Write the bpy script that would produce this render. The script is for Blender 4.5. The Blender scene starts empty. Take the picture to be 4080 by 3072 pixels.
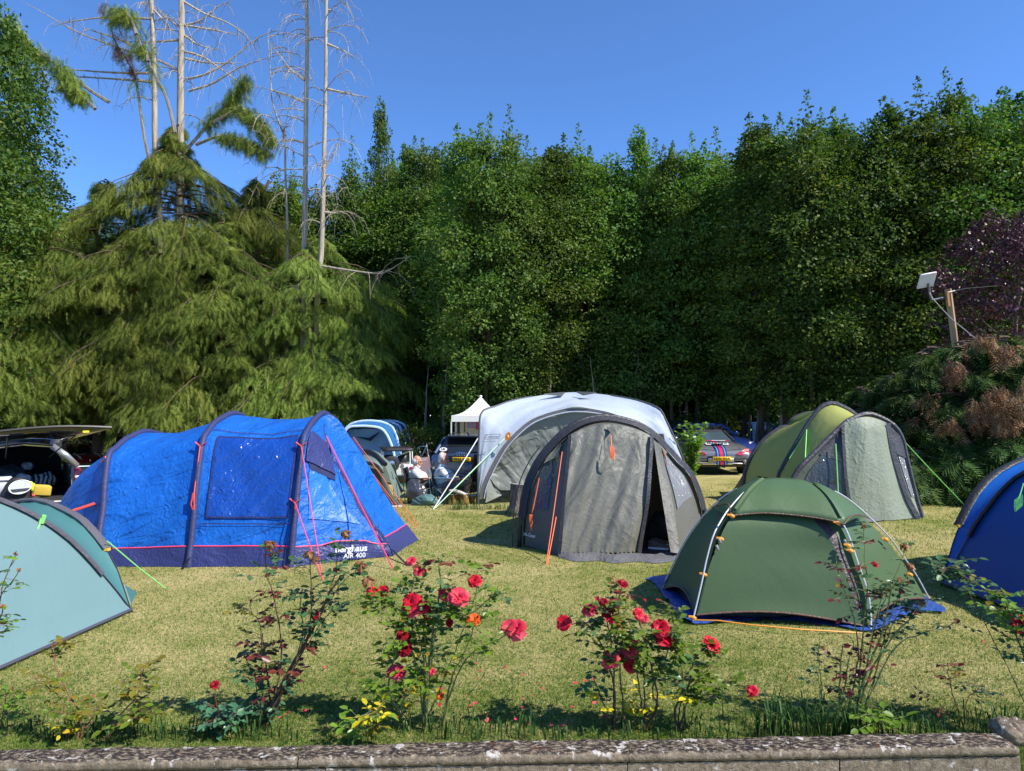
import bpy, math, random
import numpy as np
from mathutils import Vector, Matrix
R = math.radians
C = bpy.context.scene.collection
SC = bpy.context.scene
# ---------------------------------------------------------------- camera, sky, sun, exposure
FPX, CAMH = 2890.0, 1.87                      # focal length in photo pixels (4080 wide), eye height
PITCH = math.atan((1635 - 1536) / FPX)
cam_d = bpy.data.cameras.new('camera'); cam = bpy.data.objects.new('camera', cam_d); C.objects.link(cam)
cam.location = (0, 0, CAMH); cam.rotation_euler = (R(90) + PITCH, 0, 0)
cam_d.sensor_fit = 'HORIZONTAL'; cam_d.sensor_width = 36; cam_d.lens = FPX / 4080 * 36
cam_d.clip_start = 0.05; cam_d.clip_end = 2000
SC.camera = cam
SUN_V = Vector((0.85, -0.40, 1.0)).normalized()
SUN_EL = math.asin(SUN_V.z); SUN_AZ = math.atan2(SUN_V.x, SUN_V.y)
w = bpy.data.worlds.new('World'); SC.world = w; w.use_nodes = True
nt = w.node_tree; bg = nt.nodes['Background']
sky = nt.nodes.new('ShaderNodeTexSky'); sky.sky_type = 'NISHITA'; sky.sun_disc = False
sky.sun_elevation = SUN_EL; sky.sun_rotation = SUN_AZ
sky.altitude = 3000; sky.air_density = 1.0; sky.dust_density = 0.0; sky.ozone_density = 10.0
hs_ = nt.nodes.new('ShaderNodeHueSaturation'); hs_.inputs['Saturation'].default_value = 1.03   # the deep blue of a dry summer sky
nt.links.new(sky.outputs[0], hs_.inputs['Color']); nt.links.new(hs_.outputs[0], bg.inputs[0]); bg.inputs[1].default_value = 0.125
sd = bpy.data.lights.new('sun', 'SUN'); sd.energy = 3.6; sd.angle = R(0.5); sd.color = (1.0, 0.94, 0.84)
so = bpy.data.objects.new('sun', sd); C.objects.link(so)
so.rotation_euler = SUN_V.to_track_quat('Z', 'Y').to_euler(); so.location = (20, -10, 30)
SC.view_settings.view_transform = 'Standard'; SC.view_settings.look = 'None'
SC.view_settings.gamma = 1; SC.view_settings.use_curve_mapping = False; SC.view_settings.exposure = 1.12
SC.render.engine = 'CYCLES'
cy = SC.cycles; cy.max_bounces = 7; cy.diffuse_bounces = 3; cy.glossy_bounces = 3; cy.transmission_bounces = 5
cy.transparent_max_bounces = 6; cy.caustics_reflective = False; cy.caustics_refractive = False
cy.sample_clamp_indirect = 4.0; cy.use_denoising = True

# ---------------------------------------------------------------- helpers
def ray(px, py):
    a = (px - 2040) / FPX; u = -(py - 1536) / FPX
    cp, sp = math.cos(PITCH), math.sin(PITCH)
    return a, cp - u * sp, sp + u * cp
def at(px, py, d):
    r = ray(px, py); k = d / r[1]
    return Vector((r[0] * k, d, CAMH + r[2] * k))
def sstep(a, b, x):
    t = min(1, max(0, (x - a) / (b - a))); return t * t * (3 - 2 * t)
def gz(x, y):                                 # the meadow falls towards the far left
    return (-0.62 * sstep(13.5, 21.5, y) * sstep(2.4, -3.0, x) - 0.20 * math.exp(-((x + 4.2) ** 2 / 5 + (y - 25.5) ** 2 / 8))
            - 0.65 * sstep(9.5, 13.5, y) * sstep(-5.8, -8.5, x) - 0.15 * sstep(20, 40, y) * sstep(-8, -18, x) + 0.25 * sstep(30, 60, y) * sstep(-4, 4, x))
def gnd(px, py):
    r = ray(px, py); z = 0.0
    for _ in range(12):
        k = (z - CAMH) / r[2]; z = 0.5 * z + 0.5 * gz(r[0] * k, r[1] * k)
    return Vector((r[0] * k, r[1] * k, z))
def V(*a): return Vector(a)

INV = {}
def thing(name, label, cat, loc=(0, 0, 0), rotz=0.0, group=None):
    o = bpy.data.objects.new(name, None); C.objects.link(o)
    o.empty_display_size = 0.2; o.location = loc; o.rotation_euler = (0, 0, rotz)
    o['label'] = label; o['category'] = cat
    if group: o['group'] = group
    INV[o.name] = (Matrix.Translation(Vector(loc)) @ Matrix.Rotation(rotz, 4, 'Z')).inverted()
    return o
def tag(o, label, cat, group=None, kind=None):
    if label: o['label'] = label
    if cat: o['category'] = cat
    if group: o['group'] = group
    if kind: o['kind'] = kind
    return o
def link_mesh(name, me, mats, parent=None, origin=None):
    o = bpy.data.objects.new(name, me); C.objects.link(o)
    for m in (mats if isinstance(mats, (list, tuple)) else [mats]): me.materials.append(m)
    if parent is not None: o.parent = parent
    if origin is not None: o.location = origin
    return o
def root_of(p):
    while p is not None and p.parent is not None: p = p.parent
    return p

class MB:
    """collects shapes, built as ONE mesh object"""
    def __init__(s): s.v = []; s.f = []; s.mi = []; s.cur = 0
    def add(s, vs, fs):
        b = len(s.v); s.v += [Vector(p) for p in vs]
        for f in fs: s.f.append(tuple(b + i for i in f)); s.mi.append(s.cur)
        return s
    def grid(s, rows, cu=False, cv=False):
        n, m = len(rows), len(rows[0]); fs = []
        for i in range(n if cv else n - 1):
            for j in range(m if cu else m - 1):
                a = i * m + j; b = i * m + (j + 1) % m; c = ((i + 1) % n) * m + (j + 1) % m; d = ((i + 1) % n) * m + j
                fs.append((a, b, c, d))
        return s.add([p for r in rows for p in r], fs)
    def tube(s, pts, rad, n=8, cap=True, flat=1.0):
        pts = [Vector(p) for p in pts]; k = len(pts)
        if not isinstance(rad, (list, tuple)): rad = [rad] * k
        rows = []; up = Vector((0, 0, 1)); prev = None
        for i, p in enumerate(pts):
            t = (pts[min(i + 1, k - 1)] - pts[max(i - 1, 0)])
            if t.length < 1e-9: t = Vector((0, 0, 1))
            t.normalize()
            if prev is None:
                a = t.cross(up) if abs(t.z) < 0.95 else t.cross(Vector((0, 1, 0)))
            else: a = prev - t * prev.dot(t)
            if a.length < 1e-6: a = t.orthogonal()
            a.normalize(); b = t.cross(a); prev = a
            rows.append([p + (a * math.cos(2 * math.pi * j / n) + b * math.sin(2 * math.pi * j / n) * flat) * rad[i] for j in range(n)])
        b0 = len(s.v); s.grid(rows, cu=True)
        if cap and n > 2:
            s.f.append(tuple(b0 + j for j in range(n))[::-1]); s.mi.append(s.cur)
            s.f.append(tuple(b0 + (k - 1) * n + j for j in range(n))); s.mi.append(s.cur)
        return s
    def box(s, c, size, M=None, bev=0.0):
        x, y, z = [q / 2 for q in size]; c = Vector(c)
        if bev > 0:
            b = bev; rows = []
            for zz, ins in ((-z, b), (-z + b, 0), (z - b, 0), (z, b)):
                X, Y = x - ins, y - ins
                rows.append([(-X + b, -Y, zz), (X - b, -Y, zz), (X, -Y + b, zz), (X, Y - b, zz), (X - b, Y, zz), (-X + b, Y, zz), (-X, Y - b, zz), (-X, -Y + b, zz)])
            vs = [Vector(p) for r in rows for p in r]
            fs = [(i * 8 + j, i * 8 + (j + 1) % 8, i * 8 + 8 + (j + 1) % 8, i * 8 + 8 + j) for i in range(3) for j in range(8)]
            fs += [tuple(range(7, -1, -1)), tuple(range(24, 32))]
        else:
            vs = [Vector(p) for p in ((-x, -y, -z), (x, -y, -z), (x, y, -z), (-x, y, -z), (-x, -y, z), (x, -y, z), (x, y, z), (-x, y, z))]
            fs = [(3, 2, 1, 0), (4, 5, 6, 7), (0, 1, 5, 4), (1, 2, 6, 5), (2, 3, 7, 6), (3, 0, 4, 7)]
        return s.add([c + (M @ p if M else p) for p in vs], fs)
    def lathe(s, prof, c=(0, 0, 0), n=20, M=None):
        rows = [[Vector(c) + ((M @ Vector((r * math.cos(2 * math.pi * j / n), r * math.sin(2 * math.pi * j / n), z))) if M else
                 Vector((r * math.cos(2 * math.pi * j / n), r * math.sin(2 * math.pi * j / n), z))) for j in range(n)] for r, z in prof]
        return s.grid(rows, cu=True)
    def ball(s, c, r, n=12, M=None):
        if not isinstance(r, (list, tuple)): r = (r, r, r)
        m = max(4, n // 2); c = Vector(c); rows = []
        for i in range(m + 1):
            th = math.pi * min(max(i / m, 0.01), 0.99)
            row = []
            for j in range(n):
                p = Vector((r[0] * math.sin(th) * math.cos(2 * math.pi * j / n), r[1] * math.sin(th) * math.sin(2 * math.pi * j / n), -r[2] * math.cos(th)))
                row.append(c + (M @ p if M else p))
            rows.append(row)
        return s.grid(rows, cu=True)
    def poly(s, pts, thick=None):
        pts = [Vector(p) for p in pts]; n = len(pts)
        if thick is None: return s.add(pts, [tuple(range(n))])
        t = Vector(thick); fs = [tuple(range(n)), tuple(range(2 * n - 1, n - 1, -1))]
        fs += [((i + 1) % n, i, n + i, n + (i + 1) % n) for i in range(n)]
        return s.add(pts + [p + t for p in pts], fs)
    def mesh(s, name, M=None):
        me = bpy.data.meshes.new(name)
        me.from_pydata([(M @ v if M else v)[:] for v in s.v], [], s.f)
        if any(s.mi): me.polygons.foreach_set('material_index', s.mi)
        return me
    def build(s, name, mats, parent=None, smooth=True, local=False, origin=None, solid=0.0, sub=0, bev=0.0, angle=50):
        M = None
        if parent is not None and not local: M = INV[root_of(parent).name]
        elif parent is None and origin is not None: M = Matrix.Translation(-Vector(origin))
        me = s.mesh(name, M); 
        o = link_mesh(name, me, mats, parent, origin if parent is None else None)
        if smooth:
            me.polygons.foreach_set('use_smooth', [True] * len(me.polygons))
            if angle < 180: me.set_sharp_from_angle(angle=R(angle))
        if bev: md = o.modifiers.new('b', 'BEVEL'); md.width = bev; md.segments = 2; md.limit_method = 'ANGLE'
        if sub: md = o.modifiers.new('s', 'SUBSURF'); md.levels = sub; md.render_levels = sub
        if solid: md = o.modifiers.new('t', 'SOLIDIFY'); md.thickness = solid; md.offset = 0
        return o

def spline(pts, n):                           # Catmull-Rom resample by parameter
    pts = [Vector(p) for p in pts]; k = len(pts)
    L = [0]
    for a, b in zip(pts, pts[1:]): L.append(L[-1] + (b - a).length ** 0.7 + 1e-9)
    out = []
    for i in range(n):
        s_ = L[-1] * i / (n - 1); j = 0
        while j < k - 2 and L[j + 1] < s_: j += 1
        t = (s_ - L[j]) / (L[j + 1] - L[j])
        p0 = pts[j - 1] if j > 0 else pts[j] * 2 - pts[j + 1]
        p3 = pts[j + 2] if j + 2 < k else pts[j + 1] * 2 - pts[j]
        p1, p2 = pts[j], pts[j + 1]
        out.append(0.5 * ((2 * p1) + (p2 - p0) * t + (2 * p0 - 5 * p1 + 4 * p2 - p3) * t * t + (3 * p1 - p0 - 3 * p2 + p3) * t ** 3))
    return out
def lerp(a, b, t): return a + (b - a) * t
def loft(A, B, n=10, bulge=None, w=None):
    """rows from curve A to curve B (same length); bulge = vector added as a sine hump"""
    rows = []
    for i in range(n):
        t = i / (n - 1); tt = w(t) if w else t
        rows.append([lerp(a, b, tt) + (Vector(bulge) * math.sin(math.pi * t) if bulge is not None else Vector((0, 0, 0))) for a, b in zip(A, B)])
    return rows
def px(l, n=None):                            # list of (px, py, depth) -> points
    p = [at(*q) for q in l]
    return spline(p, n) if n else p
def rib(mb, pts, width, nrm, off=0.0):        # flat ribbon following pts
    pts = [Vector(p) for p in pts]; k = len(pts); a = []; b = []
    for i, p in enumerate(pts):
        t = (pts[min(i + 1, k - 1)] - pts[max(i - 1, 0)]).normalized()
        nn = Vector(nrm[i]) if isinstance(nrm, list) else Vector(nrm)
        sd_ = t.cross(nn).normalized() * (width[i] if isinstance(width, list) else width) / 2
        a.append(p + sd_ + nn.normalized() * off); b.append(p - sd_ + nn.normalized() * off)
    return mb.grid([a, b])
def np_mesh(name, verts, faces, smooth=False):
    verts = np.asarray(verts, np.float32).reshape(-1, 3); faces = np.asarray(faces, np.int32); k = faces.shape[1]
    me = bpy.data.meshes.new(name); me.vertices.add(len(verts)); me.vertices.foreach_set('co', verts.ravel())
    me.loops.add(faces.size); me.loops.foreach_set('vertex_index', faces.ravel())
    me.polygons.add(len(faces)); me.polygons.foreach_set('loop_start', np.arange(0, faces.size, k, dtype=np.int32))
    me.update(calc_edges=True); me.validate()
    if smooth: me.polygons.foreach_set('use_smooth', [True] * len(me.polygons))
    return me
def copy_tree(o, loc, rotz, scale=None, label=None, group=None):
    c = o.copy(); C.objects.link(c); c.location = loc; c.rotation_euler = (0, 0, rotz)
    if scale: c.scale = scale
    if label: c['label'] = label
    if group: c['group'] = group
    for ch in [q for q in C.objects if q.parent == o]:
        d = ch.copy(); C.objects.link(d); d.parent = c
        for g in [q for q in C.objects if q.parent == ch]:
            e = g.copy(); C.objects.link(e); e.parent = d
    return c
def text_mesh(name, body, size, mat, parent, M, depth=0.002, bold=0.0, align='CENTER', spacing=1.0, local=False):
    cu = bpy.data.curves.new(name, 'FONT'); cu.body = body; cu.size = size; cu.align_x = align; cu.align_y = 'CENTER'
    cu.extrude = depth; cu.offset = bold; cu.resolution_u = 3; cu.space_character = spacing
    t = bpy.data.objects.new('tmp', cu); C.objects.link(t)
    bpy.context.view_layer.update()
    me = bpy.data.meshes.new_from_object(t.evaluated_get(bpy.context.evaluated_depsgraph_get()))
    bpy.data.objects.remove(t); bpy.data.curves.remove(cu)
    if not local: M = INV[root_of(parent).name] @ M
    me.transform(M); me.name = name; me.materials.clear()
    return link_mesh(name, me, mat, parent)
def frame(o, xdir, ydir):                     # matrix with text x along xdir, y towards ydir
    x = Vector(xdir).normalized(); z = x.cross(Vector(ydir)).normalized(); y = z.cross(x)
    m = Matrix((x, y, z)).transposed().to_4x4(); m.translation = Vector(o); return m

# ---------------------------------------------------------------- materials
def N(t, ty, **kw):
    n = t.nodes.new(ty)
    for k, v in kw.items(): setattr(n, k, v)
    return n
def new_mat(name):
    m = bpy.data.materials.new(name); m.use_nodes = True; t = m.node_tree
    return m, t, t.nodes['Principled BSDF'], t.nodes['Material Output']
def rgb(c): return (c[0], c[1], c[2], 1)
def ramp(t, fac, stops):
    r = N(t, 'ShaderNodeValToRGB'); e = r.color_ramp.elements
    while len(e) < len(stops): e.new(0.5)
    for q, (p, c) in zip(e, stops): q.position = p; q.color = rgb(c)
    t.links.new(fac, r.inputs[0]); return r.outputs[0]
def noise(t, co, scale, detail=3, rough=0.55, dist=0.0, ty='FBM'):
    n = N(t, 'ShaderNodeTexNoise', noise_type=ty); n.inputs['Scale'].default_value = scale; n.inputs['Detail'].default_value = detail
    n.inputs['Roughness'].default_value = rough; n.inputs['Distortion'].default_value = dist
    t.links.new(co, n.inputs['Vector']); return n.outputs[0]
def mapping(t, co, sc=(1, 1, 1), rot=(0, 0, 0)):
    m = N(t, 'ShaderNodeMapping', vector_type='TEXTURE'); m.inputs['Scale'].default_value = [1 / q for q in sc]; m.inputs['Rotation'].default_value = rot
    t.links.new(co, m.inputs[0]); return m.outputs[0]
def bump(t, h, strength, dist, nrm=None):
    b = N(t, 'ShaderNodeBump'); b.inputs['Strength'].default_value = strength; b.inputs['Distance'].default_value = dist
    t.links.new(h, b.inputs['Height'])
    if nrm: t.links.new(nrm, b.inputs['Normal'])
    return b.outputs[0]
def mixc(t, fac, a, b, mode='MIX'):
    m = N(t, 'ShaderNodeMix', data_type='RGBA', blend_type=mode)
    for s_, v in ((m.inputs[0], fac), (m.inputs[6], a), (m.inputs[7], b)):
        if isinstance(v, (int, float)): s_.default_value = v
        elif isinstance(v, tuple): s_.default_value = rgb(v)
        else: t.links.new(v, s_)
    return m.outputs[2]
def mth(t, op, a, b=None, clamp=False):
    m = N(t, 'ShaderNodeMath', operation=op, use_clamp=clamp)
    for s_, v in ((m.inputs[0], a), (m.inputs[1], b)):
        if v is None: continue
        if isinstance(v, (int, float)): s_.default_value = v
        else: t.links.new(v, s_)
    return m.outputs[0]
def coord(t, k='Object'): return N(t, 'ShaderNodeTexCoord').outputs[k]
def plain(name, col, rough=0.5, metal=0.0, spec=0.5, coat=0.0, var=0.12, vscale=6.0, bmp=0.0, bscale=40.0, transl=0.0, sheen=0.0):
    """solid material with mild dirt variation and fine bump"""
    m, t, p, out = new_mat(name); co = coord(t)
    n = noise(t, co, vscale, 5, 0.6)
    c = mixc(t, n, tuple(x * (1 - var) for x in col), tuple(min(1, x * (1 + var)) for x in col))
    t.links.new(c, p.inputs['Base Color'])
    p.inputs['Roughness'].default_value = rough; p.inputs['Metallic'].default_value = metal
    p.inputs['Specular IOR Level'].default_value = spec; p.inputs['Coat Weight'].default_value = coat; p.inputs['Coat Roughness'].default_value = 0.05
    if bmp: t.links.new(bump(t, noise(t, co, bscale, 4, 0.6), bmp, 0.02), p.inputs['Normal'])
    if transl:
        tr = N(t, 'ShaderNodeBsdfTranslucent'); t.links.new(c, tr.inputs[0]); mx = N(t, 'ShaderNodeMixShader'); mx.inputs[0].default_value = transl
        t.links.new(p.outputs[0], mx.inputs[1]); t.links.new(tr.outputs[0], mx.inputs[2]); t.links.new(mx.outputs[0], out.inputs[0])
    return m
def fabric(name, col, crinkle=6.0, amt=0.5, folds=0.0, fdir=(1, 1, 1), frot=(0, 0, 0), fscale=2.0, rough=0.45, transl=0.2, var=0.08, spec=0.4, fine=0.0):
    """tent cloth: sharp creases, long folds, a little light shining through"""
    m, t, p, out = new_mat(name); co = coord(t)
    c = mixc(t, noise(t, co, 1.3, 4), tuple(x * (1 - var) for x in col), tuple(min(1, x * (1 + var)) for x in col))
    t.links.new(c, p.inputs['Base Color']); p.inputs['Roughness'].default_value = rough; p.inputs['Specular IOR Level'].default_value = spec
    p.inputs['Sheen Weight'].default_value = 0.0
    nrm = None
    if folds:
        fv = mapping(t, co, fdir, frot)
        nrm = bump(t, noise(t, fv, fscale, 3, 0.5, 0.6), folds, 0.12)
    if amt:
        r1 = noise(t, co, crinkle, 3, 0.5, 1.2, 'RIDGED_MULTIFRACTAL')
        r2 = noise(t, co, crinkle * 2.7, 2, 0.5, 0.8)
        h = mth(t, 'ADD', mth(t, 'MULTIPLY', r1, 0.6), mth(t, 'MULTIPLY', r2, 0.5))
        nrm = bump(t, h, amt, 0.035, nrm)
    if nrm: t.links.new(nrm, p.inputs['Normal'])
    if transl:
        tr = N(t, 'ShaderNodeBsdfTranslucent'); t.links.new(c, tr.inputs[0]); mx = N(t, 'ShaderNodeMixShader'); mx.inputs[0].default_value = transl
        if nrm: t.links.new(nrm, tr.inputs[1])
        t.links.new(p.outputs[0], mx.inputs[1]); t.links.new(tr.outputs[0], mx.inputs[2]); t.links.new(mx.outputs[0], out.inputs[0])
    return m
def leafmat(name, cols, transl=0.3, rough=0.45, clump=0.6, spec=0.35, tcol=(0.9, 1.1, 0.35)):
    """each leaf its own green (random per island) plus slow drift over the crown"""
    m, t, p, out = new_mat(name); co = coord(t)
    isl = N(t, 'ShaderNodeNewGeometry').outputs['Random Per Island']
    nz = noise(t, co, clump, 2)
    f = mth(t, 'ADD', mth(t, 'MULTIPLY', isl, 0.55), mth(t, 'MULTIPLY', mth(t, 'SUBTRACT', nz, 0.28), 1.0), True)
    k = len(cols) - 1
    c = ramp(t, f, [(i / k, q) for i, q in enumerate(cols)])
    oi = N(t, 'ShaderNodeObjectInfo').outputs['Random']
    hs = N(t, 'ShaderNodeHueSaturation'); t.links.new(c, hs.inputs['Color'])
    t.links.new(mth(t, 'ADD', mth(t, 'MULTIPLY', oi, 0.6), 0.72), hs.inputs['Value'])
    t.links.new(mth(t, 'ADD', mth(t, 'MULTIPLY', oi, 0.03), 0.485), hs.inputs['Hue'])
    c = hs.outputs[0]
    t.links.new(c, p.inputs['Base Color']); p.inputs['Roughness'].default_value = rough; p.inputs['Specular IOR Level'].default_value = spec
    tr = N(t, 'ShaderNodeBsdfTranslucent'); t.links.new(mixc(t, 1.0, c, tcol, 'MULTIPLY'), tr.inputs[0])
    mx = N(t, 'ShaderNodeMixShader'); mx.inputs[0].default_value = transl
    t.links.new(p.outputs[0], mx.inputs[1]); t.links.new(tr.outputs[0], mx.inputs[2]); t.links.new(mx.outputs[0], out.inputs[0])
    return m
def glass_mat(name, col=(0.02, 0.025, 0.03), rough=0.04):
    m, t, p, out = new_mat(name)
    p.inputs['Base Color'].default_value = rgb(col); p.inputs['Roughness'].default_value = rough; p.inputs['Specular IOR Level'].default_value = 0.8
    p.inputs['Coat Weight'].default_value = 0.5; p.inputs['Coat Roughness'].default_value = 0.03
    return m
def barkmat(name, a, b, sc=8.0, stretch=0.12):
    m, t, p, out = new_mat(name); co = mapping(t, coord(t), (1, 1, stretch))
    n = noise(t, co, sc, 6, 0.65, 0.5)
    t.links.new(ramp(t, n, [(0.3, a), (0.68, b)]), p.inputs['Base Color']); p.inputs['Roughness'].default_value = 0.9
    p.inputs['Specular IOR Level'].default_value = 0.15
    t.links.new(bump(t, n, 0.9, 0.06), p.inputs['Normal']); return m
# ================================================================ THE SETTING
KC = 1.42
rng = np.random.default_rng(7); rnd = random.Random(11)
def lawn_mat():
    m, t, p, out = new_mat('lawn_turf'); co = N(t, 'ShaderNodeNewGeometry').outputs['Position']
    big = noise(t, co, 0.45, 4, 0.6); mid = noise(t, co, 3.0, 5, 0.7); fine = noise(t, mapping(t, co, (1, 0.7, 1)), 55, 3, 0.8)
    f = mth(t, 'ADD', mth(t, 'MULTIPLY', big, 0.75), mth(t, 'MULTIPLY', mid, 0.5))
    f = mth(t, 'ADD', f, mth(t, 'MULTIPLY', fine, 0.45))
    c = ramp(t, mth(t, 'MULTIPLY', f, 0.62), [(0.30, (0.07, 0.11, 0.02)), (0.44, (0.20, 0.22, 0.05)), (0.54, (0.38, 0.33, 0.13)), (0.68, (0.52, 0.42, 0.21))])
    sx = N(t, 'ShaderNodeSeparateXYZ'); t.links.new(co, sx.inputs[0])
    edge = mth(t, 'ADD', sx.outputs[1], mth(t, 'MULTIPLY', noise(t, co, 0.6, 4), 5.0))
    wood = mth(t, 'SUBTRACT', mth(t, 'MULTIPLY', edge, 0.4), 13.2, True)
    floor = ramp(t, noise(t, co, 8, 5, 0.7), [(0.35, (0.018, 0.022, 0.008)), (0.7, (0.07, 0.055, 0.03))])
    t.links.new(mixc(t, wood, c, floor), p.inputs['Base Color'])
    p.inputs['Roughness'].default_value = 0.95; p.inputs['Specular IOR Level'].default_value = 0.05
    t.links.new(bump(t, mth(t, 'ADD', fine, mid), 0.9, 0.03), p.inputs['Normal']); return m
ys = [-12, -4, 0, 2] + [3 + 0.5 * i for i in range(60)] + [34 + 2 * i for i in range(16)] + [80, 120, 200, 400]
xs = [-300, -120, -60] + [-40 + i for i in range(81)] + [60, 120, 300]
g = MB(); g.grid([[V(x, y, gz(x, y)) for x in xs] for y in ys])
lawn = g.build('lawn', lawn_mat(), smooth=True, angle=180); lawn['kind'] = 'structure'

def grass_mat(name, cols, big=0.45):
    m, t, p, out = new_mat(name); co = N(t, 'ShaderNodeNewGeometry').outputs['Position']
    isl = N(t, 'ShaderNodeNewGeometry').outputs['Random Per Island']
    f = mth(t, 'ADD', mth(t, 'MULTIPLY', noise(t, co, big, 4, 0.65), 1.5), mth(t, 'SUBTRACT', mth(t, 'MULTIPLY', noise(t, co, 2.6, 4, 0.6), 0.8), 0.38))
    f = mth(t, 'ADD', mth(t, 'MULTIPLY', f, 1.0), mth(t, 'MULTIPLY', isl, 0.95)); sy = N(t, 'ShaderNodeSeparateXYZ'); t.links.new(co, sy.inputs[0]); f = mth(t, 'SUBTRACT', f, mth(t, 'ADD', 0.90, mth(t, 'MULTIPLY', mth(t, 'SUBTRACT', 5.6, sy.outputs[1], True), 0.16)), True)
    k = len(cols) - 1
    c = ramp(t, f, [(i / k, q) for i, q in enumerate(cols)])
    t.links.new(c, p.inputs['Base Color']); p.inputs['Roughness'].default_value = 0.6; p.inputs['Specular IOR Level'].default_value = 0.15
    tr = N(t, 'ShaderNodeBsdfTranslucent'); t.links.new(c, tr.inputs[0]); mx = N(t, 'ShaderNodeMixShader'); mx.inputs[0].default_value = 0.3
    t.links.new(p.outputs[0], mx.inputs[1]); t.links.new(tr.outputs[0], mx.inputs[2]); t.links.new(mx.outputs[0], out.inputs[0]); return m
def blades(xy, h, wd, lean, seed):
    r = np.random.default_rng(seed); n = len(xy)
    a = r.uniform(0, 2 * np.pi, n); l = np.abs(r.normal(0, 1, n)) * lean; b = r.uniform(0, 2 * np.pi, n)
    base = np.stack([xy[:, 0], xy[:, 1], np.zeros(n)], 1)
    side = np.stack([np.cos(a), np.sin(a), np.zeros(n)], 1) * (wd[:, None] / 2)
    tip = base + np.stack([np.cos(b) * l * h, np.sin(b) * l * h, h * np.clip(1 - 0.3 * l, 0.3, 1)], 1)
    v = np.stack([base - side, base + side, tip], 1)
    return v
def lawn_blades():
    r = np.random.default_rng(3); n = 420000
    pxs = r.uniform(-500, 4600, n); pys = r.uniform(1925, 3080, n)
    pys = 2965 - (2965 - pys) ** 1.0
    u = -(pys - 1536) / FPX; cp, sp = math.cos(PITCH), math.sin(PITCH)
    k = -CAMH / (sp + u * cp); x = (pxs - 2040) / FPX * k; y = (cp - u * sp) * k
    keep = (y > 3.72) & ~((x > 1.0) & (x < 2.2) & (y > 9.25) & (y < 13)) & (y < 19)
    x, y = x[keep], y[keep]
    z = np.array([gz(a, b) if b > 9.4 else 0.0 for a, b in zip(x, y)])
    h = r.uniform(0.012, 0.034, len(x)) * np.where(y < 4.7, 1.2, 1.0) * np.clip(y / 9, 1, 1.4); wd = np.clip(y * 0.00085, 0.0032, 0.012) * r.uniform(0.7, 1.3, len(x))
    v = blades(np.stack([x, y], 1), h, wd, 1.5, 5); v[:, :, 2] += z[:, None]
    f = np.arange(len(x) * 3).reshape(-1, 3)
    return np_mesh('grass', v, f)
GREENS = [(0.04, 0.115, 0.014), (0.10, 0.20, 0.026), (0.21, 0.28, 0.055), (0.42, 0.39, 0.15), (0.70, 0.56, 0.33)]
o = link_mesh('grass', lawn_blades(), grass_mat('grass_blades', GREENS)); tag(o, 'short dry mown grass of the camping lawn', 'grass', kind='stuff')
def long_grass(name, spots, label):
    r = np.random.default_rng(9); V_, F_ = [], []; k = 0
    for (cx, cy, rx, ry, n, h0, h1) in spots:
        for _ in range(n):
            p = np.array([cx + r.normal(0, rx), cy + abs(r.normal(0, ry)), 0]); h = r.uniform(h0, h1); a = r.uniform(0, 6.28); wv = r.uniform(0.003, 0.006)
            d = np.array([np.cos(a), np.sin(a), 0]); s_ = np.array([-d[1], d[0], 0]) * wv; l = r.uniform(0.15, 0.7)
            pts = [p, p + np.array([0, 0, h * 0.5]) + d * h * 0.12 * l, p + np.array([0, 0, h * 0.85]) + d * h * 0.4 * l, p + np.array([0, 0, h * (0.98 - 0.35 * l)]) + d * h * 0.85 * l]
            for q, ww in zip(pts, (0.8, 1, 0.8, 0.05)): V_ += [q - s_ * ww, q + s_ * ww]
            F_ += [[k + 2 * i, k + 2 * i + 1, k + 2 * i + 3, k + 2 * i + 2] for i in range(3)]; k += 8
    o = link_mesh(name, np_mesh(name, V_, F_, True), grass_mat('long_grass_blades', [(0.03, 0.075, 0.02), (0.05, 0.11, 0.025), (0.09, 0.16, 0.04), (0.14, 0.19, 0.05)]))
    return tag(o, label, 'grass', kind='stuff')
def gx(px_, d): return (px_ - 2040) / FPX * d
long_grass('long_grass', [(gx(p_, 4.3), 4.15, sx_, 0.12, n_, h0, h1) for p_, sx_, n_, h0, h1 in
    ((3120, 0.12, 110, 0.10, 0.26), (3290, 0.10, 90, 0.12, 0.24), (3480, 0.12, 50, 0.08, 0.2), (2110, 0.05, 16, 0.1, 0.2), (1000, 0.15, 60, 0.06, 0.13), (1500, 0.25, 60, 0.05, 0.12), (700, 0.25, 110, 0.05, 0.11), (200, 0.3, 90, 0.05, 0.1),
     (2350, 0.3, 90, 0.05, 0.1), (3950, 0.1, 50, 0.08, 0.22), (3750, 0.15, 60, 0.06, 0.16), (2800, 0.2, 60, 0.05, 0.1), (1900, 0.15, 60, 0.06, 0.14))] +
    [(gx(1960, 13.9), 13.7, 0.35, 0.1, 140, 0.06, 0.16), (gx(2075, 12.9), 12.75, 0.14, 0.05, 90, 0.06, 0.18), (gx(1830, 14), 13.7, 0.12, 0.1, 60, 0.08, 0.22)],
    'taller uncut grass along the wall and round the tree stumps')

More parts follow.
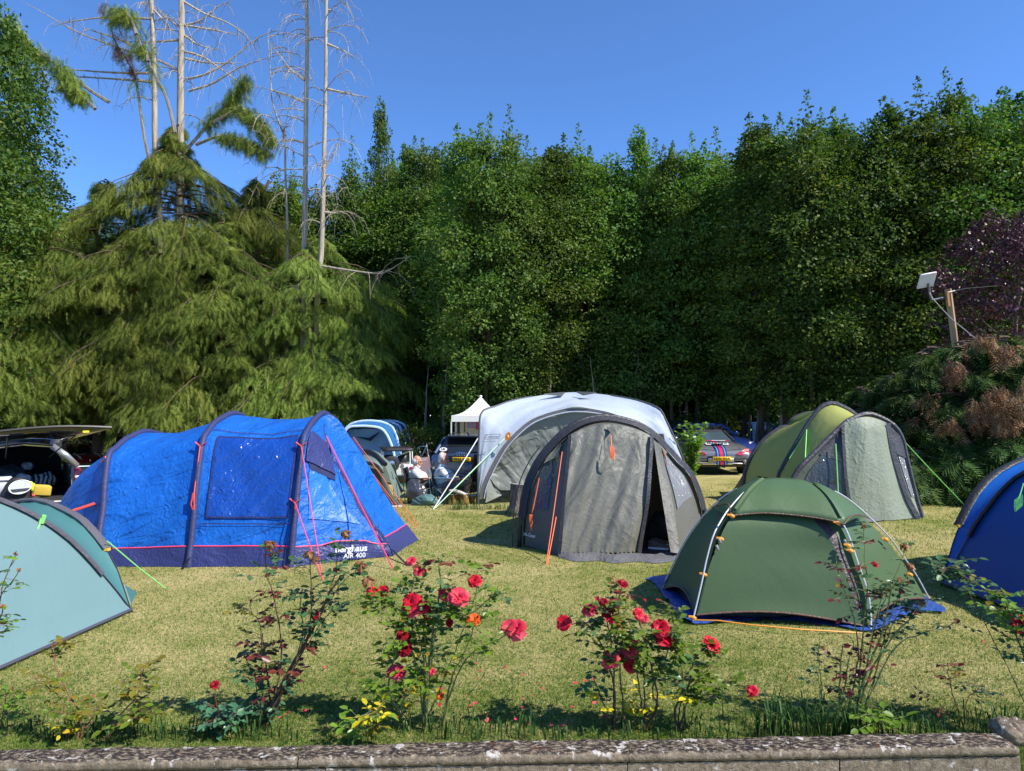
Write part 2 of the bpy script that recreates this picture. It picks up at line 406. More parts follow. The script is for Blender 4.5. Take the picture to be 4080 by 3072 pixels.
# ---------------------------------------------------------------- foliage machinery (numpy)
def unit(a): return a / np.maximum(np.linalg.norm(a, axis=-1, keepdims=True), 1e-9)
def frames(x, up):                            # per-item frames: x axis, normal near `up`
    x = unit(x); y = unit(np.cross(up, x)); z = np.cross(x, y)
    return np.stack([x, y, z], 1)             # rows are axes
def scatter(tv, tf, pos, fr, sc):
    tv = np.asarray(tv, float); tf = np.asarray(tf)
    v = np.einsum('kj,nji->nki', tv, fr) * sc[:, None, None] + pos[:, None, :]
    f = tf[None] + (np.arange(len(pos)) * len(tv))[:, None, None]
    return v.reshape(-1, 3), f.reshape(-1, tf.shape[1])
def rand_dirs(r, n): return unit(r.normal(size=(n, 3)))
LEAF4 = ([(0, 0, 0), (0.5, -0.32, 0.06), (1, 0, -0.04), (0.5, 0.32, 0.06)], [[0, 1, 2, 3]])
LEAF6 = ([(0, 0, 0), (0.3, -0.3, 0.07), (0.7, -0.26, 0.05), (1, 0, -0.06), (0.7, 0.26, 0.05), (0.3, 0.3, 0.07)], [[0, 1, 2, 3], [0, 3, 4, 5]])
def frond_t(k=8, wide=0.34, droop=0.25, seed=0):
    r = np.random.default_rng(seed); V_ = []; F_ = []
    for i in range(2 * k + 1):
        t = i / (2 * k); V_.append((t, 0, -droop * t * t))
    for i in range(k):
        t = (i + 0.3) / k; L = wide * (0.35 + 0.65 * math.sin(math.pi * min(1, 0.25 + t * 0.8))) * r.uniform(0.75, 1.2)
        for s_ in (-1, 1):
            V_.append((t + L * 0.9, s_ * L, -droop * t * t - 0.05 - 0.12 * r.random())); F_.append([2 * i, 2 * i + 1, len(V_) - 1])
    return V_, F_
def tree_trunk(mb, H, r0, r, lean=0.3, limbs=10, z0=3.0, spread=0.35, Rm=2.0):
    pts = []; x = y = 0
    for i in range(9):
        t = i / 8; pts.append(V(x, y, H * t * 0.97)); x += r.uniform(-1, 1) * lean * 0.25; y += r.uniform(-1, 1) * lean * 0.25
    mb.tube(pts, [r0 * (1.25 if i == 0 else 1) * (1 - 0.93 * i / 8) for i in range(9)], 8, cap=False)
    for i in range(limbs):
        z = r.uniform(z0, H * 0.85); k = z / (H * 0.97) * 8; j = int(k); b = lerp(pts[j], pts[min(8, j + 1)], k - j); a = r.uniform(0, 6.28)
        L = Rm * r.uniform(0.6, 1.0) * (1.15 - z / H * 0.7); d = V(math.cos(a), math.sin(a), 0)
        mb.tube([b, b + d * L * 0.4 + V(0, 0, L * spread * 0.6), b + d * L * 0.75 + V(0, 0, L * spread * 1.4), b + d * L + V(0, 0, L * spread * 2.2)],
                [r0 * 0.33, r0 * 0.22, r0 * 0.13, 0.012], 5, cap=False)
    return pts
def broad_crown(seed, H, Rm, zb, nclump, nleaf, leaf, prof, cr=0.75, tmpl=LEAF4, updir=0.5, tops=0):
    """leaf clumps through the crown volume; prof(t)->relative radius"""
    r = np.random.default_rng(seed); P, D = [], []
    ph = r.uniform(0, 6.28, 4)
    for i in range(nclump):
        t = r.beta(1.15, 1.05); z = zb + (H - zb) * t; a = r.uniform(0, 6.28)
        lob = 1 + 0.22 * math.sin(3 * a + ph[0] + 4 * t) + 0.16 * math.sin(5 * a + ph[1] - 7 * t)
        rad = Rm * prof(t) * lob * (r.uniform(0.45, 1.0) ** 0.45)
        c = np.array([rad * math.cos(a), rad * math.sin(a), z]); s_ = cr * r.uniform(0.55, 1.2) * (0.5 + 0.5 * min(1, prof(t) * 1.3))
        n = int(nleaf * (s_ / cr) ** 1.6 * r.uniform(0.6, 1.25)); d = rand_dirs(r, n)
        q = d * (r.uniform(0.25, 1.0, n) ** 0.5)[:, None] * s_ * np.array([1, 1, 0.62])
        q[:, 2] -= 0.25 * (q[:, 0] ** 2 + q[:, 1] ** 2) / s_
        P.append(c + q); out = np.array([math.cos(a), math.sin(a), 0.2])
        D.append(d * 0.8 + out * 0.5)
    for i in range(tops):
        a = r.uniform(0, 6.28); tt = r.uniform(0.72, 1.0); rad = Rm * prof(min(tt, 0.99)) * r.uniform(0, 1.0); hgt = r.uniform(0.5, 1.7); n = int(nleaf * 0.42); u = r.uniform(0, 1, n)
        q = np.stack([r.normal(0, 0.20, n) * (1.1 - u), r.normal(0, 0.20, n) * (1.1 - u), u * hgt], 1); P.append(np.array([rad * math.cos(a), rad * math.sin(a), zb + (H - zb) * tt - 0.3]) + q); D.append(rand_dirs(r, n) + np.array([0, 0, 0.3]))
    P = np.concatenate(P); D = np.concatenate(D); n = len(P)
    up = unit(np.array([0, 0, 1.0]) * updir + D * 1.0 + r.normal(size=(n, 3)) * 0.38)
    x = unit(D + r.normal(size=(n, 3)) * 0.6 - np.array([0, 0, 0.25]))
    return scatter(*tmpl, P, frames(x, up), leaf * r.uniform(0.6, 1.25, n))
def conifer(seed, H, Rb, z0, nb, nf, fl, prof, droop=0.55, rise=0.22, tmpl=None, mb=None, r0=0.25, live=1.0, hang=0.9, wood=True):
    """branches that arch out and hang, carrying flat ferny sprays; returns frond mesh data"""
    r = np.random.default_rng(seed); tm = tmpl or frond_t(seed=seed); P, X, U, S = [], [], [], []
    for i in range(nb):
        t = (i + r.random()) / nb; z = z0 + (H * live - z0) * t; a = r.uniform(0, 6.28) if i > 8 else i * 0.785 + r.uniform(-.3, .3)
        L = Rb * prof(t) * r.uniform(0.55, 1.15); d = np.array([math.cos(a), math.sin(a), 0]); sd_ = np.array([-d[1], d[0], 0])
        dr = droop * r.uniform(0.7, 1.25); f = lambda q: np.array([0, 0, z]) + d * L * q + np.array([0, 0, 1]) * (rise * L * q - dr * L * q * q) + sd_ * math.sin(q * 3 + i) * 0.06 * L
        if mb is not None and wood: mb.tube([V(*f(q)) for q in (0, 0.25, 0.5, 0.75, 0.95)], [0.05, 0.04, 0.03, 0.02, 0.008], 4, cap=False)
        n = int(nf * (0.4 + 0.6 * L / Rb)); q = r.uniform(0.18, 1.0, n) ** 0.7; lat = r.normal(0, 1, n) * 0.22 * L * (1.1 - 0.6 * q)
        for k in range(n):
            p = f(q[k]) + sd_ * lat[k] - np.array([0, 0, 1]) * (abs(lat[k]) * 0.55 + abs(r.normal(0, 0.12)))
            P.append(p); ax = d * r.uniform(0.2, 0.9) + sd_ * np.sign(lat[k]) * r.uniform(0, 0.6) + np.array([0, 0, -1]) * hang * r.uniform(0.45, 1.2) + r.normal(size=3) * 0.15
            X.append(ax); U.append(d * 0.75 + np.array([0, 0, 0.7]) + r.normal(size=3) * 0.4); S.append(fl * r.uniform(0.6, 1.3))
    return scatter(*tm, np.array(P), frames(np.array(X), np.array(U)), np.array(S))
def part_np(name, vf, mat, parent, smooth=False):
    return link_mesh(name, np_mesh(name, vf[0], vf[1], smooth), mat, parent)

BARK = barkmat('bark_brown', (0.05, 0.035, 0.022), (0.17, 0.12, 0.085))
BARKG = barkmat('bark_grey', (0.10, 0.09, 0.075), (0.33, 0.29, 0.24), 7, 0.15)
DEADB = barkmat('bark_bleached', (0.22, 0.175, 0.13), (0.52, 0.45, 0.37), 9, 0.1)
LEAF_WOOD = leafmat('leaf_wood', [(0.03, 0.075, 0.018), (0.065, 0.13, 0.026), (0.11, 0.185, 0.036), (0.175, 0.23, 0.05), (0.26, 0.24, 0.055)], 0.42, 0.55, 0.35, 0.2)
LEAF_EDGE = leafmat('leaf_edge', [(0.022, 0.06, 0.014), (0.048, 0.105, 0.022), (0.085, 0.15, 0.03), (0.15, 0.20, 0.04), (0.28, 0.25, 0.05)], 0.4, 0.55, 0.45, 0.2)
LEAF_SHRUB = leafmat('leaf_shrub', [(0.03, 0.07, 0.012), (0.06, 0.12, 0.02), (0.10, 0.17, 0.03), (0.16, 0.2, 0.05)], 0.35, 0.35)
FROND = leafmat('cypress_spray', [(0.07, 0.115, 0.025), (0.15, 0.21, 0.04), (0.25, 0.30, 0.06), (0.36, 0.36, 0.085)], 0.38, 0.6, 0.4, 0.12)
FROND_D = leafmat('hedge_spray', [(0.018, 0.05, 0.015), (0.036, 0.09, 0.022), (0.075, 0.14, 0.03), (0.17, 0.18, 0.04)], 0.25, 0.5, 0.7, 0.2)
FROND_B = leafmat('withered_spray', [(0.17, 0.07, 0.03), (0.28, 0.16, 0.085), (0.42, 0.31, 0.20)], 0.25, 0.8, 3.0, 0.1, (1, 0.9, 0.7))
LEAF_P = leafmat('leaf_purple', [(0.018, 0.008, 0.014), (0.04, 0.016, 0.027), (0.075, 0.028, 0.042), (0.10, 0.04, 0.04)], 0.2, 0.4, 0.8, 0.35, (1, 0.7, 0.8))

# ---------------------------------------------------------------- the wood: broadleaf trees
colu = lambda t: (0.62 + 0.38 * math.sin(math.pi * min(1, 0.12 + t * 0.75))) * (1 - max(0, t - 0.55) ** 1.5 * 2.6)
oval = lambda t: math.sin(math.pi * (0.14 + 0.80 * t)) ** 0.75
spire = lambda t: max(0.06, 1 - 0.95 * t) ** 0.8
WOODP = []
for s_, (pf, Rm, nc, cr) in enumerate(((colu, 2.0, 250, 0.8), (oval, 2.3, 260, 0.85), (colu, 1.8, 240, 0.7), (spire, 2.4, 240, 0.7), (colu, 2.2, 270, 0.75))):
    mb = MB(); tree_trunk(mb, 14, 0.105, random.Random(s_ + 30), 0.3, 9, 3.0, 0.4, Rm)
    vf = broad_crown(40 + s_, 14, Rm, 2.0, int(nc * 0.62), 190, 0.155, pf, cr * 1.12, tops=20)
    WOODP.append((mb.mesh('trunk'), np_mesh('crown', *vf)))
ntree = 0
def wood_tree(kind, px_, d, topy, lab, grp, mat, wx=1.0, x=None, zt=None, rz=None):
    global ntree
    X = gx(px_, d) if x is None else x; H = (CAMH + (1635 - topy) / FPX * d) if zt is None else zt
    z0 = gz(X, d); t = thing('broadleaf_tree', lab, 'tree', (X, d, z0), rnd.uniform(0, 6.28) if rz is None else rz, grp); ntree += 1
    s_ = (H - z0) / 14.0; t.scale = (wx, wx, s_)
    for nm, me, mt in (('trunk', WOODP[kind][0], BARK), ('crown', WOODP[kind][1], mat)):
        q = bpy.data.objects.new(nm, me); C.objects.link(q); q.parent = t
        if not me.materials: me.materials.append(mt)
        q.material_slots[0].link = 'OBJECT'; q.material_slots[0].material = mt
    return t
FRONT = [(1160, 700, 0, 'just behind the thin leaning bare trunk'), (1270, 760, 1, 'behind the two tall bare trunks'), (1390, 640, 0, 'right beside the tallest bare trunk'), (1512, 445, 3, 'with a pointed spire top right of the bare trunks'),
 (1625, 600, 2, 'next on the right of the spire topped tree'), (1730, 585, 1, 'with a rounded top, second right of the spire topped tree'), (1850, 560, 2, 'above the white gazebo, left of its peak'), (1935, 545, 4, 'above the white gazebo peak'),
 (2035, 520, 0, 'tallest crown between gazebo and pale shelter'), (2140, 660, 1, 'low crown above the left of the pale shelter'), (2220, 600, 2, 'with yellow tinged top above the pale shelter'),
 (2310, 590, 0, 'with yellow tinged leaves above the middle of the pale shelter'), (2415, 640, 1, 'low rounded crown above the right of the pale shelter'), (2555, 550, 3, 'pointed crown above the right edge of the pale shelter'),
 (2680, 615, 2, 'above the leafy sapling'), (2780, 610, 4, 'above the parked blue car'), (2870, 600, 0, 'above the silver sports car'), (2960, 650, 1, 'low crown left of the tall right hand trees')]
for i, (p_, ty, k, s_) in enumerate(FRONT):
    d = 35.5 + rnd.uniform(-1.3, 1.6) + (14 if p_ < 1800 else 0)
    wood_tree(k, p_, d, ty, 'wood edge tree ' + s_, 'broadleaf trees of the wood edge', LEAF_WOOD, rnd.uniform(0.9, 1.2))
FRONT2 = [(3035, 510, 2, 'where the treetops step up to the right'), (3130, 540, 4, 'second after the step up of the treetops'), (3240, 465, 0, 'above the lime green tent'), (3345, 500, 2, 'above the right half of the lime green tent'), (3450, 510, 1, 'left of the white dish'),
 (3560, 450, 3, 'with a pointed top left of the dish'), (3690, 420, 0, 'straight above the white dish'), (3815, 375, 4, 'tallest crown of the dark right hand trees'), (3935, 430, 1, 'left above the purple leaved tree'), (4050, 400, 2, 'above the purple leaved tree'), (4190, 400, 0, 'at the right edge behind the purple leaved tree')]
for i, (p_, ty, k, s_) in enumerate(FRONT2):
    d = 30.5 + rnd.uniform(-1.5, 1.5) - 0.002 * (p_ - 3000)
    wood_tree(k, p_, d, ty, 'dark green broadleaf tree ' + s_, 'dark broadleaf trees on the right', LEAF_EDGE, rnd.uniform(0.95, 1.25))
for i in range(24):
    d = 39 + rnd.uniform(0, 3) + (12 if i < 4 else 0)
    wood_tree(i % 5, 1480 + i * 118 + rnd.uniform(-35, 35), d, 640 + rnd.uniform(-30, 90) - (90 if i > 13 else 0), 'dark tree inside the wood behind its front row', 'trees inside the wood', LEAF_WOOD, rnd.uniform(1.0, 1.3))
for i in range(16):
    d = 45 + rnd.uniform(0, 4)
    wood_tree((i * 3) % 5, 1150 + i * 205 + rnd.uniform(-70, 70), d, 760, 'dark tree inside the wood behind its front row', 'trees inside the wood', LEAF_WOOD, 1.5)
for i in range(9):
    wood_tree(i % 3, -250 + i * 170, 47 + rnd.uniform(-1, 2), (820, 760, 800, 900, 930, 960, 930, 850, 760)[i], 'broadleaf tree standing behind the drooping cypresses', 'trees behind the cypresses', LEAF_WOOD, 1.7)
# slender bare poles in the shade, ivy on some
pole = MB(); tree_trunk(pole, 9, 0.11, random.Random(77), 0.25, 0); pole_me = pole.mesh('trunk')
ivy_vf = broad_crown(91, 5.5, 0.24, 0.1, 90, 26, 0.085, lambda t: 1 - 0.4 * t, 0.2)
ivy_me = np_mesh('ivy', *ivy_vf)
for i in range(34):
    p_ = 1700 + i * 55 + rnd.uniform(-22, 22); d = rnd.uniform(33.5, 38)
    if p_ > 3000: d = rnd.uniform(29.5, 33)
    X = gx(p_, d); iv = i % 4 == 1
    t = thing('slender_tree', 'ivy clad slender trunk in the shade under the wood edge' if iv else 'bare slender trunk in the shade under the wood edge', 'tree', (X, d, gz(X, d)), rnd.uniform(0, 6), 'ivy clad trunks under the wood edge' if iv else 'bare trunks under the wood edge')
    s_ = rnd.uniform(0.75, 1.25); t.scale = (s_, s_, 0.5 * s_)
    q = bpy.data.objects.new('trunk', pole_me); C.objects.link(q); q.parent = t
    if not pole_me.materials: pole_me.materials.append(BARKG)
    if iv:
        q = bpy.data.objects.new('ivy', ivy_me); C.objects.link(q); q.parent = t
        if not ivy_me.materials: ivy_me.materials.append(LEAF_SHRUB)
# far depth of the wood: one leafy mass nobody could count
def far_wood():
    r = np.random.default_rng(21); n = 60000
    P = np.stack([r.uniform(-48, 58, n), r.uniform(50, 62, n), r.uniform(0.2, 14.5, n) * r.uniform(0.75, 1, n)], 1)
    P2 = np.stack([r.uniform(-45, 50, 9000), r.uniform(38, 52, 9000), np.abs(r.normal(0, 0.55, 9000)) + 0.25], 1)
    P = np.concatenate([P, P2]); n = len(P)
    return scatter(*LEAF4, P, frames(rand_dirs(r, n), rand_dirs(r, n)), np.concatenate([r.uniform(0.45, 1.0, n - 9000), r.uniform(0.15, 0.35, 9000)]))
tag(link_mesh('far_wood', np_mesh('far_wood', *far_wood()), LEAF_EDGE), 'dark leafy depth of the wood far behind the trunks', 'wood', kind='stuff')

# ---------------------------------------------------------------- shrubs behind the cars
SHR = []
for s_ in range(3):
    mb = MB(); tree_trunk(mb, 2.2, 0.05, random.Random(s_), 0.3, 8, 0.3, 0.5, 0.9)
    SHR.append((mb.mesh('stem'), np_mesh('foliage', *broad_crown(60 + s_, 3.0, 1.35, 0.15, 70, 60, 0.15, lambda t: math.sin(math.pi * (0.3 + 0.62 * t)), 0.55))))
def shrub(k, X, Y, s_, lab, grp, mat=LEAF_SHRUB, name='shrub'):
    t = thing(name, lab, 'shrub', (X, Y, gz(X, Y)), rnd.uniform(0, 6), grp); t.scale = (s_, s_, s_)
    for nm, me, mt in (('stem', SHR[k][0], BARK), ('foliage', SHR[k][1], mat)):
        q = bpy.data.objects.new(nm, me); C.objects.link(q); q.parent = t
        if not me.materials: me.materials.append(mt)
        q.material_slots[0].link = 'OBJECT'; q.material_slots[0].material = mt
    return t
for i, (p_, d, s_, lab) in enumerate(((60, 31, 1.1, 'leafy shrub behind the open hatch of the pickup'), (300, 31.5, 0.95, 'sunlit leafy shrub behind the roof of the red car'), (480, 31.5, 0.9, 'sunlit leafy shrub behind the grey coupe'), (640, 31, 1.0, 'leafy shrub beside the reddish cypress trunk'),
    (840, 31, 1.0, 'leafy shrub behind the middle of the bright blue tent'), (1010, 31, 1.1, 'leafy shrub behind the right end of the bright blue tent'), (1180, 32, 1.0, 'dark shrub left of the pale blue awning tent'))):
    shrub(i % 3, gx(p_, d * KC), d * KC, s_ * KC, lab, 'shrubs behind the cars')
for i, (p_, d, s_) in enumerate(((1720, 35, 0.6), (1990, 35.5, 0.55), (2640, 36.5, 0.6), (2830, 36, 0.55), (3020, 43, 0.6), (3180, 33, 0.6), (3330, 30, 0.5), (2480, 36, 0.5), (2130, 35, .6), (2720, 35, .55), (2880, 38, .6), (3200, 36, .7), (3250, 32, .55), (1850, 36, .6), (1640, 34, .6), (1780, 37, .8), (2570, 38, .8), (2350, 38, .8), (3160, 38, .8), (2780, 39, .9))):
    shrub(i % 3, gx(p_, d), d, s_, 'low dark undergrowth bush among the trunks of the wood', 'undergrowth bushes under the wood', LEAF_WOOD, 'undergrowth_bush')

# ---------------------------------------------------------------- drooping cypresses on the left
cprof = lambda t: max(0.14, (1 - t ** 5)) * (0.82 + 0.18 * math.sin(t * 11))
CYP = {}
def cypress(px_, d, liv, H, Rb, lab, seed, nb=70, nf=46, z0=2.0, rz=0.0, prof=cprof, r0=0.22):
    d *= KC; Rb *= KC; r0 *= KC; liv = CAMH + (liv - CAMH) * KC; H = CAMH + (H - CAMH) * KC
    X = gx(px_, d); z = gz(X, d); t = thing('cypress_tree', lab, 'tree', (X, d, z), rz, 'drooping cypresses')
    mb = MB(); rr = random.Random(seed); pts = [V(rr.uniform(-.1, .1) * i, rr.uniform(-.1, .1) * i, H * i / 6) for i in range(7)]
    liv -= z; H -= z; pts = [V(p.x, p.y, H * i / 6) for i, p in enumerate(pts)]
    mb.tube(pts, [r0 * (1.5 - 0.5 * min(1, i)) * (1 - 0.75 * i / 6) for i in range(7)], 10)
    vf = conifer(seed, liv, Rb, z0 * KC + 0.6, int(nb * 1.35), int(nf * 3.0), 0.52, prof, 0.62, 0.25, None, mb)
    mb.build('trunk', BARK, t, local=True)
    part_np('crown', vf, FROND, t); CYP[seed] = t
    return t
def zt(py, d): return CAMH + (1635 - py) / FPX * d
cypress(690, 27.5, zt(480, 27.5), zt(900, 27.5), 4.6, 'biggest drooping cypress with two dead grey leaders rising from its top', 201, 120, 66, 2.4)
cypress(130, 26.5, zt(830, 26.5), zt(900, 26.5), 4.6, 'drooping cypress behind the pickup at the left edge', 202, 84, 54, 3.4)
cypress(400, 28.5, zt(700, 28.5), zt(740, 28.5), 3.2, 'drooping cypress between the left edge one and the biggest one', 203, 80, 50, 3.4)
cypress(1010, 28.5, zt(690, 28.5), zt(700, 28.5), 3.2, 'drooping cypress just right of the biggest one', 204, 84, 50, 2.6)
cypress(1265, 27.5, zt(930, 27.5), zt(1000, 27.5), 4.7, 'drooping cypress below the two tall bare trunks, its tips above the awning tent', 205, 96, 62, 2.2)
cypress(880, 26.6, zt(870, 26.6), zt(950, 26.6), 3.8, 'lower drooping cypress in front, between the biggest one and the bare trunk pair', 207, 70, 50, 2.2)
cypress(520, 26.0, zt(900, 26), zt(980, 26), 3.6, 'lower drooping cypress standing in front of the biggest one', 208, 70, 50, 3.4)
cypress(-150, 27.0, zt(600, 27), zt(700, 27), 4.0, 'drooping cypress cut by the left picture edge', 206, 60, 44, 3.4)

# broadleaf crown at the left edge
wood_tree(0, -190, 34.0, 330, 'lower broadleaf tree cut by the left picture edge', 'broadleaf trees of the left edge', LEAF_EDGE, 1.5)
wood_tree(4, 20, 44.0, 480, 'broadleaf tree deep behind the leftmost cypress', 'broadleaf trees of the left edge', LEAF_EDGE, 1.6)
wood_tree(1, -60, 36.0, 40, 'broadleaf tree rising above the cypresses at the left edge', 'broadleaf trees of the left edge', LEAF_EDGE, 1.3)

# ---------------------------------------------------------------- dead trunks with bare branches
def Z9(l, d): return [(x * 0.6781, y * 0.6781, d * KC) for x, y in l]
def twigs(mb, pts, r, n, L, droop=0.8, rad=0.008):
    k = len(pts)
    for _ in range(n):
        i = r.uniform(0.2, 0.98) * (k - 1); j = int(i); b = lerp(pts[j], pts[min(k - 1, j + 1)], i - j)
        d = V(r.uniform(-1, 1), r.uniform(-1, 1), r.uniform(-0.6, 0.3)).normalized(); l = L * r.uniform(0.4, 1.2)
        mb.tube([b, b + d * l * 0.4, b + d * l * 0.75 + V(0, 0, -droop * l * 0.2), b + d * l * 0.95 + V(0, 0, -droop * l * 0.6)], [rad * 1.5, rad, rad * 0.8, rad * 0.4], 4, cap=False)
def dead_tree(lab, trunk, d, rads, branches, seed, auto=0, bare=(0.25, 1.0)):
    d *= KC; rads = [q * KC * 0.78 for q in rads]
    base = px([(trunk[-1][0], trunk[-1][1], d)])[0]; r = random.Random(seed)
    X, Y = base.x, base.y; t = thing('dead_tree', lab, 'tree', (X, Y, gz(X, Y)), 0)
    tp = [at(x, y, d) for x, y in trunk]; lo = tp[-1].copy(); tp.append(V(lo.x, lo.y, gz(lo.x, lo.y)))
    top = tp[0] + (tp[0] - tp[1]).normalized() * 2.2; tp = [top] + tp
    k = len(tp); mb = MB(); sp = spline(tp[::-1], 24); mb.tube(sp, [lerp(rads[0], rads[1], i / 23) for i in range(24)], 9)
    mb.build('trunk', DEADB, t)
    for bl in branches:
        pts = spline([at(*q) for q in bl], 12); b = MB(); rr = 0.075
        b.tube(pts, [lerp(rr, 0.012, i / 11) for i in range(12)], 5, cap=False); twigs(b, pts, r, 14, 1.4, 1.2, 0.011); b.build('branch', DEADB, t)
    if auto:
        for i in range(auto):
            q = r.uniform(*bare) * 23; j = int(q); p0 = lerp(sp[j], sp[min(23, j + 1)], q - j); a = r.uniform(0, 6.28); L = r.uniform(0.7, 3.4)
            dd = V(math.cos(a), math.sin(a) * 0.8, r.uniform(-0.25, 0.3)); b = MB()
            pts = spline([p0, p0 + dd * L * 0.4 + V(0, 0, 0.1 * L), p0 + dd * L * 0.8, p0 + dd * L + V(0, 0, -0.35 * L)], 8)
            b.tube(pts, [lerp(0.034, 0.01, i / 7) for i in range(8)], 4, cap=False); twigs(b, pts, r, 6, 1.0, 1.0, 0.009); b.build('branch', DEADB, t)
    return t
dead_tree('left one of the two dead grey leaders above the biggest cypress', [(603, 0), (608, 120), (612, 220), (616, 400), (618, 600), (640, 1000)], 27.3, (0.17, 0.10),
    [Z9(l, 27.2) for l in ([(890, 480), (700, 465), (450, 450), (190, 440)], [(880, 430), (650, 425), (430, 410), (170, 400)], [(890, 110), (640, 100), (400, 130), (300, 160)], [(890, 320), (700, 230), (560, 185), (470, 155)], [(905, 60), (960, 120), (1010, 190)])], 5, 10, (0.55, 1))
dead_tree('right one of the two dead grey leaders, with long upswept bare branches', [(724, 0), (723, 150), (720, 260), (719, 380), (718, 600), (715, 1000), (715, 1650)], 27.7, (0.24, 0.13),
    [Z9(l, 27.7) for l in ([(1090, 465), (1200, 440), (1330, 370), (1480, 250), (1560, 200), (1670, 170)], [(1110, 535), (1250, 490), (1400, 400), (1540, 350), (1650, 320)], [(1080, 150), (1180, 120), (1280, 40), (1360, 0)], [(1090, 345), (1230, 370), (1430, 370)],
     [(1085, 210), (1170, 265), (1290, 295)], [(1080, 10), (1200, 80), (1350, 140), (1440, 210), (1490, 260)], [(1085, 150), (1300, 185), (1400, 210)], [(1045, 410), (900, 340), (700, 280), (480, 200), (330, 120), (210, 50), (130, 10)], [(1050, 155), (950, 80), (880, 20)],
     [(1045, 235), (900, 245), (770, 245)], [(1070, 300), (1200, 340), (1390, 470), (1500, 520)])], 6, 10, (0.6, 1))
dead_tree('tall bare pale trunk, left one of the close pair', [(1222, 0), (1224, 203), (1220, 407), (1217, 678), (1214, 881), (1210, 1060), (1208, 1300)], 27.0, (0.17, 0.075),
    [Z9(l, 27) for l in ([(1790, 600), (1700, 560), (1600, 530), (1510, 505)], [(1790, 470), (1700, 400), (1640, 320), (1570, 250)], [(1785, 835), (1700, 820), (1640, 835)])], 7, 22, (0.45, 1))
dead_tree('tall bare pale trunk, right one of the close pair', [(1300, 0), (1298, 271), (1293, 542), (1288, 746), (1281, 1000), (1268, 1130), (1262, 1300)], 26.6, (0.16, 0.06),
    [Z9(l, 26.6) for l in ([(1925, 525), (2000, 540), (2090, 560), (2180, 575)], [(1905, 1000), (1950, 920), (1990, 850), (2012, 828)], [(1910, 1248), (1960, 1250), (2010, 1243)], [(1925, 260), (2000, 290), (2085, 335)])] +
    [[(x, y, q * KC) for x, y, q in l] for l in ([(1285, 1060, 26.4), (1326, 1067, 26.2), (1489, 1089, 25.6), (1546, 1079, 25.3), (1635, 1022, 25)], [(1262, 1105, 26.4), (1241, 1116, 26.2), (1190, 1135, 26), (1147, 1156, 25.8)])], 8, 24, (0.45, 1))
dead_tree('thin crooked bare trunk left of the pale pair', [(1078, 305), (1085, 407), (1112, 488), (1134, 556), (1136, 678), (1144, 881), (1144, 1200)], 27.4, (0.10, 0.02),
    [Z9([(1675, 800), (1672, 760), (1690, 720)], 27.4)], 9, 9, (0.5, 1))

# green spray-carrying stems that climb above the cypress
def spray_stem(t, lines, frs, seed, brown=()):
    r = np.random.default_rng(seed); mb = MB(); P = []; X = []; S = []
    for ln, n in zip(lines, frs):
        n = int(n * 1.7); sp = spline([at(*q) for q in ln], 14); mb.tube(sp, [lerp(0.10, 0.02, i / 13) for i in range(14)], 5)
        for _ in range(n):
            q = r.uniform(0.25, 1) ** 0.8 * 13; j = int(q); p = lerp(sp[j], sp[min(13, j + 1)], q - j)
            P.append(np.array(p) + r.normal(size=3) * np.array([.22, .22, .17])); X.append(np.array([r.normal() * .5, r.normal() * .5, -1])); S.append(r.uniform(0.32, 0.68))
    bo = mb.build('bough', BARKG, t)
    P = np.array(P); n = len(P); vf = scatter(*frond_t(seed=4), P, frames(np.array(X), rand_dirs(r, n) + np.array([.5, -.8, .4])), np.array(S))
    M = np.array(INV[t.name]); vf = (vf[0] @ M[:3, :3].T + M[:3, 3], vf[1]); part_np('foliage', vf, FROND, bo)
    if brown:
        P = np.concatenate([np.array(at(x, y, d)) + r.normal(size=(k, 3)) * np.array([.12, .12, .2]) for x, y, d, k in brown]); n = len(P)
        vf = scatter(*frond_t(seed=6), P, frames(np.stack([r.normal(size=n) * .3, r.normal(size=n) * .3, -np.ones(n)], 1), rand_dirs(r, n)), r.uniform(.45, .75, n))
        part_np('withered_foliage', (vf[0] @ M[:3, :3].T + M[:3, 3], vf[1]), FROND_B, bo)
spray_stem(CYP[201], [Z9([(1030, 780), (980, 580), (900, 420), (800, 200), (720, 80), (690, 40)], 26.6), Z9([(800, 200), (770, 110), (720, 60), (660, 110)], 26.4), Z9([(870, 360), (850, 280), (800, 270)], 26.5)], (60, 90, 34), 31)
spray_stem(CYP[201], [Z9([(940, 1090), (860, 880), (800, 480), (760, 380), (690, 270), (660, 200), (640, 80), (620, 0)], 26.9)], (26,), 32, [(x * .678, y * .678, 26.8 * KC, k) for x, y, k in ((690, 190, 6), (690, 290, 14), (760, 300, 12), (775, 400, 14), (605, 20, 8))])
spray_stem(CYP[203], [Z9([(640, 600), (500, 510), (390, 420), (250, 320), (100, 190), (20, 100)], 26.2), Z9([(560, 640), (450, 540), (400, 470), (390, 440)], 26), Z9([(150, 560), (60, 500), (0, 460)], 26)], (210, 260, 60), 33)
spray_stem(CYP[204], [Z9([(1080, 900), (1250, 700), (1380, 560), (1450, 450)], 27.2), Z9([(1250, 720), (1420, 640), (1520, 720), (1600, 820)], 27), Z9([(1150, 850), (1300, 800), (1450, 830), (1560, 900)], 27)], (230, 240, 190), 34)
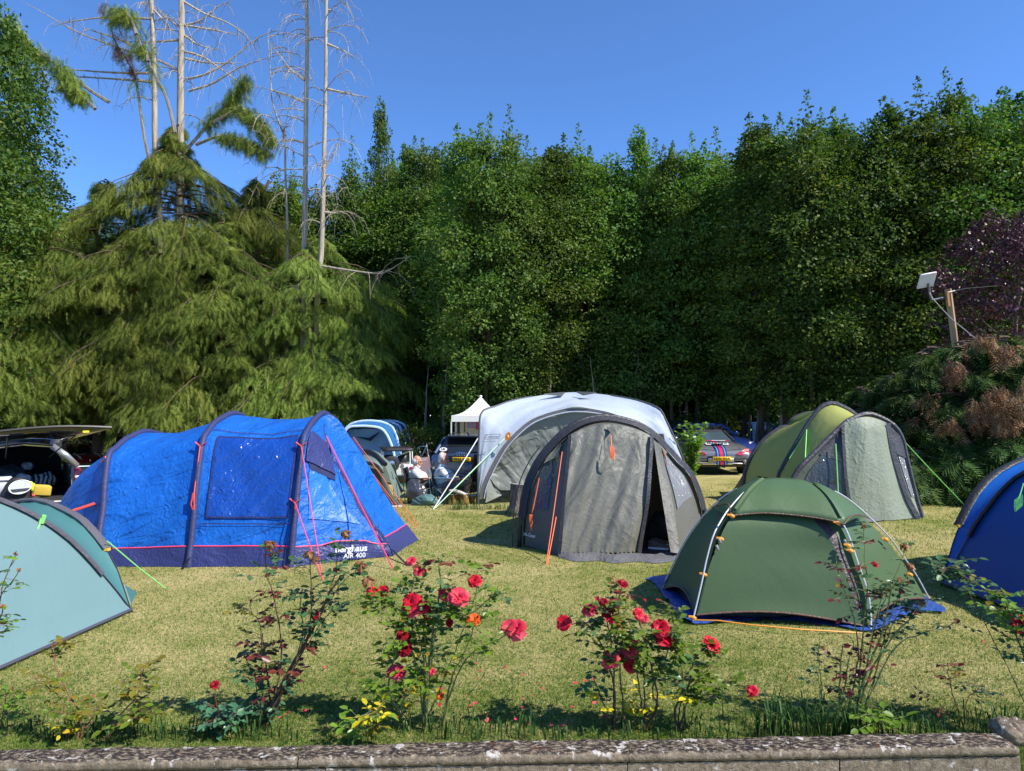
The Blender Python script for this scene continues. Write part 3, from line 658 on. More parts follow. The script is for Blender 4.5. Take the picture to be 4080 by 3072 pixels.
# ================================================================ TENTS
def sample(rows, u, v):
    n, m = len(rows), len(rows[0]); a = min(max(u, 0), 1) * (n - 1); b = min(max(v, 0), 1) * (m - 1)
    i, j = min(int(a), n - 2), min(int(b), m - 2); p, q = a - i, b - j
    return lerp(lerp(rows[i][j], rows[i][j + 1], q), lerp(rows[i + 1][j], rows[i + 1][j + 1], q), p)
def patch(mb, rows, vr, uf, nv=10, nu=8, off=0.012, out=(0, -1, 0.2)):
    """piece of a lofted cloth, lifted `off` towards `out`; uf(v) gives the u range at v"""
    R_ = []; o = Vector(out)
    for k in range(nv):
        v = lerp(vr[0], vr[1], k / (nv - 1)); u0, u1 = uf(v) if callable(uf) else uf; r = []
        for i in range(nu):
            u = lerp(u0, u1, i / (nu - 1)); p = sample(rows, u, v); e = 0.01
            nn = (sample(rows, u + e, v) - sample(rows, u - e, v)).cross(sample(rows, u, v + e) - sample(rows, u, v - e))
            if nn.length < 1e-9: nn = o.copy()
            nn.normalize()
            if nn.dot(o) < 0: nn = -nn
            r.append(p + nn * off)
        R_.append(r)
    mb.grid(R_); return R_
def refine(rows, k):                           # smooth extra rows between given section curves
    m = len(rows[0]); cols = [spline([r[j] for r in rows], k) for j in range(m)]
    return [[cols[j][i] for j in range(m)] for i in range(k)]
def vz(rows, i, z):                            # v on the near half of section i where the cloth reaches height z
    r = rows[i]; m = len(r)
    for j in range(m // 2):
        if r[j + 1].z >= z: return (j + (z - r[j].z) / max(1e-6, r[j + 1].z - r[j].z)) / (m - 1)
    return 0.5
def guy(parent, a, b, mat, r=0.005, name='guy_line'):
    mb = MB(); mb.tube([a, lerp(a, b, 0.5) + V(0, 0, -0.01), b], r, 5); mb.build(name, mat, parent)
def wrinkle(rows, amp, seed, f=1.0):
    r = random.Random(seed); ph = [r.uniform(0, 6.28) for _ in range(6)]; n, m = len(rows), len(rows[0])
    for i in range(1, n - 1):
        for j in range(1, m - 1):
            e = (rows[i + 1][j] - rows[i - 1][j]).cross(rows[i][j + 1] - rows[i][j - 1])
            if e.length < 1e-9: continue
            a, b = i * 6.28 / n, j * 6.28 / m
            h = math.sin(2.1 * f * a + 3.3 * f * b + ph[0]) + 0.7 * math.sin(4.3 * f * a - 2.2 * f * b + ph[1]) + 0.5 * math.sin(7 * f * b + 5 * f * a + ph[2])
            rows[i][j] = rows[i][j] + e.normalized() * amp * h
    return rows
BLUE = fabric('cloth_royal_blue', (0.010, 0.125, 0.52), 9, 0.6, 0.95, (0.4, 1, 1.8), (0, -0.45, 0), 2.8, 0.5, 0.15, 0.1, 0.28)
NAVY = fabric('cloth_navy', (0.036, 0.045, 0.16), 9, 0.6, 0.2, (1, 1, 1), (0, 0, 0), 3, 0.42, 0.1)
BEAM = fabric('cloth_air_beam', (0.035, 0.042, 0.12), 10, 0.3, 0, (1, 1, 1), (0, 0, 0), 3, 0.55, 0.0, spec=0.25)
PIPE = plain('webbing_pink', (0.75, 0.05, 0.12), 0.6); REDL = plain('guy_red', (0.75, 0.08, 0.06), 0.6); ORANGE = plain('guy_orange', (0.85, 0.16, 0.05), 0.6)
WHITEP = plain('print_white', (0.8, 0.82, 0.85), 0.6, var=0.02); BLACKC = fabric('cloth_black', (0.018, 0.018, 0.02), 14, 0.35, 0, rough=0.5, transl=0.0)
BLACKP = plain('plastic_black', (0.015, 0.015, 0.017), 0.45); GREENL = plain('guy_lime', (0.25, 0.75, 0.18), 0.55); WHITEL = plain('guy_white', (0.75, 0.78, 0.75), 0.6)
PVCB = fabric('window_blue', (0.008, 0.06, 0.33), 10, 0.6, 0.7, (0.5, 1, 1.6), (0, -0.7, 0), 2.6, 0.24, 0.03, 0.1, 0.6)

def blue_tent():
    t = thing('air_beam_tent', 'large bright blue inflatable tunnel tent with navy beams and red guy lines', 'tent', (-3.8, 10.2, 0))
    P = [(-1.47, 0), (-1.40, 0.24), (-1.26, 0.72), (-1.01, 1.435), (-0.81, 1.6), (-0.49, 1.73), (0, 1.82)]
    P = P + [(-a, b) for a, b in P[-2::-1]]; n = 41; prof = spline([V(a, 0, b) for a, b in P], n)
    def sec(xf, xa, ws, zs, dip=0.0):
        return [V(lerp(xf, xa, min(1, p.z / 1.6)), 10.2 + p.x * ws * (1 - dip * 0.2 * math.sin(math.pi * min(1, p.z / 1.8))), max(0, p.z * zs - dip * (p.z / 1.82) ** 3)) for p in prof]
    S = [sec(-6.5, -6.4, 0.30, 0.02), sec(-6.1, -6.1, 0.50, 0.33), sec(-5.5, -5.68, 0.76, 0.64), sec(-4.94, -5.12, 1.0, 0.86), sec(-4.6, -4.7, 0.99, 0.885, 0.05), sec(-4.2, -4.25, 0.99, 0.945, 0.05),
         sec(-3.86, -3.92, 1, 1), sec(-3.45, -3.48, 0.99, 0.99, 0.05), sec(-3.05, -3.05, 0.99, 0.99, 0.05), sec(-2.645, -2.645, 1, 1)]
    rows = refine(S[:4], 14)[:-1] + refine(S[3:7], 26)[:-1] + refine(S[6:], 26)
    wrinkle(rows, 0.007, 4, 1.6)
    mb = MB(); mb.grid(rows); fly = mb.build('flysheet', BLUE, t, angle=180)
    ia = [13, 38, 63]                          # rows that carry the three beams
    for i in ia:
        mb = MB(); pts = [p + (p - V(p.x, 10.2, 0.6)).normalized() * 0.012 for p in spline(rows[i], 60)]
        mb.tube(pts, 0.04, 8); mb.build('air_beam', BEAM, t)
    # front wedge
    arch = rows[63]; half = [p.copy() for p in spline(arch[:21], 24)]
    seam = px([(1562, 2214, 9.36), (1546, 2174, 9.36), (1478, 2084, 9.45), (1401, 1962, 9.6), (1320, 1817, 9.8), (1285, 1720, 9.93), (1290, 1652, 10.15)], 24)
    nose = px([(1664, 2152, 10.5), (1650, 2133, 10.5), (1591, 2056, 10.5), (1523, 1953, 10.5), (1451, 1826, 10.45), (1388, 1731, 10.4), (1356, 1681, 10.35), (1320, 1654, 10.28), (1290, 1650, 10.2)], 24)
    SV = lambda z: vz([half + half[::-1]], 0, z) * 47 / 23; FV = lambda z: vz([seam + seam[::-1]], 0, z) * 47 / 23
    side = wrinkle(loft(half, seam, 14, (0.03, 0.05, 0)), 0.006, 9, 1.5); front = wrinkle(loft(seam, nose, 10, (-0.02, 0.03, -0.02)), 0.006, 12, 1.5)
    far = loft(nose, spline(arch[:19:-1], 24), 8)
    mb = MB(); mb.grid(side); mb.build('porch_side_panel', BLUE, t, angle=180)
    mb = MB(); mb.grid(front); mb.grid(far); mb.build('porch_door_panel', BLUE, t, angle=180)
    sm = MB(); rib(sm, [p + V(0, -0.012, 0.004) for p in seam[2:-2]], 0.07, V(0.3, -1, 0.3), 0.01); sm.build('seam_strip', NAVY, t)
    # navy skirt with pink piping, vent hood, windows
    mb = MB()
    sk = patch(mb, rows, (0.0, vz(rows, 50, 0.235)), (0.20, 1.0), 5, 40, 0.014)
    mb2 = MB(); mb2.tube(sk[-1], 0.009, 5)
    s2 = patch(mb, side, (0, SV(0.225)), (0, 1), 5, 16, 0.014); s3 = patch(mb, front, (0, FV(0.225)), (0, 1), 5, 10, 0.014, (0.7, -0.7, 0.2))
    mb.build('mud_skirt', NAVY, t, angle=180)
    hump = [p + V(0, 0, 0.045 * sstep(0.25, 0.4, i / 15) * (1 - sstep(0.72, 0.85, i / 15))) for i, p in enumerate(s2[-1])]
    mb2.tube(hump, 0.009, 5); mb2.tube(s3[-1], 0.009, 5); mb2.build('piping', PIPE, t)
    hm = MB(); hump2 = [p + V(0, -0.004, -0.01) for p in hump]; hm.grid([s2[-1], [lerp(a, b, 0.97) + V(0, -0.003, 0) for a, b in zip(s2[-1], hump2)]]); hm.build('logo_flap', NAVY, t)
    w = MB(); W = patch(w, rows, (vz(rows, 50, 0.56), vz(rows, 50, 1.50)), (0.655, 0.975), 24, 24, 0.014); w.build('window', PVCB, t)
    fr = MB()
    for e in (W[0], W[-1], [r[0] for r in W], [r[-1] for r in W]): rib(fr, e, 0.022, V(0, -1, 0.15), 0.006)
    W2 = [sample(rows, lerp(0.63, 0.99, i / 20), vz(rows, 50, 0.49)) + V(0, -0.02, 0) for i in range(21)]; rib(fr, W2, 0.012, V(0, -1, 0.1), 0.004)
    W3 = [sample(rows, lerp(0.62, 0.99, i / 20), vz(rows, 50, 1.56)) + V(0, -0.014, 0.008) for i in range(21)]; rib(fr, W3, 0.012, V(0, -1, 0.5), 0.004)
    fr.build('window_seam', NAVY, t)
    w = MB(); va, vb = SV(0.56), SV(1.22); T = patch(w, side, (va, vb), lambda v: (0.14, 0.14 + 0.66 * (1 - (v - va) / (vb - va) * 0.6)), 16, 14, 0.012, (0.4, -1, 0.2)); w.build('window', fabric('window_clear', (0.02, 0.14, 0.50), 8, 0.35, 0.4, (1, 1, 0.4), (0, 0.8, 0), 3, 0.40, 0.03, 0.2, 0.25), t)
    hd = MB(); patch(hd, side, (SV(1.26), SV(1.62)), lambda v: (0.06, 0.66), 10, 10, 0.03, (0.4, -1, 0.2)); hd.build('vent_hood', NAVY, t)
    hd = MB(); patch(hd, side, (SV(1.17), SV(1.29)), lambda v: (0.10 + 1.2 * abs(v - SV(1.29)), 0.66 - 1.2 * abs(v - SV(1.29))), 8, 12, 0.014, (0.4, -1, 0.2)); hd.build('vent_mesh', plain('mesh_dark_navy', (0.01, 0.015, 0.07), 0.8), t)
    # writing on the logo flap
    c = sample(side, 0.47, SV(0.13)); c2 = sample(side, 0.72, SV(0.13)); xd = (c2 - c).normalized(); up = V(0, -0.15, 1)
    nn = xd.cross(up).normalized()
    text_mesh('lettering', 'berghaus', 0.112, WHITEP, t, frame(c + nn * 0.03 + V(0.10, 0, 0.045), xd, up), 0.002, 0.003)
    text_mesh('lettering', 'AIR 400', 0.085, WHITEP, t, frame(c + nn * 0.03 + V(0.14, 0, -0.04), xd, up), 0.002, 0.001)
    lb = frame(c + nn * 0.028 + V(-0.19, -0.01, 0.03), xd, up)
    em = MB(); em.add([lb @ V(x, y, 0.002) for x, y in ((-.06, -.05), (.05, -.05), (.065, .05), (-.045, .05))], [(0, 1, 2, 3)]); eo = em.build('emblem', WHITEP, t)
    for a, b, col in ((-0.043, 0.002, NAVY), (0.008, 0.045, PIPE)):
        q = MB(); q.add([lb @ V(x, y, 0.005) for x, y in ((a, -.037), (b, -.037), (b + .012, .037), (a + .012, .037))], [(0, 1, 2, 3)]); q.build('emblem_field', col, eo)
    # webbing and guys
    def web(i, v, L=0.16):
        p = sample(rows, i / (len(rows) - 1), v) + V(0, -0.06, 0); m = MB()
        m.tube([p + V(-0.07, 0.03, 0.05), p, p + V(0.07, 0.03, 0.05)], 0.014, 5, flat=0.4); m.tube([p, p + V(0, -0.01, -0.10)], 0.010, 5); m.build('guy_tab', REDL, t); return p
    a = web(63, vz(rows, 63, 1.42)); guy(t, a, gnd(1287, 2315), PIPE, 0.006); a = web(63, vz(rows, 63, 0.74)); guy(t, a, gnd(1280, 2300), PIPE, 0.007)
    a = web(38, vz(rows, 38, 1.42)); b = sample(rows, 38 / 63, vz(rows, 38, 0.78)) + V(0, -0.07, 0); guy(t, a, b, REDL, 0.008)
    m = MB()
    for k in range(5): m.tube([b + V(0.012 * math.sin(k * 2), 0, 0.08), b + V(0.022 * math.cos(k * 3), -0.02, -0.05), b + V(0.012 * math.sin(k), 0, -0.15)], 0.008, 5)
    m.build('coiled_guy', REDL, t)
    a = sample(front, 0.1, FV(1.52)) + V(0.02, -0.02, 0); guy(t, a, gnd(1568, 2270), PIPE, 0.009)
    a = sample(rows, 13 / 63, vz(rows, 13, 1.28)) + V(0, -0.06, 0); guy(t, a, gnd(150, 2150), ORANGE, 0.006); m = MB(); m.tube([a, lerp(a, gnd(150, 2150), 0.12)], 0.02, 5); m.build('guy_tab', REDL, t)
    a = sample(rows, 12 / 63, vz(rows, 12, 0.72)) + V(0, -0.06, 0); m = MB(); m.tube([a, a + V(-0.28, -0.12, -0.1)], 0.018, 5); m.build('guy_tab', REDL, t); guy(t, a, gnd(330, 2150), PIPE, 0.006)
    a = at(1408, 1742, 10.9); guy(t, a, gnd(1668, 2096), ORANGE, 0.007); guy(t, at(1440, 1830, 10.9), gnd(1655, 2105), ORANGE, 0.006); guy(t, at(1400, 1760, 11.2), gnd(1600, 2060), ORANGE, 0.006)
    w = MB(); w.poly([at(1400, 1745, 10.75), at(1448, 1800, 10.9), at(1440, 1825, 10.8), at(1412, 1800, 10.6)], (0.01, 0.02, 0)); w.build('guy_wing', NAVY, t)
    st = MB()
    for pxx, pyy in ((760, 2262), (1165, 2262)): p = gnd(pxx, pyy - 4); st.tube([p + V(0, -0.02, 0.12), p + V(-0.03, -0.16, 0.005)], 0.018, 5, flat=0.3)
    st.tube([at(1562, 2190, 9.3), gnd(1625, 2255)], 0.014, 5, flat=0.4); st.build('peg_strap', BLACKP, t)
blue_tent()

# ---------------------------------------------------------------- low dome tents at both picture edges
def pole_curve(c, apex, prof, n=18):
    h = apex.z; return spline([V(lerp(c.x, apex.x, a), lerp(c.y, apex.y, a), b * h) for a, b in prof], n)
def sleeve(mb, cv, wd, out):
    pts = [p + (V(p.x, p.y, p.z) - out).normalized() * 0.012 for p in cv]; mb.tube(pts, wd, 7, flat=0.45)
def dome(name, lab, F, G, apex, prof, hoop, cloth, cloth2, sl, linecol, base_mat):
    t = thing(name, lab, 'tent', (apex.x, apex.y, 0)); ctr = V(apex.x, apex.y, 0.2)
    H = V(2 * apex.x - F.x, 2 * apex.y - F.y, 0); I = V(2 * apex.x - G.x, 2 * apex.y - G.y, 0)
    cs = [pole_curve(c, apex, prof) for c in (F, G, H, I)]
    for i in range(4):
        rows = loft(cs[i], cs[(i + 1) % 4], 12)
        for k, r in enumerate(rows):
            for j, p in enumerate(r):
                q = math.sin(math.pi * k / 11) * (1 - j / 17); r[j] = p + (ctr - p) * 0.05 * q * (0.3 + j / 17)
                if j == 0: r[j] = V(p.x, p.y, 0.03)
        wrinkle(rows, 0.004, 3 + i, 1.4); mb = MB(); mb.grid(rows); mb.build('side_panel', cloth, t, angle=180)
        e = MB(); e.tube([r[0] for r in rows], 0.014, 6); e.build('hem', base_mat, t)
    for i, c in enumerate(cs):
        k = 4; m = MB(); sleeve(m, c[k:], 0.05, ctr); m.build('pole_sleeve', sl, t)
        m = MB(); m.tube([p + (p - ctr).normalized() * 0.012 for p in c[:k + 1]], 0.007, 6); m.build('pole', BLACKP, t)
    hp = [V(*q) for q in hoop]; hc = spline(hp, 18)
    inner = spline(cs[0], 18); rows = loft(inner, hc, 10)
    for k, r in enumerate(rows):
        for j, p in enumerate(r): r[j] = p + V(0, 0, -0.06 * math.sin(math.pi * k / 9) * math.sin(math.pi * j / 17))
    mb = MB(); mb.grid(rows); mb.build('porch_panel', cloth2, t, angle=180)
    m = MB(); sleeve(m, hc[3:], 0.05, ctr); m.build('pole_sleeve', sl, t); m = MB(); m.tube(hc[:4], 0.007, 6); m.build('pole', BLACKP, t)
    m = MB(); m.box(hc[3], (0.05, 0.05, 0.025)); m.build('buckle', plain('clip_yellow', (0.8, 0.45, 0.05), 0.5), t)
    return t, cs, hc
TEAL = fabric('cloth_teal', (0.185, 0.315, 0.33), 9, 0.10, 0.10, (1, 1, 0.6), (0, 0, 0), 2.5, 0.5, 0.3, 0.04); TEAL2 = fabric('cloth_teal_deep', (0.085, 0.24, 0.25), 9, 0.08, 0.08, rough=0.5, transl=0.35, var=0.04)
SLEEVE = fabric('cloth_sleeve_grey', (0.10, 0.095, 0.11), 12, 0.4, 0.2, rough=0.5, transl=0.0); HEMM = plain('hem_grey', (0.06, 0.06, 0.085), 0.6)
PT = [(0, 0), (0.121, 0.2415), (0.332, 0.592), (0.611, 0.8515), (1, 1.0)]
t, cs, hc = dome('dome_tent', 'pale teal dome tent with grey pole sleeves, cut by the left picture edge', V(-3.52, 6.78, 0), V(-3.74, 4.42, 0), V(-4.9, 5.8, 1.3), PT,
    [(-3.52, 6.78, 0), (-3.78, 6.92, 0.46), (-4.156, 7.11, 0.76), (-4.39, 7.23, 0.85), (-4.9, 7.5, 0.945), (-5.5, 7.82, 0.8), (-6.0, 8.05, 0.4), (-6.3, 8.2, 0)], TEAL, TEAL2, SLEEVE, GREENL, HEMM)
a = at(167, 2062, 6.33); guy(t, a, gnd(-25, 2600), GREENL, 0.007); guy(t, at(427, 2156, 6.95), gnd(660, 2345), GREENL, 0.006)
m = MB(); m.tube([a + V(0, 0, -0.05), a + V(0.02, 0, 0.02)], 0.018, 5); m.tube([a + V(-0.02, 0, -0.06), a + V(-0.01, 0, 0.0)], 0.012, 5); m.build('guy_knot', GREENL, t)
m = MB(); m.poly([at(493, 2330, 6.9), at(540, 2360, 7.1), at(528, 2385, 7.0), at(520, 2410, 6.85)], (0.006, 0.006, 0)); m.build('door_flap', TEAL2, t)
BLUE2 = fabric('cloth_dome_blue', (0.006, 0.055, 0.25), 8, 0.06, 0.1, rough=0.45, transl=0.03, var=0.04); BLUE3 = fabric('cloth_dome_blue_top', (0.008, 0.10, 0.42), 8, 0.15, 0.1, rough=0.35, transl=0.08, var=0.04)
PB = [(0, 0), (0.107, 0.2225), (0.1975, 0.425), (0.268, 0.547), (0.337, 0.656), (0.445, 0.77), (0.7, 0.92), (1, 1.0)]
t, cs, hc = dome('dome_tent', 'royal blue dome tent with black pole sleeves, cut by the right picture edge', V(4.6, 7.83, 0), V(4.72, 5.47, 0), V(5.98, 6.85, 1.6), PB,
    [(4.6, 7.83, 0), (4.76, 7.91, 0.387), (4.97, 8.02, 0.71), (5.26, 8.175, 0.993), (5.71, 8.41, 1.21), (6.4, 8.75, 1.32), (7.1, 9.1, 1.0), (7.6, 9.4, 0)], BLUE2, BLUE3, BLACKC, GREENL, HEMM)
a = at(4078, 1925, 7.1); b = at(4055, 1995, 7.05); guy(t, a, b, GREENL, 0.005); m = MB()
for k in range(6):
    c = b + V(0.012 * (k - 2.5), -0.01, -0.045); m.tube([c + V(0.012 * math.cos(q), 0, 0.06 * math.sin(q) + 0.01 * k) for q in [i * 0.7 for i in range(10)]], 0.0028, 4)
m.build('coiled_guy', GREENL, t)

# ---------------------------------------------------------------- dark green geodesic tent on a blue groundsheet
OLIVE = fabric('cloth_olive', (0.060, 0.105, 0.045), 10, 0.05, 0.10, (1, 1, 1), (0, 0, 0), 1.5, 0.5, 0.03, 0.05, 0.3); OLIVE2 = fabric('cloth_olive_cover', (0.062, 0.115, 0.047), 10, 0.06, 0.1, rough=0.48, transl=0.05, var=0.05, spec=0.35)
TRIM = fabric('trim_brown', (0.13, 0.07, 0.05), 14, 0.3, 0, transl=0.0); PURPZ = fabric('zip_flap', (0.06, 0.04, 0.05), 16, 0.5, 0.4, (3, 3, 0.4), transl=0.0)
POLEM = plain('pole_alloy', (0.62, 0.62, 0.62), 0.35, 0.35, var=0.03); CLIP = plain('clip_orange', (0.85, 0.32, 0.03), 0.5); TARP = fabric('tarp_blue', (0.03, 0.08, 0.30), 9, 0.8, 0.3, rough=0.45, transl=0.0)
def geodesic():
    t = thing('geodesic_tent', 'dark green geodesic tent with silver poles and orange clips', 'tent', (2.85, 6.9, 0))
    LF = px([(2764, 2472, 6.43), (2800, 2320, 6.5), (2820, 2226, 6.55), (2847, 2132, 6.6), (2882, 2067, 6.7), (2911, 2026, 6.78), (2970, 1962, 6.9), (3041, 1909, 7.05)], 24)
    RF = px([(3466, 2503, 6.21), (3466, 2438, 6.28), (3452, 2350, 6.35), (3417, 2250, 6.42), (3382, 2144, 6.5), (3352, 2085, 6.58), (3305, 2026, 6.7), (3240, 1932, 7.0)], 24)
    RB = px([(3699, 2387, 7.16), (3646, 2291, 7.18), (3587, 2208, 7.2), (3546, 2150, 7.2), (3464, 2067, 7.2), (3380, 1995, 7.18), (3310, 1955, 7.12), (3240, 1932, 7.0)], 24)
    LB = px([(2641, 2347, 7.59), (2694, 2232, 7.5), (2753, 2126, 7.42), (2838, 2023, 7.3), (2930, 1955, 7.2), (3041, 1909, 7.05)], 24)
    ctr = V(2.85, 7.2, 0.3)
    def inn(c, k): return [p + (ctr - p).normalized() * k for p in c]
    lf, rf, rb, lb = inn(LF, 0.035), inn(RF, 0.035), inn(RB, 0.03), inn(LB, 0.0)
    L = px([(2776, 2449, 6.46), (2817, 2285, 6.54), (2876, 2126, 6.63), (2917, 2056, 6.71), (2985, 1972, 6.95)], 20)
    Z = px([(3436, 2492, 6.28), (3382, 2320, 6.4), (3335, 2203, 6.5), (3293, 2126, 6.54), (3240, 2066, 6.63), (3200, 1960, 6.98)], 20)
    door = loft(L, Z, 14, (0, 0.02, 0.012)); 
    for k, r in enumerate(door): r[0] = r[0] + V(0, 0, 0.05 * math.sin(math.pi * k / 13)); r[1] = r[1] + V(0, 0, 0.02 * math.sin(math.pi * k / 13))
    mb = MB(); mb.grid(door); mb.build('door_panel', OLIVE, t, angle=180)
    m = MB(); m.tube([r[0] + V(0, -0.006, 0) for r in door], 0.009, 6); m.build('door_hem', TRIM, t)
    m = MB(); m.grid(loft(Z, [lerp(a, b, 0.55) + V(0.0, 0.02, 0) for a, b in zip(Z, spline(rf, 20))], 4)); m.build('zip_flap', PURPZ, t, angle=180)
    m = MB(); m.grid(loft([lerp(a, b, 0.55) + V(0, 0.02, 0) for a, b in zip(Z, spline(rf, 20))], spline(rf, 20), 4, (0, 0.03, 0))); m.grid(loft(spline(lf, 20), [p + V(0.0, 0.03, 0) for p in L], 3, (0, 0.05, 0))); m.build('door_side', OLIVE, t, angle=180)
    rp = loft(rf, rb, 12, (-0.03, 0.03, -0.03))
    for k, r in enumerate(rp): r[0] = r[0] + V(0, 0, 0.10 * math.sin(math.pi * k / 11)); r[1] = r[1] + V(0, 0, 0.05 * math.sin(math.pi * k / 11))
    mb = MB(); mb.grid(rp); mb.build('side_panel', OLIVE, t, angle=180); m = MB(); m.tube([r[0] for r in rp], 0.009, 6); m.build('door_hem', TRIM, t)
    lp = loft(lf, lb, 12, (0.04, 0.0, -0.03))
    for k, r in enumerate(lp): r[0] = r[0] + V(0, 0, 0.16 * math.sin(math.pi * k / 11)); r[1] = r[1] + V(0, 0, 0.08 * math.sin(math.pi * k / 11))
    mb = MB(); mb.grid(lp); mb.build('side_panel', OLIVE, t, angle=180); m = MB(); m.tube([r[0] for r in lp], 0.008, 6); m.build('door_hem', TRIM, t)
    bk = loft(lb, rb, 12, (0, 0.75, 0)); mb = MB(); mb.grid(bk); mb.build('back_panel', OLIVE, t, angle=180)
    inner = MB(); fl = [V(1.68, 7.45, 0.02), V(1.72, 6.62, 0.02), V(3.0, 6.5, 0.02), V(3.9, 7.1, 0.02)]; inner.grid([fl, [lerp(p, ctr, 0.25) + V(0, 0, 0.45) for p in fl]]); inner.build('inner_tent', BLACKC, t)
    # cover cloth over the crossing poles
    topE = px([(3041, 1907, 7.05), (3088, 1904, 7.06), (3140, 1906, 7.06), (3193, 1911, 7.05), (3240, 1930, 7.0)], 16)
    botE = px([(2914, 2054, 6.66), (2985, 2047, 6.66), (3058, 2044, 6.64), (3176, 2053, 6.60), (3293, 2070, 6.53), (3364, 2088, 6.48)], 16)
    fc = loft(botE, topE, 10, (0, -0.02, 0.05)); cv = MB(); cv.grid(fc)
    lE = px([(2838, 2023, 7.2), (2880, 1990, 7.18), (2940, 1945, 7.14), (3041, 1907, 7.05)], 10); rE = px([(3464, 2064, 7.1), (3380, 1992, 7.1), (3310, 1952, 7.08), (3240, 1930, 7.0)], 10)
    cv.grid(loft(lE, [r[0] for r in fc], 7, (-0.015, 0, 0.0))); cv.grid(loft([r[-1] for r in fc], rE, 7, (0.0, 0, 0.03))); cv.grid(loft(topE, px([(2985, 1925, 7.6), (3060, 1915, 7.7), (3140, 1912, 7.7), (3220, 1925, 7.65), (3290, 1945, 7.5)], 16), 5))
    cv.build('cover', OLIVE2, t, angle=180, solid=0.004)
    m = MB(); m.tube([p + V(0, -0.005, 0) for p in botE], 0.007, 5); sc_ = px([(3364, 2088, 6.48), (3385, 2062, 6.6), (3417, 2050, 6.85), (3464, 2065, 7.1)], 10); m.tube(sc_, 0.007, 5); m.tube(px([(2914, 2054, 6.66), (2903, 2008, 6.85), (2870, 2012, 7.05), (2838, 2023, 7.2)], 10), 0.007, 5); m.build('cover_binding', TRIM, t)
    st = MB(); rib(st, [p + V(0, -0.012, 0.006) for p in [r[0] for r in fc]][1:], 0.03, V(-0.3, -0.8, 0.5), 0.004); rib(st, [r[-1] + V(0, -0.012, 0.008) for r in fc][1:], 0.03, V(0.4, -0.8, 0.5), 0.004); st.build('cover_seam', fabric('cloth_olive_seam', (0.10, 0.16, 0.065), 10, 0.1), t)
    for c in (LF, RF, RB, LB):
        m = MB(); m.tube([p + (p - ctr).normalized() * 0.012 for p in c[:20]], 0.0075, 7); m.build('pole', POLEM, t)
    for x, y, d in ((2874, 2148, 6.58), (2807, 2290, 6.52), (2764, 2462, 6.4), (3382, 2175, 6.44), (3390, 2195, 6.43), (3530, 2150, 7.1), (3628, 2290, 7.1), (3340, 2085, 6.5), (2917, 2056, 6.58)):
        m = MB(); p = at(x, y, d); m.box(p, (0.045, 0.02, 0.032), Matrix.Rotation(0.5, 3, 'Y'), 0.006); m.box(p + V(-0.03, 0, 0.012), (0.03, 0.016, 0.014)); m.build('pole_clip', CLIP, t)
    for x, y, d in ((2868, 2155, 6.56), (2858, 2182, 6.56), (3368, 2160, 6.46)): m = MB(); m.box(at(x, y, d), (0.022, 0.02, 0.05), Matrix.Rotation(-0.4, 3, 'Y'), 0.004); m.build('toggle', plain('toggle_grey', (0.25, 0.26, 0.25), 0.5), t)
    guy(t, at(2850, 2055, 7.2), gnd(2622, 2352), plain('guy_olive', (0.12, 0.13, 0.08), 0.6), 0.005)
    m = MB(); m.tube([at(2768, 2470, 6.38), at(2860, 2472, 6.3), at(3000, 2490, 6.2), at(3200, 2508, 6.1), gnd(3440, 2522)], 0.006, 5); m.build('guy_line', CLIP, t)
    g_ = MB(); pts = [gnd(2606, 2328), gnd(2690, 2440), gnd(2764, 2490), gnd(3075, 2478), gnd(3330, 2500), gnd(3480, 2520), gnd(3640, 2445), gnd(3770, 2447), gnd(3700, 2390), V(4.0, 8.0, 0), V(1.7, 8.2, 0)]
    r_ = random.Random(2); ring = spline([p + V(0, 0, 0.008) for p in pts + [pts[0]]], 60); cc = V(2.9, 7.1, 0.006)
    g_.grid([[p + V(r_.uniform(-.01, .01), r_.uniform(-.01, .01), abs(r_.gauss(0, 0.012)) + 0.004) for p in ring], [lerp(p, cc, 0.08) + V(0, 0, abs(r_.gauss(0, 0.015)) + 0.006) for p in ring], [lerp(p, cc, 0.2) + V(0, 0, 0.006) for p in ring], [lerp(p, cc, 0.98) for p in ring]])
    o = g_.build('groundsheet', TARP, None, origin=(2.9, 7.1, 0), angle=180); tag(o, 'crumpled blue groundsheet showing under the dark green geodesic tent', 'groundsheet')
geodesic()

# ---------------------------------------------------------------- grey tunnel tent with open door
GREYT = fabric('cloth_olive_grey', (0.165, 0.165, 0.14), 9, 0.28, 0.9, (1, 1, 0.22), (0, 0.5, 0), 3.2, 0.5, 0.12, 0.06, 0.3)
GREYS = fabric('cloth_grey_side', (0.125, 0.125, 0.11), 9, 0.45, 0.5, (1, 1, 0.3), rough=0.5, transl=0.1, spec=0.3); TRIMD = fabric('arch_dark', (0.03, 0.03, 0.035), 12, 0.4, 0.2, rough=0.45, transl=0.0)
PVCG = fabric('window_smoke', (0.045, 0.05, 0.048), 11, 0.5, 0.5, (1, 1, 0.5), (0, 0.6, 0), 3, 0.14, 0.0, 0.1, 0.8); PVCS = fabric('window_glint', (0.20, 0.21, 0.22), 16, 0.9, 0.4, rough=0.10, transl=0.0, spec=1.0); SKIRTG = fabric('skirt_grey', (0.12, 0.12, 0.125), 8, 0.9, 0.5, rough=0.4, transl=0.0)
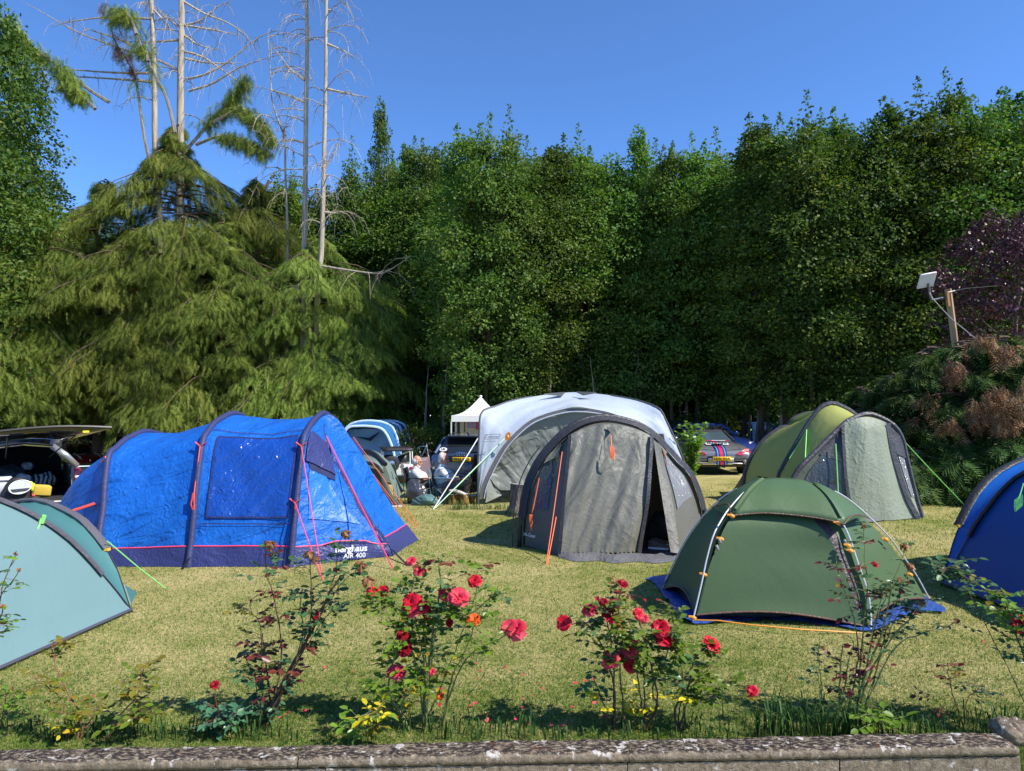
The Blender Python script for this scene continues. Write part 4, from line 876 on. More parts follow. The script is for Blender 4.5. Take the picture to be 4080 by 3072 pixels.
def grey_tent():
    t = thing('tunnel_tent', 'olive grey tunnel tent with black arch and half open front door', 'tent', (1.4, 10.6, 0))
    arch = px([(2083, 2176, 9.99), (2088, 2060, 9.99), (2105, 1950, 10.0), (2138, 1868, 10.0), (2178, 1808, 10.02), (2248, 1734, 10.06), (2322, 1689, 10.12), (2397, 1672, 10.2), (2461, 1678, 10.25), (2536, 1699, 10.3), (2596, 1734, 10.34), (2645, 1783, 10.37), (2695, 1838, 10.4), (2745, 1893, 10.42), (2790, 2010, 10.45), (2806, 2148, 10.45)], 40)
    a2 = [p + V(0.12, 1.3, 0) for p in arch]; a2 = [V(lerp(p.x, 1.6, 0.1), p.y, p.z * 0.94) for p in a2]
    a3 = [V(lerp(p.x + 0.25, 1.75, 0.28), p.y + 2.4, p.z * 0.72) for p in arch]; a4 = [V(lerp(p.x + 0.3, 1.8, 0.55), p.y + 3.1, p.z * 0.12) for p in arch]
    rows = refine([arch, a2, a3, a4], 22); wrinkle(rows, 0.006, 8, 1.5); mb = MB(); mb.grid(rows); mb.build('flysheet', GREYS, t, angle=180)
    ctr = V(1.45, 10.3, 0.5)
    m = MB(); rib(m, [p + (p - ctr).normalized() * 0.01 + V(0, -0.03, 0) for p in arch[3:-3]], 0.10, [V(0, -0.75, 0.2) + (p - ctr).normalized() * 0.8 for p in arch[3:-3]], 0.02); m.tube([p + (p - ctr).normalized() * 0.05 + V(0, 0.03, 0) for p in arch], 0.035, 7); m.build('arch_sleeve', TRIMD, t, angle=180)
    m = MB(); m.tube([p + (p - ctr).normalized() * 0.10 + V(-0.05, -0.03, 0) for p in arch[:12]], 0.008, 6); m.tube([p + (p - ctr).normalized() * 0.06 + V(-0.02, -0.05, 0) for p in arch[:10]], 0.006, 6); m.build('pole', BLACKP, t)
    inn = [p + (ctr - p).normalized() * 0.03 + V(0, -0.01, 0) for p in arch]
    def gx_(p_, y_, d_): return at(p_, y_, d_)
    L = [(2272, 1742, 9.93), (2262, 1850, 9.75), (2250, 1960, 9.6), (2238, 2090, 9.47), (2228, 2212, 9.38)]
    Rr = [(2596, 1752, 9.98), (2590, 1850, 9.82), (2582, 1960, 9.66), (2570, 2080, 9.52), (2552, 2196, 9.42)]
    Lc, Rc = px(L, 18), px(Rr, 18)
    topc = [p for p in inn if True]
    door = loft(Lc, Rc, 60)
    for k, r in enumerate(door):
        u = k / 59; tp = at(lerp(2272, 2596, u), 1745 - 58 * math.sin(math.pi * (0.08 + 0.86 * u)) * 0.95, lerp(10.0, 10.05, u)); tp.z = tp.z
        for j in range(18):
            v = j / 17; w_ = (1 - v) ** 3; r[j] = r[j] + (tp - r[0]) * w_ * 0.0 + V(0, 0, (tp.z - door[k][0].z) * (1 - v) ** 2 if j else 0) 
        z0 = tp.z; r0 = r[0].copy(); r[0] = V(r0.x, r0.y + 0.05, z0)
        for j in range(18):
            v = j / 17; fold = 0.022 * math.sin(24 * u + 9 * v + 1.2) * math.sin(math.pi * min(1, v * 1.05 + 0.05)) + 0.012 * math.sin(41 * u + 13 * v) + 0.03 * math.sin(9 * u + 5 * v); edge = sstep(0.86, 1.0, u) * 0.10 * v
            if 0 < j: r[j] = r[j] + V(0, fold * 0.8 + edge, 0)
    for k, r in enumerate(door): r[-1].z = 0.035 + 0.02 * math.sin(k * 1.9)
    mb = MB(); mb.grid(door); mb.build('door_panel', GREYT, t, angle=180)
    zl = MB(); rib(zl, [p + V(0, -0.02, 0) for p in door[0]], 0.045, V(-0.3, -1, 0.1), 0.01); zl.build('zip_strip', TRIMD, t); zl = MB(); rib(zl, [p + V(0, -0.03, 0) for p in door[-1]], 0.06, V(0.5, -1, 0.1), 0.01); zl.build('zip_strip', TRIMD, t)
    F = px([(2604, 1752, 9.99), (2625, 1900, 9.75), (2650, 2060, 9.45), (2672, 2200, 9.2)], 16); F2 = px([(2632, 1775, 10.1), (2660, 1900, 9.82), (2690, 2060, 9.5), (2708, 2205, 9.22)], 16)
    fm = MB(); fm.grid(loft(F, F2, 4, (0, -0.01, 0))); fm.build('door_frame', GREYS, t, angle=180)
    # left and right porch sides
    la = spline(inn[:12], 18); lside = loft([p for p in la], px([(2226, 2216, 9.42), (2232, 2090, 9.5), (2244, 1960, 9.63), (2256, 1850, 9.78), (2266, 1742, 9.96)], 18), 12, (0.02, 0.04, 0))
    mb = MB(); mb.grid(lside); mb.build('porch_side', GREYS, t, angle=180)
    ra = spline([p for p in inn[:24:-1]], 18); rside = loft(ra, F2[::-1] if len(F2) == 18 else spline(F2[::-1], 18), 12, (-0.02, 0.04, 0)); mb = MB(); mb.grid(rside); mb.build('porch_side', GREYS, t, angle=180)
    head = MB(); hd_t = inn[12:25]; hd_b = [r[0] for r in door]; head.grid(loft(spline(inn[11:26], 22), spline([p for p in hd_b] + [F2[0]], 22), 4)); head.build('door_head', GREYS, t, angle=180)
    w = MB(); patch(w, lside, (0.36, 0.86), lambda v: (0.12, 0.60 if v < 0.7 else 0.60 - 1.6 * (v - 0.7)), 16, 10, 0.015, (-0.6, -1, 0.2)); w.build('window', PVCG, t)
    hd = MB(); patch(hd, lside, (0.84, 0.97), (0.1, 0.72), 6, 8, 0.05, (-0.5, -1, 0.2)); hd.build('vent_hood', GREYT, t)
    w = MB(); patch(w, rside, (0.36, 0.84), lambda v: (0.16, 0.86), 16, 10, 0.015, (0.6, -1, 0.2)); w.build('window', PVCS, t)
    hd = MB(); patch(hd, rside, (0.80, 0.93), (0.1, 0.85), 6, 8, 0.045, (0.5, -1, 0.2)); hd.build('vent_hood', GREYT, t)
    sk = MB(); fr_ = [gnd(2225, 2222), gnd(2300, 2240), gnd(2380, 2236), gnd(2450, 2246), gnd(2540, 2240), gnd(2620, 2246), gnd(2700, 2232), gnd(2720, 2212)]; bk = [p + V(0, 0.30, 0.05) for p in fr_]
    rw = loft(spline(fr_, 30), spline(bk, 30), 5); r_ = random.Random(4)
    for r in rw[1:-1]:
        for j in range(30): r[j] = r[j] + V(0, r_.uniform(-.02, .02), r_.uniform(0, 0.035))
    sk.grid([[p + V(0, 0, 0.006) for p in r] for r in rw]); sk.build('mud_skirt', SKIRTG, t, angle=180)
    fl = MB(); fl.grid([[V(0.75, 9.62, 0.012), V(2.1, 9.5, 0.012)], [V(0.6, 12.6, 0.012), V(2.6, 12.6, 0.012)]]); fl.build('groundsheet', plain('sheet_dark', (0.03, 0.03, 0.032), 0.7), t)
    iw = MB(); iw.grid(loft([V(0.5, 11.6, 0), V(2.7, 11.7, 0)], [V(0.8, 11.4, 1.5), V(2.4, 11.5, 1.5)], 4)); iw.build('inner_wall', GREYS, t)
    # writing at the lower left
    c = sample(lside, 0.15, 0.09); xd = sample(lside, 0.6, 0.09) - c; nn = V(-0.6, -1, 0.1).normalized(); text_mesh('lettering', 'Hi-Gear', 0.07, WHITEP, t, frame(c + nn * 0.03 + V(0.0, 0, 0.03), xd, (0, 0, 1)), 0.001)
    # guy lines and the coiled red one on the door
    guy(t, at(2240, 1800, 9.7), gnd(2176, 2252), ORANGE, 0.006); guy(t, at(2216, 2060, 9.5), gnd(2180, 2250), ORANGE, 0.007); guy(t, at(2148, 1905, 9.9), at(2120, 2045, 9.85), ORANGE, 0.007)
    m = MB(); p = at(2115, 2080, 9.82)
    for k in range(4): m.tube([p + V(0.02 * math.sin(k * 2), 0, 0.1), p + V(0.02 * math.cos(k * 2), 0, 0), p + V(0.015 * math.sin(k), 0, -0.11)], 0.008, 5)
    m.build('coiled_guy', ORANGE, t)
    guy(t, at(2640, 1790, 10.0), gnd(2748, 2145), ORANGE, 0.006); guy(t, at(2690, 2070, 9.6), gnd(2740, 2150), ORANGE, 0.006); guy(t, at(2745, 1895, 10.4), gnd(2840, 2030), ORANGE, 0.007)
    a, b = at(2434, 1735, 9.75), at(2437, 1780, 9.66); guy(t, a, b, ORANGE, 0.006); m = MB()
    for k in range(5): m.tube([b + V(-0.025 + 0.012 * k, -0.02, 0), b + V(-0.02 + 0.012 * ((k * 3) % 5), -0.05, -0.08), b + V(-0.02 + 0.01 * k, -0.045, -0.14 - 0.01 * k)], 0.008, 5)
    m.build('coiled_guy', ORANGE, t)
    m = MB(); p = at(2434, 1725, 9.8); m.poly([at(2415, 1702, 9.9), at(2452, 1702, 9.9), p], (0, 0.02, 0)); m.build('guy_wing', GREYS, t)
grey_tent()

# ---------------------------------------------------------------- big pale event shelter
PALE = fabric('cloth_pale', (0.46, 0.52, 0.60), 6, 0.18, 0.22, (1, 1, 0.7), (0, 0.6, 0), 2.2, 0.5, 0.2, 0.03, 0.35); TRIMG = fabric('trim_grey', (0.12, 0.115, 0.115), 10, 0.3, 0.1, transl=0.05)
WALLG = fabric('wall_grey', (0.22, 0.24, 0.22), 4, 0.4, 1.0, (1, 1, 0.3), (0, -0.6, 0), 2.4, 0.5, 0.2, 0.05, 0.3); MESHD = plain('mesh_dark', (0.04, 0.045, 0.05), 0.8)
def shelter():
    c = V(1.45, 17.0, 0); t = thing('event_shelter', 'big pale blue white event shelter with grey arch trim and hung grey wall', 'shelter', c)
    top = px([(1905, 2006, 14.6), (1905, 1850, 14.65), (1910, 1720, 14.78), (1919, 1642, 14.95), (1974, 1619, 15.2), (2049, 1594, 15.6), (2158, 1575, 16.2), (2225, 1568, 16.6), (2272, 1563, 17), (2320, 1564, 16.8), (2362, 1567, 16.5), (2446, 1577, 16.1), (2546, 1597, 15.7), (2625, 1627, 15.35), (2650, 1669, 15.25), (2680, 1729, 15.2), (2718, 1818, 15.15), (2785, 2000, 15.1)], 60)
    tr = px([(1908, 1990, 14.60), (1921, 1933, 14.60), (1964, 1843, 14.65), (2014, 1764, 14.7), (2098, 1684, 14.8), (2173, 1649, 14.86), (2248, 1630, 14.92), (2297, 1626, 14.95), (2372, 1632, 15.0), (2446, 1649, 15.0), (2521, 1684, 15.02), (2620, 1778, 15.05), (2695, 1878, 15.05), (2778, 1998, 15.1)], 60)
    front = loft(top, tr, 14)
    for k, r in enumerate(front):
        for j in range(60): r[j] = r[j] + V(0, -0.06, -0.02) * math.sin(math.pi * k / 13) * math.sin(math.pi * j / 59) + V(0, -0.07, 0.03) * math.exp(-((j - 29) / 2.5) ** 2) * (k / 13)
    wrinkle(front, 0.008, 6, 1.3); mb = MB(); mb.grid(front); mb.build('front_roof_panel', PALE, t, angle=180)
    bands = [[p + V(0, -0.012, 0.0) for p in tr], [lerp(p, V(1.5, 15, 0.4), 0.048) + V(0, -0.01, 0) for p in tr]]
    m = MB(); m.grid(bands); m.build('arch_trim', TRIMG, t, angle=180); m = MB(); m.tube([p + V(0, -0.012, 0) for p in bands[1]], 0.014, 5); m.build('arch_piping', PALE, t)
    # the other three sides by turning the poles round the centre
    fp = [[top[i] for i in range(31)], [top[59 - i] for i in range(31)]]; apex = top[29]
    def turn(p): return V(2 * c.x - p.x, 2 * c.y - p.y, p.z)
    BL, BR = [turn(p) for p in fp[1]], [turn(p) for p in fp[0]]
    for a, b, nm in ((fp[0], BL, 'side'), (fp[1], BR, 'side'), (BL, BR, 'back')):
        rows = []
        for k in range(15):
            u = k / 14; lift = 1.95 * math.sin(math.pi * u) ** 0.5; r = []
            for j in range(31):
                p = lerp(a[j], b[j], u); zz = max(p.z, min(lift, 1.9)); q = p.copy()
                if p.z < zz:
                    jj = min(range(31), key=lambda m_: abs(lerp(a[m_].z, b[m_].z, u) - zz)); q = lerp(a[jj], b[jj], u)
                r.append(q)
            rows.append(r)
        m = MB(); m.grid(rows); m.build(nm + '_roof_panel', PALE, t, angle=180)
    for cv in (fp[0], fp[1], BL, BR):
        m = MB(); m.tube(cv[:22], 0.022, 7); m.build('leg_pole', plain('pole_steel', (0.10, 0.10, 0.105), 0.4, 0.4), t)
    m = MB()
    for pl in ([(2165, 1576, 16.0), (2248, 1569, 16.6), (2235, 1582, 16.3)], [(2292, 1567, 16.6), (2372, 1570, 16.2), (2320, 1580, 16.2)]): m.poly([at(x, y - 3, d) + V(0, -0.25, 0.0) for x, y, d in pl], (0, 0.01, 0.02))
    m.build('vent_mesh', MESHD, t)
    # grey wall hung inside the front arch
    inn = [lerp(p, V(1.5, 15, 0.4), 0.05) + V(0, 0.05, 0) for p in tr]; up = inn[6:50]
    bot = px([(1940, 1882, 14.75), (1960, 1915, 14.8), (1990, 1950, 14.85), (2030, 1953, 14.85), (2100, 1955, 14.9), (2200, 1960, 15.0), (2400, 1965, 15.1), (2600, 1960, 15.1), (2680, 1900, 15.1)], 44)
    rows = loft(up, bot, 20, (0, 0.12, 0)); wrinkle(rows, 0.012, 15, 1.8); m = MB(); m.grid(rows); m.build('wall_panel', WALLG, t, angle=180)
    f = loft(px([(1937, 1883, 14.7), (1940, 1930, 14.65), (1938, 1975, 14.62), (1934, 2004, 14.6)], 8), px([(1944, 1890, 14.8), (1965, 1920, 14.85), (2000, 1968, 14.9), (2038, 1958, 15.0)], 8), 8, (0, 0.05, 0)); m = MB(); m.grid(wrinkle(f, 0.012, 3, 2)); m.build('wall_flap', WALLG, t, angle=180)
    f = loft(px([(1965, 1915, 14.9), (2000, 1960, 15.2), (2060, 1965, 15.4)], 8), px([(1990, 1985, 15.0), (2035, 1972, 15.3), (2075, 1950, 15.5)], 8), 5); m = MB(); m.grid(f); m.build('wall_flap', fabric('wall_grey_back', (0.13, 0.135, 0.13), 5, 0.5), t, angle=180)
    # maker's mark
    p0 = at(1952, 1738, 14.62); xd, up_ = V(1, 0.06, 0.03), V(0.35, 0, 1); DK = plain('print_grey', (0.12, 0.13, 0.15), 0.6)
    M_ = frame(p0 + V(0.05, -0.10, 0), xd, up_); m = MB(); m.add([M_ @ V(x, y, 0) for x, y in ((-.17, -.055), (.13, -.055), (.17, .045), (-.13, .045), (-.155, -.045), (.122, -.045), (.155, .036), (-.122, .036))], [(0, 1, 5, 4), (1, 2, 6, 5), (2, 3, 7, 6), (3, 0, 4, 7)]); e = m.build('emblem', DK, t)
    text_mesh('lettering', 'Coleman', 0.072, DK, t, frame(p0 + V(0.05, -0.105, -0.005), xd, up_), 0.001, 0.001); text_mesh('lettering', 'Event Shelter', 0.05, DK, t, frame(p0 + V(-0.01, -0.105, -0.10), xd, up_), 0.001)
    l_ = MB(); M2 = frame(p0 + V(0.36, -0.10, 0.0), xd, up_); l_.add([M2 @ V(0.055 * math.cos(a) + 0.02 * math.sin(a), 0.085 * math.sin(a), 0.0) for a in [i * 6.283 / 16 for i in range(16)]], [tuple(range(16))]); l_.build('lantern_logo', plain('print_orange', (0.55, 0.16, 0.02), 0.6), t)
    l_ = MB(); l_.ball(M2 @ V(0.005, 0.0, 0.002), (0.018, 0.004, 0.03)); l_.build('lantern_flame', plain('print_yellow', (0.85, 0.6, 0.15), 0.6), t)
    guy(t, at(1905, 1745, 14.75), gnd(1726, 2030), WHITEL, 0.010); guy(t, at(2010, 1748, 14.7), gnd(1727, 2031), GREENL, 0.008); m = MB(); m.tube([lerp(at(2010, 1748, 14.7), gnd(1727, 2031), q) + V(0, -0.012, 0.006) for q in (0.0, 0.25, 0.55, 0.98)], 0.006, 5); m.build('guy_line', WHITEL, t)
    guy(t, at(2676, 1735, 15.1), gnd(2800, 1985), WHITEL, 0.011); guy(t, at(2690, 1800, 15.2), gnd(2815, 2000), WHITEL, 0.009)
shelter()

# ---------------------------------------------------------------- lime green tent
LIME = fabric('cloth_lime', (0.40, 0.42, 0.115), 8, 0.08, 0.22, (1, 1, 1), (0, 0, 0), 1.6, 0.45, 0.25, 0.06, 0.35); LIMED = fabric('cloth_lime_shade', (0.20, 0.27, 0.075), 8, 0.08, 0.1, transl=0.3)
SAGE = fabric('cloth_sage', (0.24, 0.275, 0.205), 7, 0.5, 0.5, (1, 1, 0.3), (0, 0.2, 0), 2.4, 0.52, 0.15, 0.06, 0.3); GREYD = fabric('cloth_slate', (0.055, 0.055, 0.065), 10, 0.5, 0.2, transl=0.05)
def lime_tent():
    t = thing('vis_tunnel_tent', 'lime green tunnel tent with a pale sage porch door', 'tent', (5.9, 14, 0)); t.name = 'tunnel_tent'; INV[t.name] = INV['vis_tunnel_tent']
    fa = px([(3140, 2071, 12.4), (3150, 1960, 12.45), (3170, 1897, 12.5), (3197, 1859, 12.5), (3246, 1810, 12.55), (3294, 1762, 12.6), (3349, 1707, 12.65), (3387, 1677, 12.7), (3457, 1653, 12.75), (3522, 1675, 12.8), (3566, 1707, 12.8), (3593, 1756, 12.8), (3604, 1810, 12.8), (3640, 1960, 12.75), (3668, 2060, 12.7)], 40)
    ma = px([(3085, 2026, 13.85), (3105, 1903, 13.8), (3121, 1865, 13.8), (3148, 1816, 13.8), (3186, 1751, 13.8), (3218, 1696, 13.8), (3240, 1664, 13.8), (3267, 1631, 13.8), (3311, 1610, 13.8), (3360, 1626, 13.8), (3403, 1653, 13.8), (3450, 1700, 13.8), (3500, 1800, 13.8), (3530, 1920, 13.8), (3540, 2026, 13.8)], 40)
    ta = px([(2958, 1992, 15.2), (2966, 1924, 15.2), (2974, 1876, 15.2), (2991, 1832, 15.2), (3012, 1794, 15.2), (3045, 1756, 15.2), (3077, 1729, 15.2), (3121, 1705, 15.2), (3165, 1715, 15.2), (3210, 1760, 15.2), (3240, 1850, 15.2), (3250, 1990, 15.2)], 40)
    ea = [V(lerp(p.x - 0.15, 5.4, 0.3), p.y + 1.2, p.z * 0.06) for p in ta]
    def dip(rows, k, d=0.09):
        n = len(rows)
        for i, r in enumerate(rows):
            for j, p in enumerate(r): r[j] = p - V(0, 0, d) * math.sin(math.pi * i / (n - 1)) * math.sin(math.pi * j / 39)
        return wrinkle(rows, 0.006, k, 1.3)
    m = MB(); m.grid(dip(loft(fa, ma, 12), 1, 0.13)); m.build('porch_flysheet', LIME, t, angle=180)
    m = MB(); m.grid(dip(loft(ma, ta, 12), 2, 0.03)); m.build('main_flysheet', LIME, t, angle=180); m = MB(); m.grid(loft(ta, ea, 8)); m.build('end_panel', GREYD, t, angle=180)
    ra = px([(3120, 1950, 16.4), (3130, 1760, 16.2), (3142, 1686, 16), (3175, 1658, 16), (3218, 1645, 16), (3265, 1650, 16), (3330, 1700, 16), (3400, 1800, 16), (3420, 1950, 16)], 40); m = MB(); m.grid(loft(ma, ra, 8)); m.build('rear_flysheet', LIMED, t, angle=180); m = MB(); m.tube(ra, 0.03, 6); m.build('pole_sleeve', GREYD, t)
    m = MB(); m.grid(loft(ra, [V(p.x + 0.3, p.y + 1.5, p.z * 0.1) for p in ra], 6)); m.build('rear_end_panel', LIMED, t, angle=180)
    for cv, cc in ((fa, V(5.8, 12.6, 0.5)), (ma, V(6.0, 13.8, 0.5)), (ta, V(5.3, 15.2, 0.4))):
        m = MB(); m.tube([p + (p - cc).normalized() * 0.02 for p in cv], 0.045, 7); m.build('pole_sleeve', GREYD, t)
    L = px([(3356, 1700, 12.62), (3362, 1800, 12.5), (3372, 1920, 12.4), (3388, 2020, 12.33), (3400, 2075, 12.3)], 18); Rr = px([(3544, 1690, 12.78), (3566, 1800, 12.7), (3596, 1900, 12.65), (3628, 1990, 12.62), (3668, 2064, 12.58)], 18)
    dr = loft(L, Rr, 20)
    for k, r in enumerate(dr):
        u = k / 19; r[0].z += 0.22 * math.sin(math.pi * (0.15 + 0.75 * u)) - 0.07
        for j in range(1, 18): r[j] = r[j] + V(0, -0.10 * math.sin(math.pi * u) * (1 - abs(u - 0.45)) + 0.015 * math.sin(14 * u + 3 * j / 17), 0.22 * math.sin(math.pi * u) * (1 - j / 17) ** 3 * 0.6)
    m = MB(); m.grid(dr); m.build('door_panel', SAGE, t, angle=180)
    m = MB(); rib(m, [p + V(0, -0.03, 0) for p in dr[-2]], 0.09, V(0.1, -1, 0.1), 0.01); m.build('zip_strip', GREYD, t); m = MB(); rib(m, [p + V(0.0, -0.02, 0) for p in dr[0]], 0.05, V(-0.1, -1, 0.1), 0.01); m.build('zip_strip', GREYD, t)
    rs = loft(dr[-1], spline(fa[28:], 18), 6); m = MB(); m.grid(rs); m.build('porch_side', SAGE, t, angle=180); w = MB(); patch(w, rs, (0.3, 0.75), (0.2, 0.8), 8, 5, 0.015, (0.7, -0.7, 0)); w.build('window', PVCS, t); w = MB(); patch(w, rs, (0.02, 0.30), (0.0, 1.15), 6, 5, 0.03, (0.7, -0.7, 0)); w.build('vent_hood', GREYD, t)
    ls = loft(spline(fa[:19], 18), L[::-1], 14, (0, 0.05, 0)); m = MB(); m.grid(ls); m.build('porch_side', fabric('cloth_slate_green', (0.10, 0.115, 0.09), 8, 0.4), t, angle=180); w = MB(); patch(w, ls, (0.2, 0.62), (0.2, 0.9), 10, 12, 0.015, (-0.4, -1, 0)); w.build('window', PVCG, t); w = MB(); patch(w, ls, (0.62, 0.93), (0.12, 0.92), 8, 10, 0.02, (-0.4, -1, 0)); w.build('vent_hood', GREYD, t)
    sk = MB(); A = spline([gnd(3405, 2082), gnd(3480, 2084), gnd(3560, 2070), gnd(3670, 2070)], 16); sk.grid(loft([p + V(0, 0, 0.02) for p in A], [p + V(0, 0.2, 0.07) for p in A], 4)); sk.build('mud_skirt', SKIRTG, t, angle=180)
    guy(t, at(3214, 1712, 13.7), at(3200, 1985, 12.2), GREENL, 0.010); guy(t, at(3214, 1712, 13.7), at(3145, 1828, 13.5), GREENL, 0.007); guy(t, at(3330, 1768, 12.5), gnd(3346, 2080), GREENL, 0.010); guy(t, at(3586, 1740, 12.8), gnd(3850, 2020), GREENL, 0.008)
    guy(t, at(2975, 1850, 15.2), gnd(2960, 1990), GREYD, 0.01)
lime_tent()

# ---------------------------------------------------------------- tents further back
AW = fabric('cloth_awning_blue', (0.03, 0.16, 0.42), 6, 0.4, 0.3, rough=0.45, transl=0.25); AWL = fabric('cloth_awning_pale', (0.22, 0.42, 0.66), 5, 0.4, 0.6, (3, 3, 0.3), transl=0.3); AWT = plain('awning_trim', (0.5, 0.66, 0.82), 0.6); MESHG = plain('mesh_grey', (0.10, 0.14, 0.19), 0.7)
def awning():
    t = thing('awning_tent', 'blue drive away awning tent with pale hoop trim, far behind the white jeep', 'tent', (-5.9, 34.3, -0.62))
    f = px([(1330, 1845, 33.25), (1345, 1760, 33.25), (1384, 1702, 33.25), (1422, 1684, 33.25), (1470, 1679, 33.25), (1518, 1684, 33.25), (1549, 1696, 33.25), (1565, 1710, 33.25), (1581, 1750, 33.25), (1593, 1802, 33.25), (1599, 1845, 33.25)], 30)
    b = px([(1400, 1830, 36.52), (1420, 1740, 36.52), (1450, 1695, 36.52), (1500, 1680, 36.52), (1565, 1679, 36.52), (1597, 1688, 36.52), (1611, 1698, 36.52), (1625, 1738, 36.52), (1637, 1774, 36.52), (1646, 1824, 36.52)], 30)
    md = [lerp(p, q, 0.5) + V(0.05, 0, -0.02) for p, q in zip(f, b)]
    p_ = px([(1340, 1850, 32.26), (1352, 1770, 32.26), (1384, 1709, 32.26), (1430, 1700, 32.26), (1482, 1702, 32.26), (1517, 1710, 32.26), (1537, 1730, 32.26), (1553, 1762, 32.26), (1567, 1805, 32.26), (1574, 1850, 32.26)], 30)
    body = refine([f, md, b], 12); m = MB(); m.grid(body); m.build('flysheet', AW, t, angle=180); m = MB(); m.grid(loft(p_, f, 5)); m.build('porch_canopy', AW, t, angle=180)
    m = MB(); m.grid([b, [V(-5, 36.62, p.z * 0.5) for p in b]]); m.build('rear_wall', AW, t)
    for cv, nm in ((f, 'hoop_trim'), (p_, 'hoop_trim'), (b, 'hoop_trim'), (md, 'hoop_trim')): m = MB(); m.tube([q + V(0.02, -0.03, 0.03) for q in cv], 0.055 if nm else 0.03, 6); m.build(nm, AWT, t)
    wl = px([(1350, 1850, 33.14), (1596, 1846, 33.14)], 16); wt = px([(1390, 1712, 33.14), (1470, 1708, 33.14), (1530, 1716, 33.14), (1572, 1750, 33.14)], 16); m = MB(); m.grid(wrinkle(loft(wl, wt, 8), 0.04, 5, 3)); m.build('front_wall', AWL, t, angle=180)
    m = MB(); m.poly([at(1414, 1740, 32.92), at(1478, 1758, 32.81), at(1518, 1716, 32.92), at(1470, 1744, 32.92)], (0, 0.02, 0)); m.build('door_gap', plain('gap_dark', (0.01, 0.015, 0.03), 0.9), t)
    for u0, u1 in ((0.12, 0.44), (0.56, 0.9)): w = MB(); patch(w, body, (0.72, 0.90), (u0, u1), 6, 6, 0.03, (1, -0.2, 0.1)); w.build('window', MESHG, t)
    sk = MB(); A = [r[-1] for r in body]; sk.grid([[q + V(0.03, 0, 0.16) for q in A], [q + V(0.10, 0, -0.02) for q in A]]); sk.build('mud_skirt', AWT, t)
    for a, bb in (((1625, 1720), (1720, 1800)), ((1632, 1740), (1705, 1812)), ((1490, 1740), (1502, 1792)), ((1578, 1740), (1588, 1830))): guy(t, at(*a, 35.43), at(*bb, 33.25), ORANGE, 0.012)
awning()
PALEG = fabric('cloth_pale_green', (0.24, 0.32, 0.29), 8, 0.2, 0.2, transl=0.3)
def small_tent():
    t = thing('festival_tent', 'small pale grey green tent half hidden behind the big bright blue tent', 'tent', (-2.9, 15.8, 0)); t.name = 'small_tent'; INV[t.name] = INV['festival_tent']
    a = px([(1330, 1990, 16.4), (1345, 1880, 16.4), (1390, 1815, 16.2), (1450, 1801, 15.9), (1488, 1812, 15.6), (1515, 1838, 15.3), (1540, 1868, 15.1), (1583, 2000, 14.8)], 24)
    b = [V(p.x - 0.15, p.y + 1.6, p.z * 0.9) for p in a]; c = [V(p.x - 0.2, p.y + 2.6, p.z * 0.1) for p in a]
    m = MB(); m.grid(refine([a, b, c], 12)); m.build('flysheet', PALEG, t, angle=180); m = MB(); m.tube([p + V(0.02, -0.02, 0.02) for p in a[6:19]], 0.05, 6); m.build('pole_sleeve', BLACKC, t)
    d = px([(1440, 1985, 15.4), (1440, 1900, 15.4), (1448, 1848, 15.4), (1480, 1848, 15.2), (1505, 1858, 15.0), (1528, 1882, 14.95)], 16)
    m = MB(); m.grid(loft(spline(a[4:18], 16), d, 6)); m.build('porch_canopy', PALEG, t, angle=180); m = MB(); m.tube(d[5:], 0.035, 6); m.build('pole_sleeve', BLACKC, t)
    m = MB(); m.grid(loft(px([(1522, 1872, 15.0), (1540, 1920, 14.95), (1560, 1965, 14.85), (1584, 2003, 14.75)], 8), px([(1512, 1880, 15.1), (1524, 1930, 15.1), (1538, 1975, 15.0), (1566, 2006, 14.85)], 8), 5, (0, 0.04, 0))); m.build('door_flap', PALEG, t, angle=180)
    m = MB(); m.poly([at(1440, 1860, 15.5), at(1505, 1870, 15.3), at(1555, 2000, 15.2), at(1440, 1995, 15.5)], (0, 0.02, 0)); m.build('inner_door', plain('inner_green_dark', (0.04, 0.055, 0.045), 0.7), t)
    guy(t, at(1578, 1925, 14.9), gnd(1592, 2010), BLACKP, 0.006); guy(t, at(1560, 1880, 15.1), gnd(1590, 1990), BLACKP, 0.006)
small_tent()
